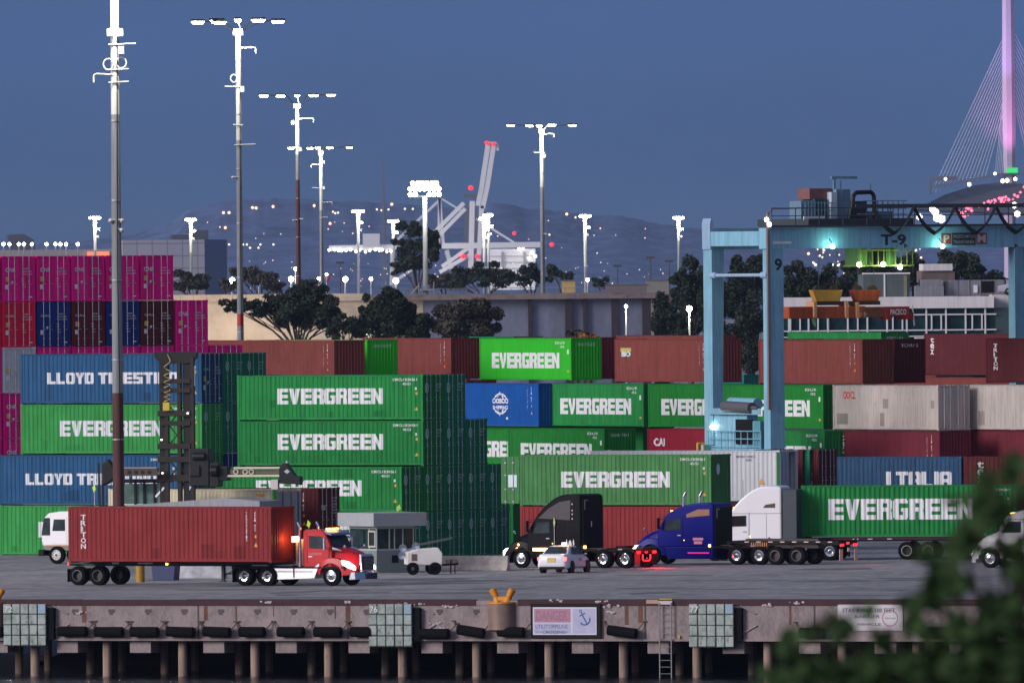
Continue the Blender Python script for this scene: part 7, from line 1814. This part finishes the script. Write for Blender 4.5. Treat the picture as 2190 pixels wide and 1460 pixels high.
# bare point lamps that brighten the far cranes and the ship
lamp('wharf_glow', (far(905, 560, 3.3, -40)), 22000, (1, 0.95, 0.85), None, 3)
lamp('wharf_glow', (far(1095, 545, 3.0, -60)), 45000, (1, 0.95, 0.85), None, 3)
# ------------------------------------------------------------------ hills and town lights
def hill(name, d, prof, c, depth=1500):
    mb = MB(); rr = random.Random(5); ptsf = []
    for (xa, ya), (xb, yb_) in zip(prof, prof[1:]):
        n_ = max(2, int(abs(xb-xa)/12))
        for i in range(n_): u = i/n_; ptsf.append((xa+(xb-xa)*u, ya+(yb_-ya)*u+rr.uniform(-2.0, 2.0)))
    ptsf.append(prof[-1])
    top = [P(x, y, d) for x, y in ptsf]
    vs = []; 
    for q in top: vs += [(q.x, q.y-500, 0), (q.x, q.y-150, q.z*0.55), (q.x, q.y, q.z), (q.x, q.y+depth*0.5, q.z*0.9), (q.x, q.y+depth, 0)]
    fs = []
    for i in range(len(top)-1):
        for k in range(4): fs.append((i*5+k, (i+1)*5+k, (i+1)*5+k+1, i*5+k+1))
    mb.add(vs, fs); return struct(mb.build(name, c, None, smooth=True))
HM = concrete('hill_haze_blue', (0.085, 0.125, 0.25), 0.9, 0.01, (1, 1, 1))  # distance haze put into the hill colour, close to the sky
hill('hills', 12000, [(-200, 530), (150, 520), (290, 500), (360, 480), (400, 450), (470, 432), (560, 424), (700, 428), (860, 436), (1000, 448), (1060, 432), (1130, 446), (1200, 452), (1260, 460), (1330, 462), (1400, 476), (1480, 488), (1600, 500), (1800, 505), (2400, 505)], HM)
# one mass of tiny lights too many to count
rr = random.Random(21)
mw, mo, mr2 = MB(), MB(), MB()
def spot(mb, px, py, d, r): mb.ball(P(px, py, d), r, 6)
for i in range(110):
    px = rr.uniform(330, 1420); py = rr.uniform(555, 612)+rr.gauss(0, 4); spot(mw if rr.random() < 0.7 else mo, px, py, 7000, rr.uniform(0.10, 0.28))
for px, py in ((478, 455), (490, 455), (540, 444), (548, 445), (584, 442), (482, 487), (672, 440), (706, 478), (838, 437), (1212, 458)): spot(mo, px, py, 11300, 1.1)
for px, py in ((520, 523), (528, 523), (557, 523), (585, 523), (535, 530), (553, 530), (490, 523), (712, 453), (717, 456), (723, 455), (806, 448), (816, 450), (831, 448), (866, 447), (883, 447), (1175, 502), (1231, 465)): spot(mw, px, py, 11200, 0.8)
for i in range(40): spot(mo if i % 3 else mw, rr.uniform(440, 1400), rr.uniform(468, 550), 11000, rr.uniform(0.25, 0.5))
for i in range(60): spot(mw if i % 2 else mo, rr.uniform(1690, 1980), rr.uniform(512, 600), 9000, rr.uniform(0.3, 0.9))
stuff(mw.build('distant_white_lights', emit('town_white', (1, 0.88, 0.70), 1.6), fix=False), 'tiny pale lights scattered over the far town and hillside', 'lights')
stuff(mo.build('distant_amber_lights', emit('town_amber', (1, 0.50, 0.30), 3), fix=False), 'tiny amber lights scattered over the far town and hillside', 'lights')
# ------------------------------------------------------------------ cable stayed bridge
sB = 3.55; dB = F/sB
bp0 = PS(2161, sB)
bg_ = thing('cable_stayed_bridge', 'cable stayed bridge with a pink and violet lit tower and fans of cables', 'bridge', bp0, 0)
TW = plain('tower_concrete', (0.45, 0.36, 0.50), 0.6, vary=0.1)
def bq(px, py, dy=0): return far(px, py, sB, dy)-bp0
zdk = bq(2160, 388).z
MB().loft([[(r*math.cos(a), r*math.sin(a), z) for a in [R(22.5+45*i) for i in range(8)]] for z, r in ((0, 3.9), (zdk, 3.7), (zdk+40, 4.3), (zdk+75, 4.1), (230, 3.3))]).build('tower', TW, bg_, smooth=False)
CBM = plain('cable_white', (0.5, 0.5, 0.58), 0.5, vary=0)
for side, xs_, n_ in ((-1, (1992, 2105), 14), (1, (2215, 2330), 14)):
    for i in range(n_):
        u = i/(n_-1.0)
        top = bq(2160+side*9, 70+u*150); bot = bq(xs_[0]+(xs_[1]-xs_[0])*(u if side < 0 else 1-u), 413-(28*u if side < 0 else 28*(1-u)))
        mb = MB().cyl(top, bot, 0.16, n=5); mb.build('stay_cable', CBM, bg_)
for i in range(6):
    top = bq(2148, 330+i*6); MB().cyl(bq(2151, 150+i*22), bq(2126+i*4, 392), 0.14, n=5).build('stay_cable', CBM, bg_)
MB().loft([[bq(px, py, dy) for px, py, dy in ((1930, 452, -300), (2000, 420, -200), (2075, 398, -100), (2140, 389, 0), (2190, 394, 0), (2400, 402, 0), (2400, 470, -300))], [bq(px, py, dy)+Vector((0, 0, 0)) for px, py, dy in ((1930, 456, -260), (2000, 423, -160), (2075, 400, -60), (2140, 391, 40), (2190, 396, 40), (2400, 404, 40), (2400, 474, -260))]]).build('approach_ramp', concrete('ramp_concrete', (0.11, 0.10, 0.115), 0.4, 0.05, (1, 1, 1)), bg_)
MB().prism([(bq(1990, 1).x, bq(1, 413).z), (bq(2140, 1).x, bq(1, 388).z), (bq(2400, 1).x, bq(1, 388).z), (bq(2400, 1).x, bq(1, 392).z), (bq(2140, 1).x, bq(1, 392).z), (bq(1990, 1).x, bq(1, 417).z)], -6, 6).build('deck', plain('deck_grey2', (0.12, 0.12, 0.14)), bg_)
MB().bar(bq(1990, 415), bq(1991, 378), 1.2).bar(bq(1991, 381), bq(2045, 381), 2.2).build('sign_gantry', plain('gantry_dark', (0.10, 0.09, 0.09)), bg_)
MB().box(bq(2149, 1).x, bq(2173, 1).x, -6, -5, bq(1, 390).z, bq(1, 377).z).build('green_screen', emit('green_panel_light', (0.03, 0.62, 0.12), 0.8), bg_)
lamp('tower_pink_light', bp0+Vector((-1, -17, zdk+4)), 2.0e4, (1.0, 0.35, 0.75), None, 1.0, 'SPOT', (0.03, 0.33, 1), 60)
lamp('tower_pink_light', bp0+Vector((-8, -45, zdk+10)), 1.1e5, (1.0, 0.30, 0.72), None, 1.0, 'SPOT', (0.2, 1, 0.9), 60)
lamp('tower_violet_light', bp0+Vector((-30, -60, 110)), 1.8e5, (0.55, 0.38, 1.0), None, 1.0, 'SPOT', (0.5, 1, 0.95), 50)
lamp('cable_blue_light', bp0+Vector((-52, -22, zdk-4)), 2.0e4, (0.25, 0.4, 1.0), None, 1.0, 'SPOT', (0.25, 0.6, 0.9), 90)
rr = random.Random(2); mw, mr2 = MB(), MB()
for px, py, r in ((2038, 401, 1.6), (2107, 394, 1.7), (2116, 393, 1.7), (2133, 390, 1.5), (1989, 390, 1.2), (2091, 379, 1.2), (1968, 458, 3.0), (1972, 470, 3.4), (1980, 472, 3.4), (1962, 452, 2.5), (2131, 444, 2.5), (2137, 462, 2.5), (1935, 468, 2.5), (2012, 446, 1.3)): mw.ball(far(px, py, sB, -320), r*0.75, 7)
for i in range(70):
    u = rr.random(); px = 2190-u*175+rr.gauss(0, 8); py = 402+u*62+rr.gauss(0, 4); mr2.ball(far(px, py, sB, -320), rr.uniform(0.35, 0.9), 6)
stuff(mw.build('headlights_on_the_ramp', emit('head_white', (1, 0.95, 0.9), 6), fix=False), 'white headlights of cars climbing the bridge ramp', 'lights')
stuff(mr2.build('tail_lights_on_the_ramp', emit('tail_red', (1, 0.08, 0.14), 5), fix=False), 'red tail lights of cars on the bridge ramp', 'lights')
# lattice radio mast far away
p0 = PS(822, 2.9); t = thing('radio_mast', 'thin lattice radio mast fading in the haze above the hills', 'mast', p0, 0)
zt5 = CZ-uv(822, 330)[1]/2.9; MB().bar((0, 0, 0), (0, 0, zt5), 1.3).bar((-2, 0, 0), (0, 0, zt5*0.97), 0.7).bar((2, 0, 0), (0, 0, zt5*0.97), 0.7).build('lattice', plain('far_grey', (0.10, 0.11, 0.14)), t)
# dim poles and low far blocks on the horizon
for px, ya, lab in ((729, 563, 'dark twin headed lamp post beyond the warehouse roof'), (1393, 552, 'dark bent lamp post right of the warehouse'), (1322, 570, 'thin unlit post above the warehouse end'), (1433, 560, 'unlit post in front of the dark trees left of the crane')):
    s_ = 13.0; p0 = PS(px, s_); zt = CZ-uv(px, ya)[1]/s_; t = thing('lamp_post', lab, 'lamp post', p0, 0, 'unlit lamp posts')
    MB().cyl((0, 0, 0), (0, 0, zt), 0.16, 0.1, n=8).build('pole', plain('post_dark', (0.06, 0.06, 0.07)), t); MB().box(-0.7, 0.7, -0.15, 0.15, zt-0.05, zt+0.3).build('lamp_head', plain('post_dark', (0.06, 0.06, 0.07)), t, bevel=0.05)
for px0, px1, ya, c, lab in ((1385, 1432, 600, (0.20, 0.19, 0.17), 'pale container like block right of the warehouse'), (1204, 1232, 601, (0.42, 0.30, 0.12), 'small yellow lit block on the roofline right of the lone mast'), (1400, 1440, 632, (0.10, 0.06, 0.07), 'dim reddish block in front of the pale one'), (1297, 1385, 610, (0.14, 0.11, 0.12), 'dim brown block above the warehouse end')):
    s_ = 16.0; p0 = PS(px0, s_); zt = CZ-uv(px0, ya)[1]/s_; w = (px1-px0)/s_
    t = thing('low_building', lab, 'building', p0, 0, 'low blocks behind the warehouse')
    MB().box(0, w, 0, 6, 0, zt).build('wall', plain('blk%d' % px0, c), t); MB().box(-0.1, w+0.1, -0.1, 6.1, zt, zt+0.15).build('roof', plain('blkroof', (0.12, 0.11, 0.11)), t)
# windsock
p0 = PS(700, 13.5); t = thing('windsock', 'small red windsock beside the slender mast', 'windsock', p0, 0)
zt = CZ-uv(705, 588)[1]/13.5; MB().cyl((0, 0, 0), (0, 0, zt), 0.08, n=6).build('pole', STEEL, t); MB().cyl((0, 0, zt-1.1), (0.6, 0, zt+0.1), 0.14, 0.28, n=10).build('sock', plain('sock_red', (0.4, 0.03, 0.04)), t)
# orange light on the bush put into its leaf colour, with a lamp behind
tree(1262, 23.5, [(1258, 722, 20, 6), (1275, 724, 18, 5)], 'bush top glowing orange above the vivid green container', name='bush', mat=plain('leaf_orange_lit', (0.30, 0.14, 0.04)))
lamp('sodium_light', (PS(1262, 23.8, 9.3)), 900, (1, 0.45, 0.1), None, 0.4)
# ------------------------------------------------------------------ foreground leaves near the camera
def near_tree(label, base, dist, lumps, n, seed, leaf=0.060):
    rr = random.Random(seed); p0 = P(base, 1460, dist); p0.z = 12.7
    t = thing('foreground_tree', label, 'tree', p0, 0)
    mb = MB(); tb = MB(); cs = []
    for px, py, rx, ry, k in lumps:
        q = P(px, py, dist)-p0; s_ = F/dist; cs.append(q)
        for i in range(int(n*k)):
            v_ = Vector((rr.gauss(0, 1), rr.gauss(0, 1), rr.gauss(0, 1))).normalized()*(rr.random()**0.45)
            c = q+Vector((v_.x*rx/s_, v_.y*0.4, v_.z*ry/s_))
            u = Vector((rr.gauss(0, 1), rr.gauss(0, 0.6), rr.gauss(-0.2, 1))).normalized(); w = u.cross(Vector((rr.gauss(0, 0.5), 1, rr.gauss(0, 0.5)))).normalized(); nn = u.cross(w)*0.006
            l_ = leaf*rr.uniform(0.7, 1.25); ww = l_*0.30
            mb.add([c-u*l_*0.5, c-u*l_*0.2+w*ww+nn, c+u*l_*0.2+w*ww*0.9+nn, c+u*l_*0.55, c+u*l_*0.2-w*ww*0.9+nn, c-u*l_*0.2-w*ww+nn], [(0, 1, 2, 3), (0, 3, 4, 5)])
    mb.build('crown', leafmat('near_leaf', (0.014, 0.030, 0.009)), t, fix=False)
    root = Vector((0.3, 0.3, 0)); fork = Vector((0.1, 0.1, 1.8))
    tb.cyl(root, fork, 0.09, 0.05, n=8)
    for q in cs: 
        m_ = fork.lerp(q, 0.5)+Vector((0.03, 0.1, -0.05)); tb.cyl(fork, m_, 0.022, 0.012, n=6); tb.cyl(m_, q, 0.012, 0.004, n=5)
    tb.build('trunk', BARK, t)
near_tree('out of focus leafy tree top in the lower right foreground', 2100, 46.0,
  [(1690, 1450, 50, 24, .2), (1760, 1435, 56, 34, .35), (1840, 1440, 70, 40, .7), (1930, 1430, 80, 50, .9), (2030, 1425, 80, 55, 1.0), (2130, 1400, 80, 80, 1.1), (1795, 1345, 34, 44, .22), (1690, 1375, 26, 36, .12), (1965, 1345, 50, 30, .3), (1980, 1275, 30, 28, .16), (1950, 1290, 22, 18, .10), (2060, 1340, 60, 40, .5), (2150, 1300, 60, 50, .5), (2045, 1250, 30, 46, .2), (2070, 1165, 40, 56, .42), (2030, 1180, 24, 24, .10), (2160, 1190, 40, 50, .40), (2020, 1240, 36, 44, .25), (1985, 1200, 22, 26, .08), (2130, 1110, 44, 44, .40), (2085, 1080, 24, 30, .09), (2120, 1030, 40, 44, .26), (2165, 1000, 30, 36, .16), (2040, 1065, 18, 22, .04), (2185, 1060, 26, 40, .10), (1890, 1370, 34, 26, .12), (1845, 1310, 22, 20, .05), (2240, 1200, 70, 240, 1.2), (1745, 1355, 22, 22, .06), (1655, 1440, 30, 22, .12)], 88, 3)
# ------------------------------------------------------------------ evening haze
hz = MB().box(-1350, 1350, -60, 13300, -8, 265).build('haze', None, None)
hm = bpy.data.materials.new('haze'); hm.use_nodes = True; hn = hm.node_tree.nodes; hn.clear()
ho = hn.new('ShaderNodeOutputMaterial'); hv = hn.new('ShaderNodeVolumePrincipled')
hv.inputs['Density'].default_value = 0.000020; hv.inputs['Color'].default_value = (0.55, 0.72, 1.0, 1); hv.inputs['Anisotropy'].default_value = 0.1
hm.node_tree.links.new(hv.outputs[0], ho.inputs['Volume'])
hz.data.materials.clear(); hz.data.materials.append(hm); hz['kind'] = 'stuff'; hz['label'] = 'thin blue evening haze over the harbour'; hz['category'] = 'haze'
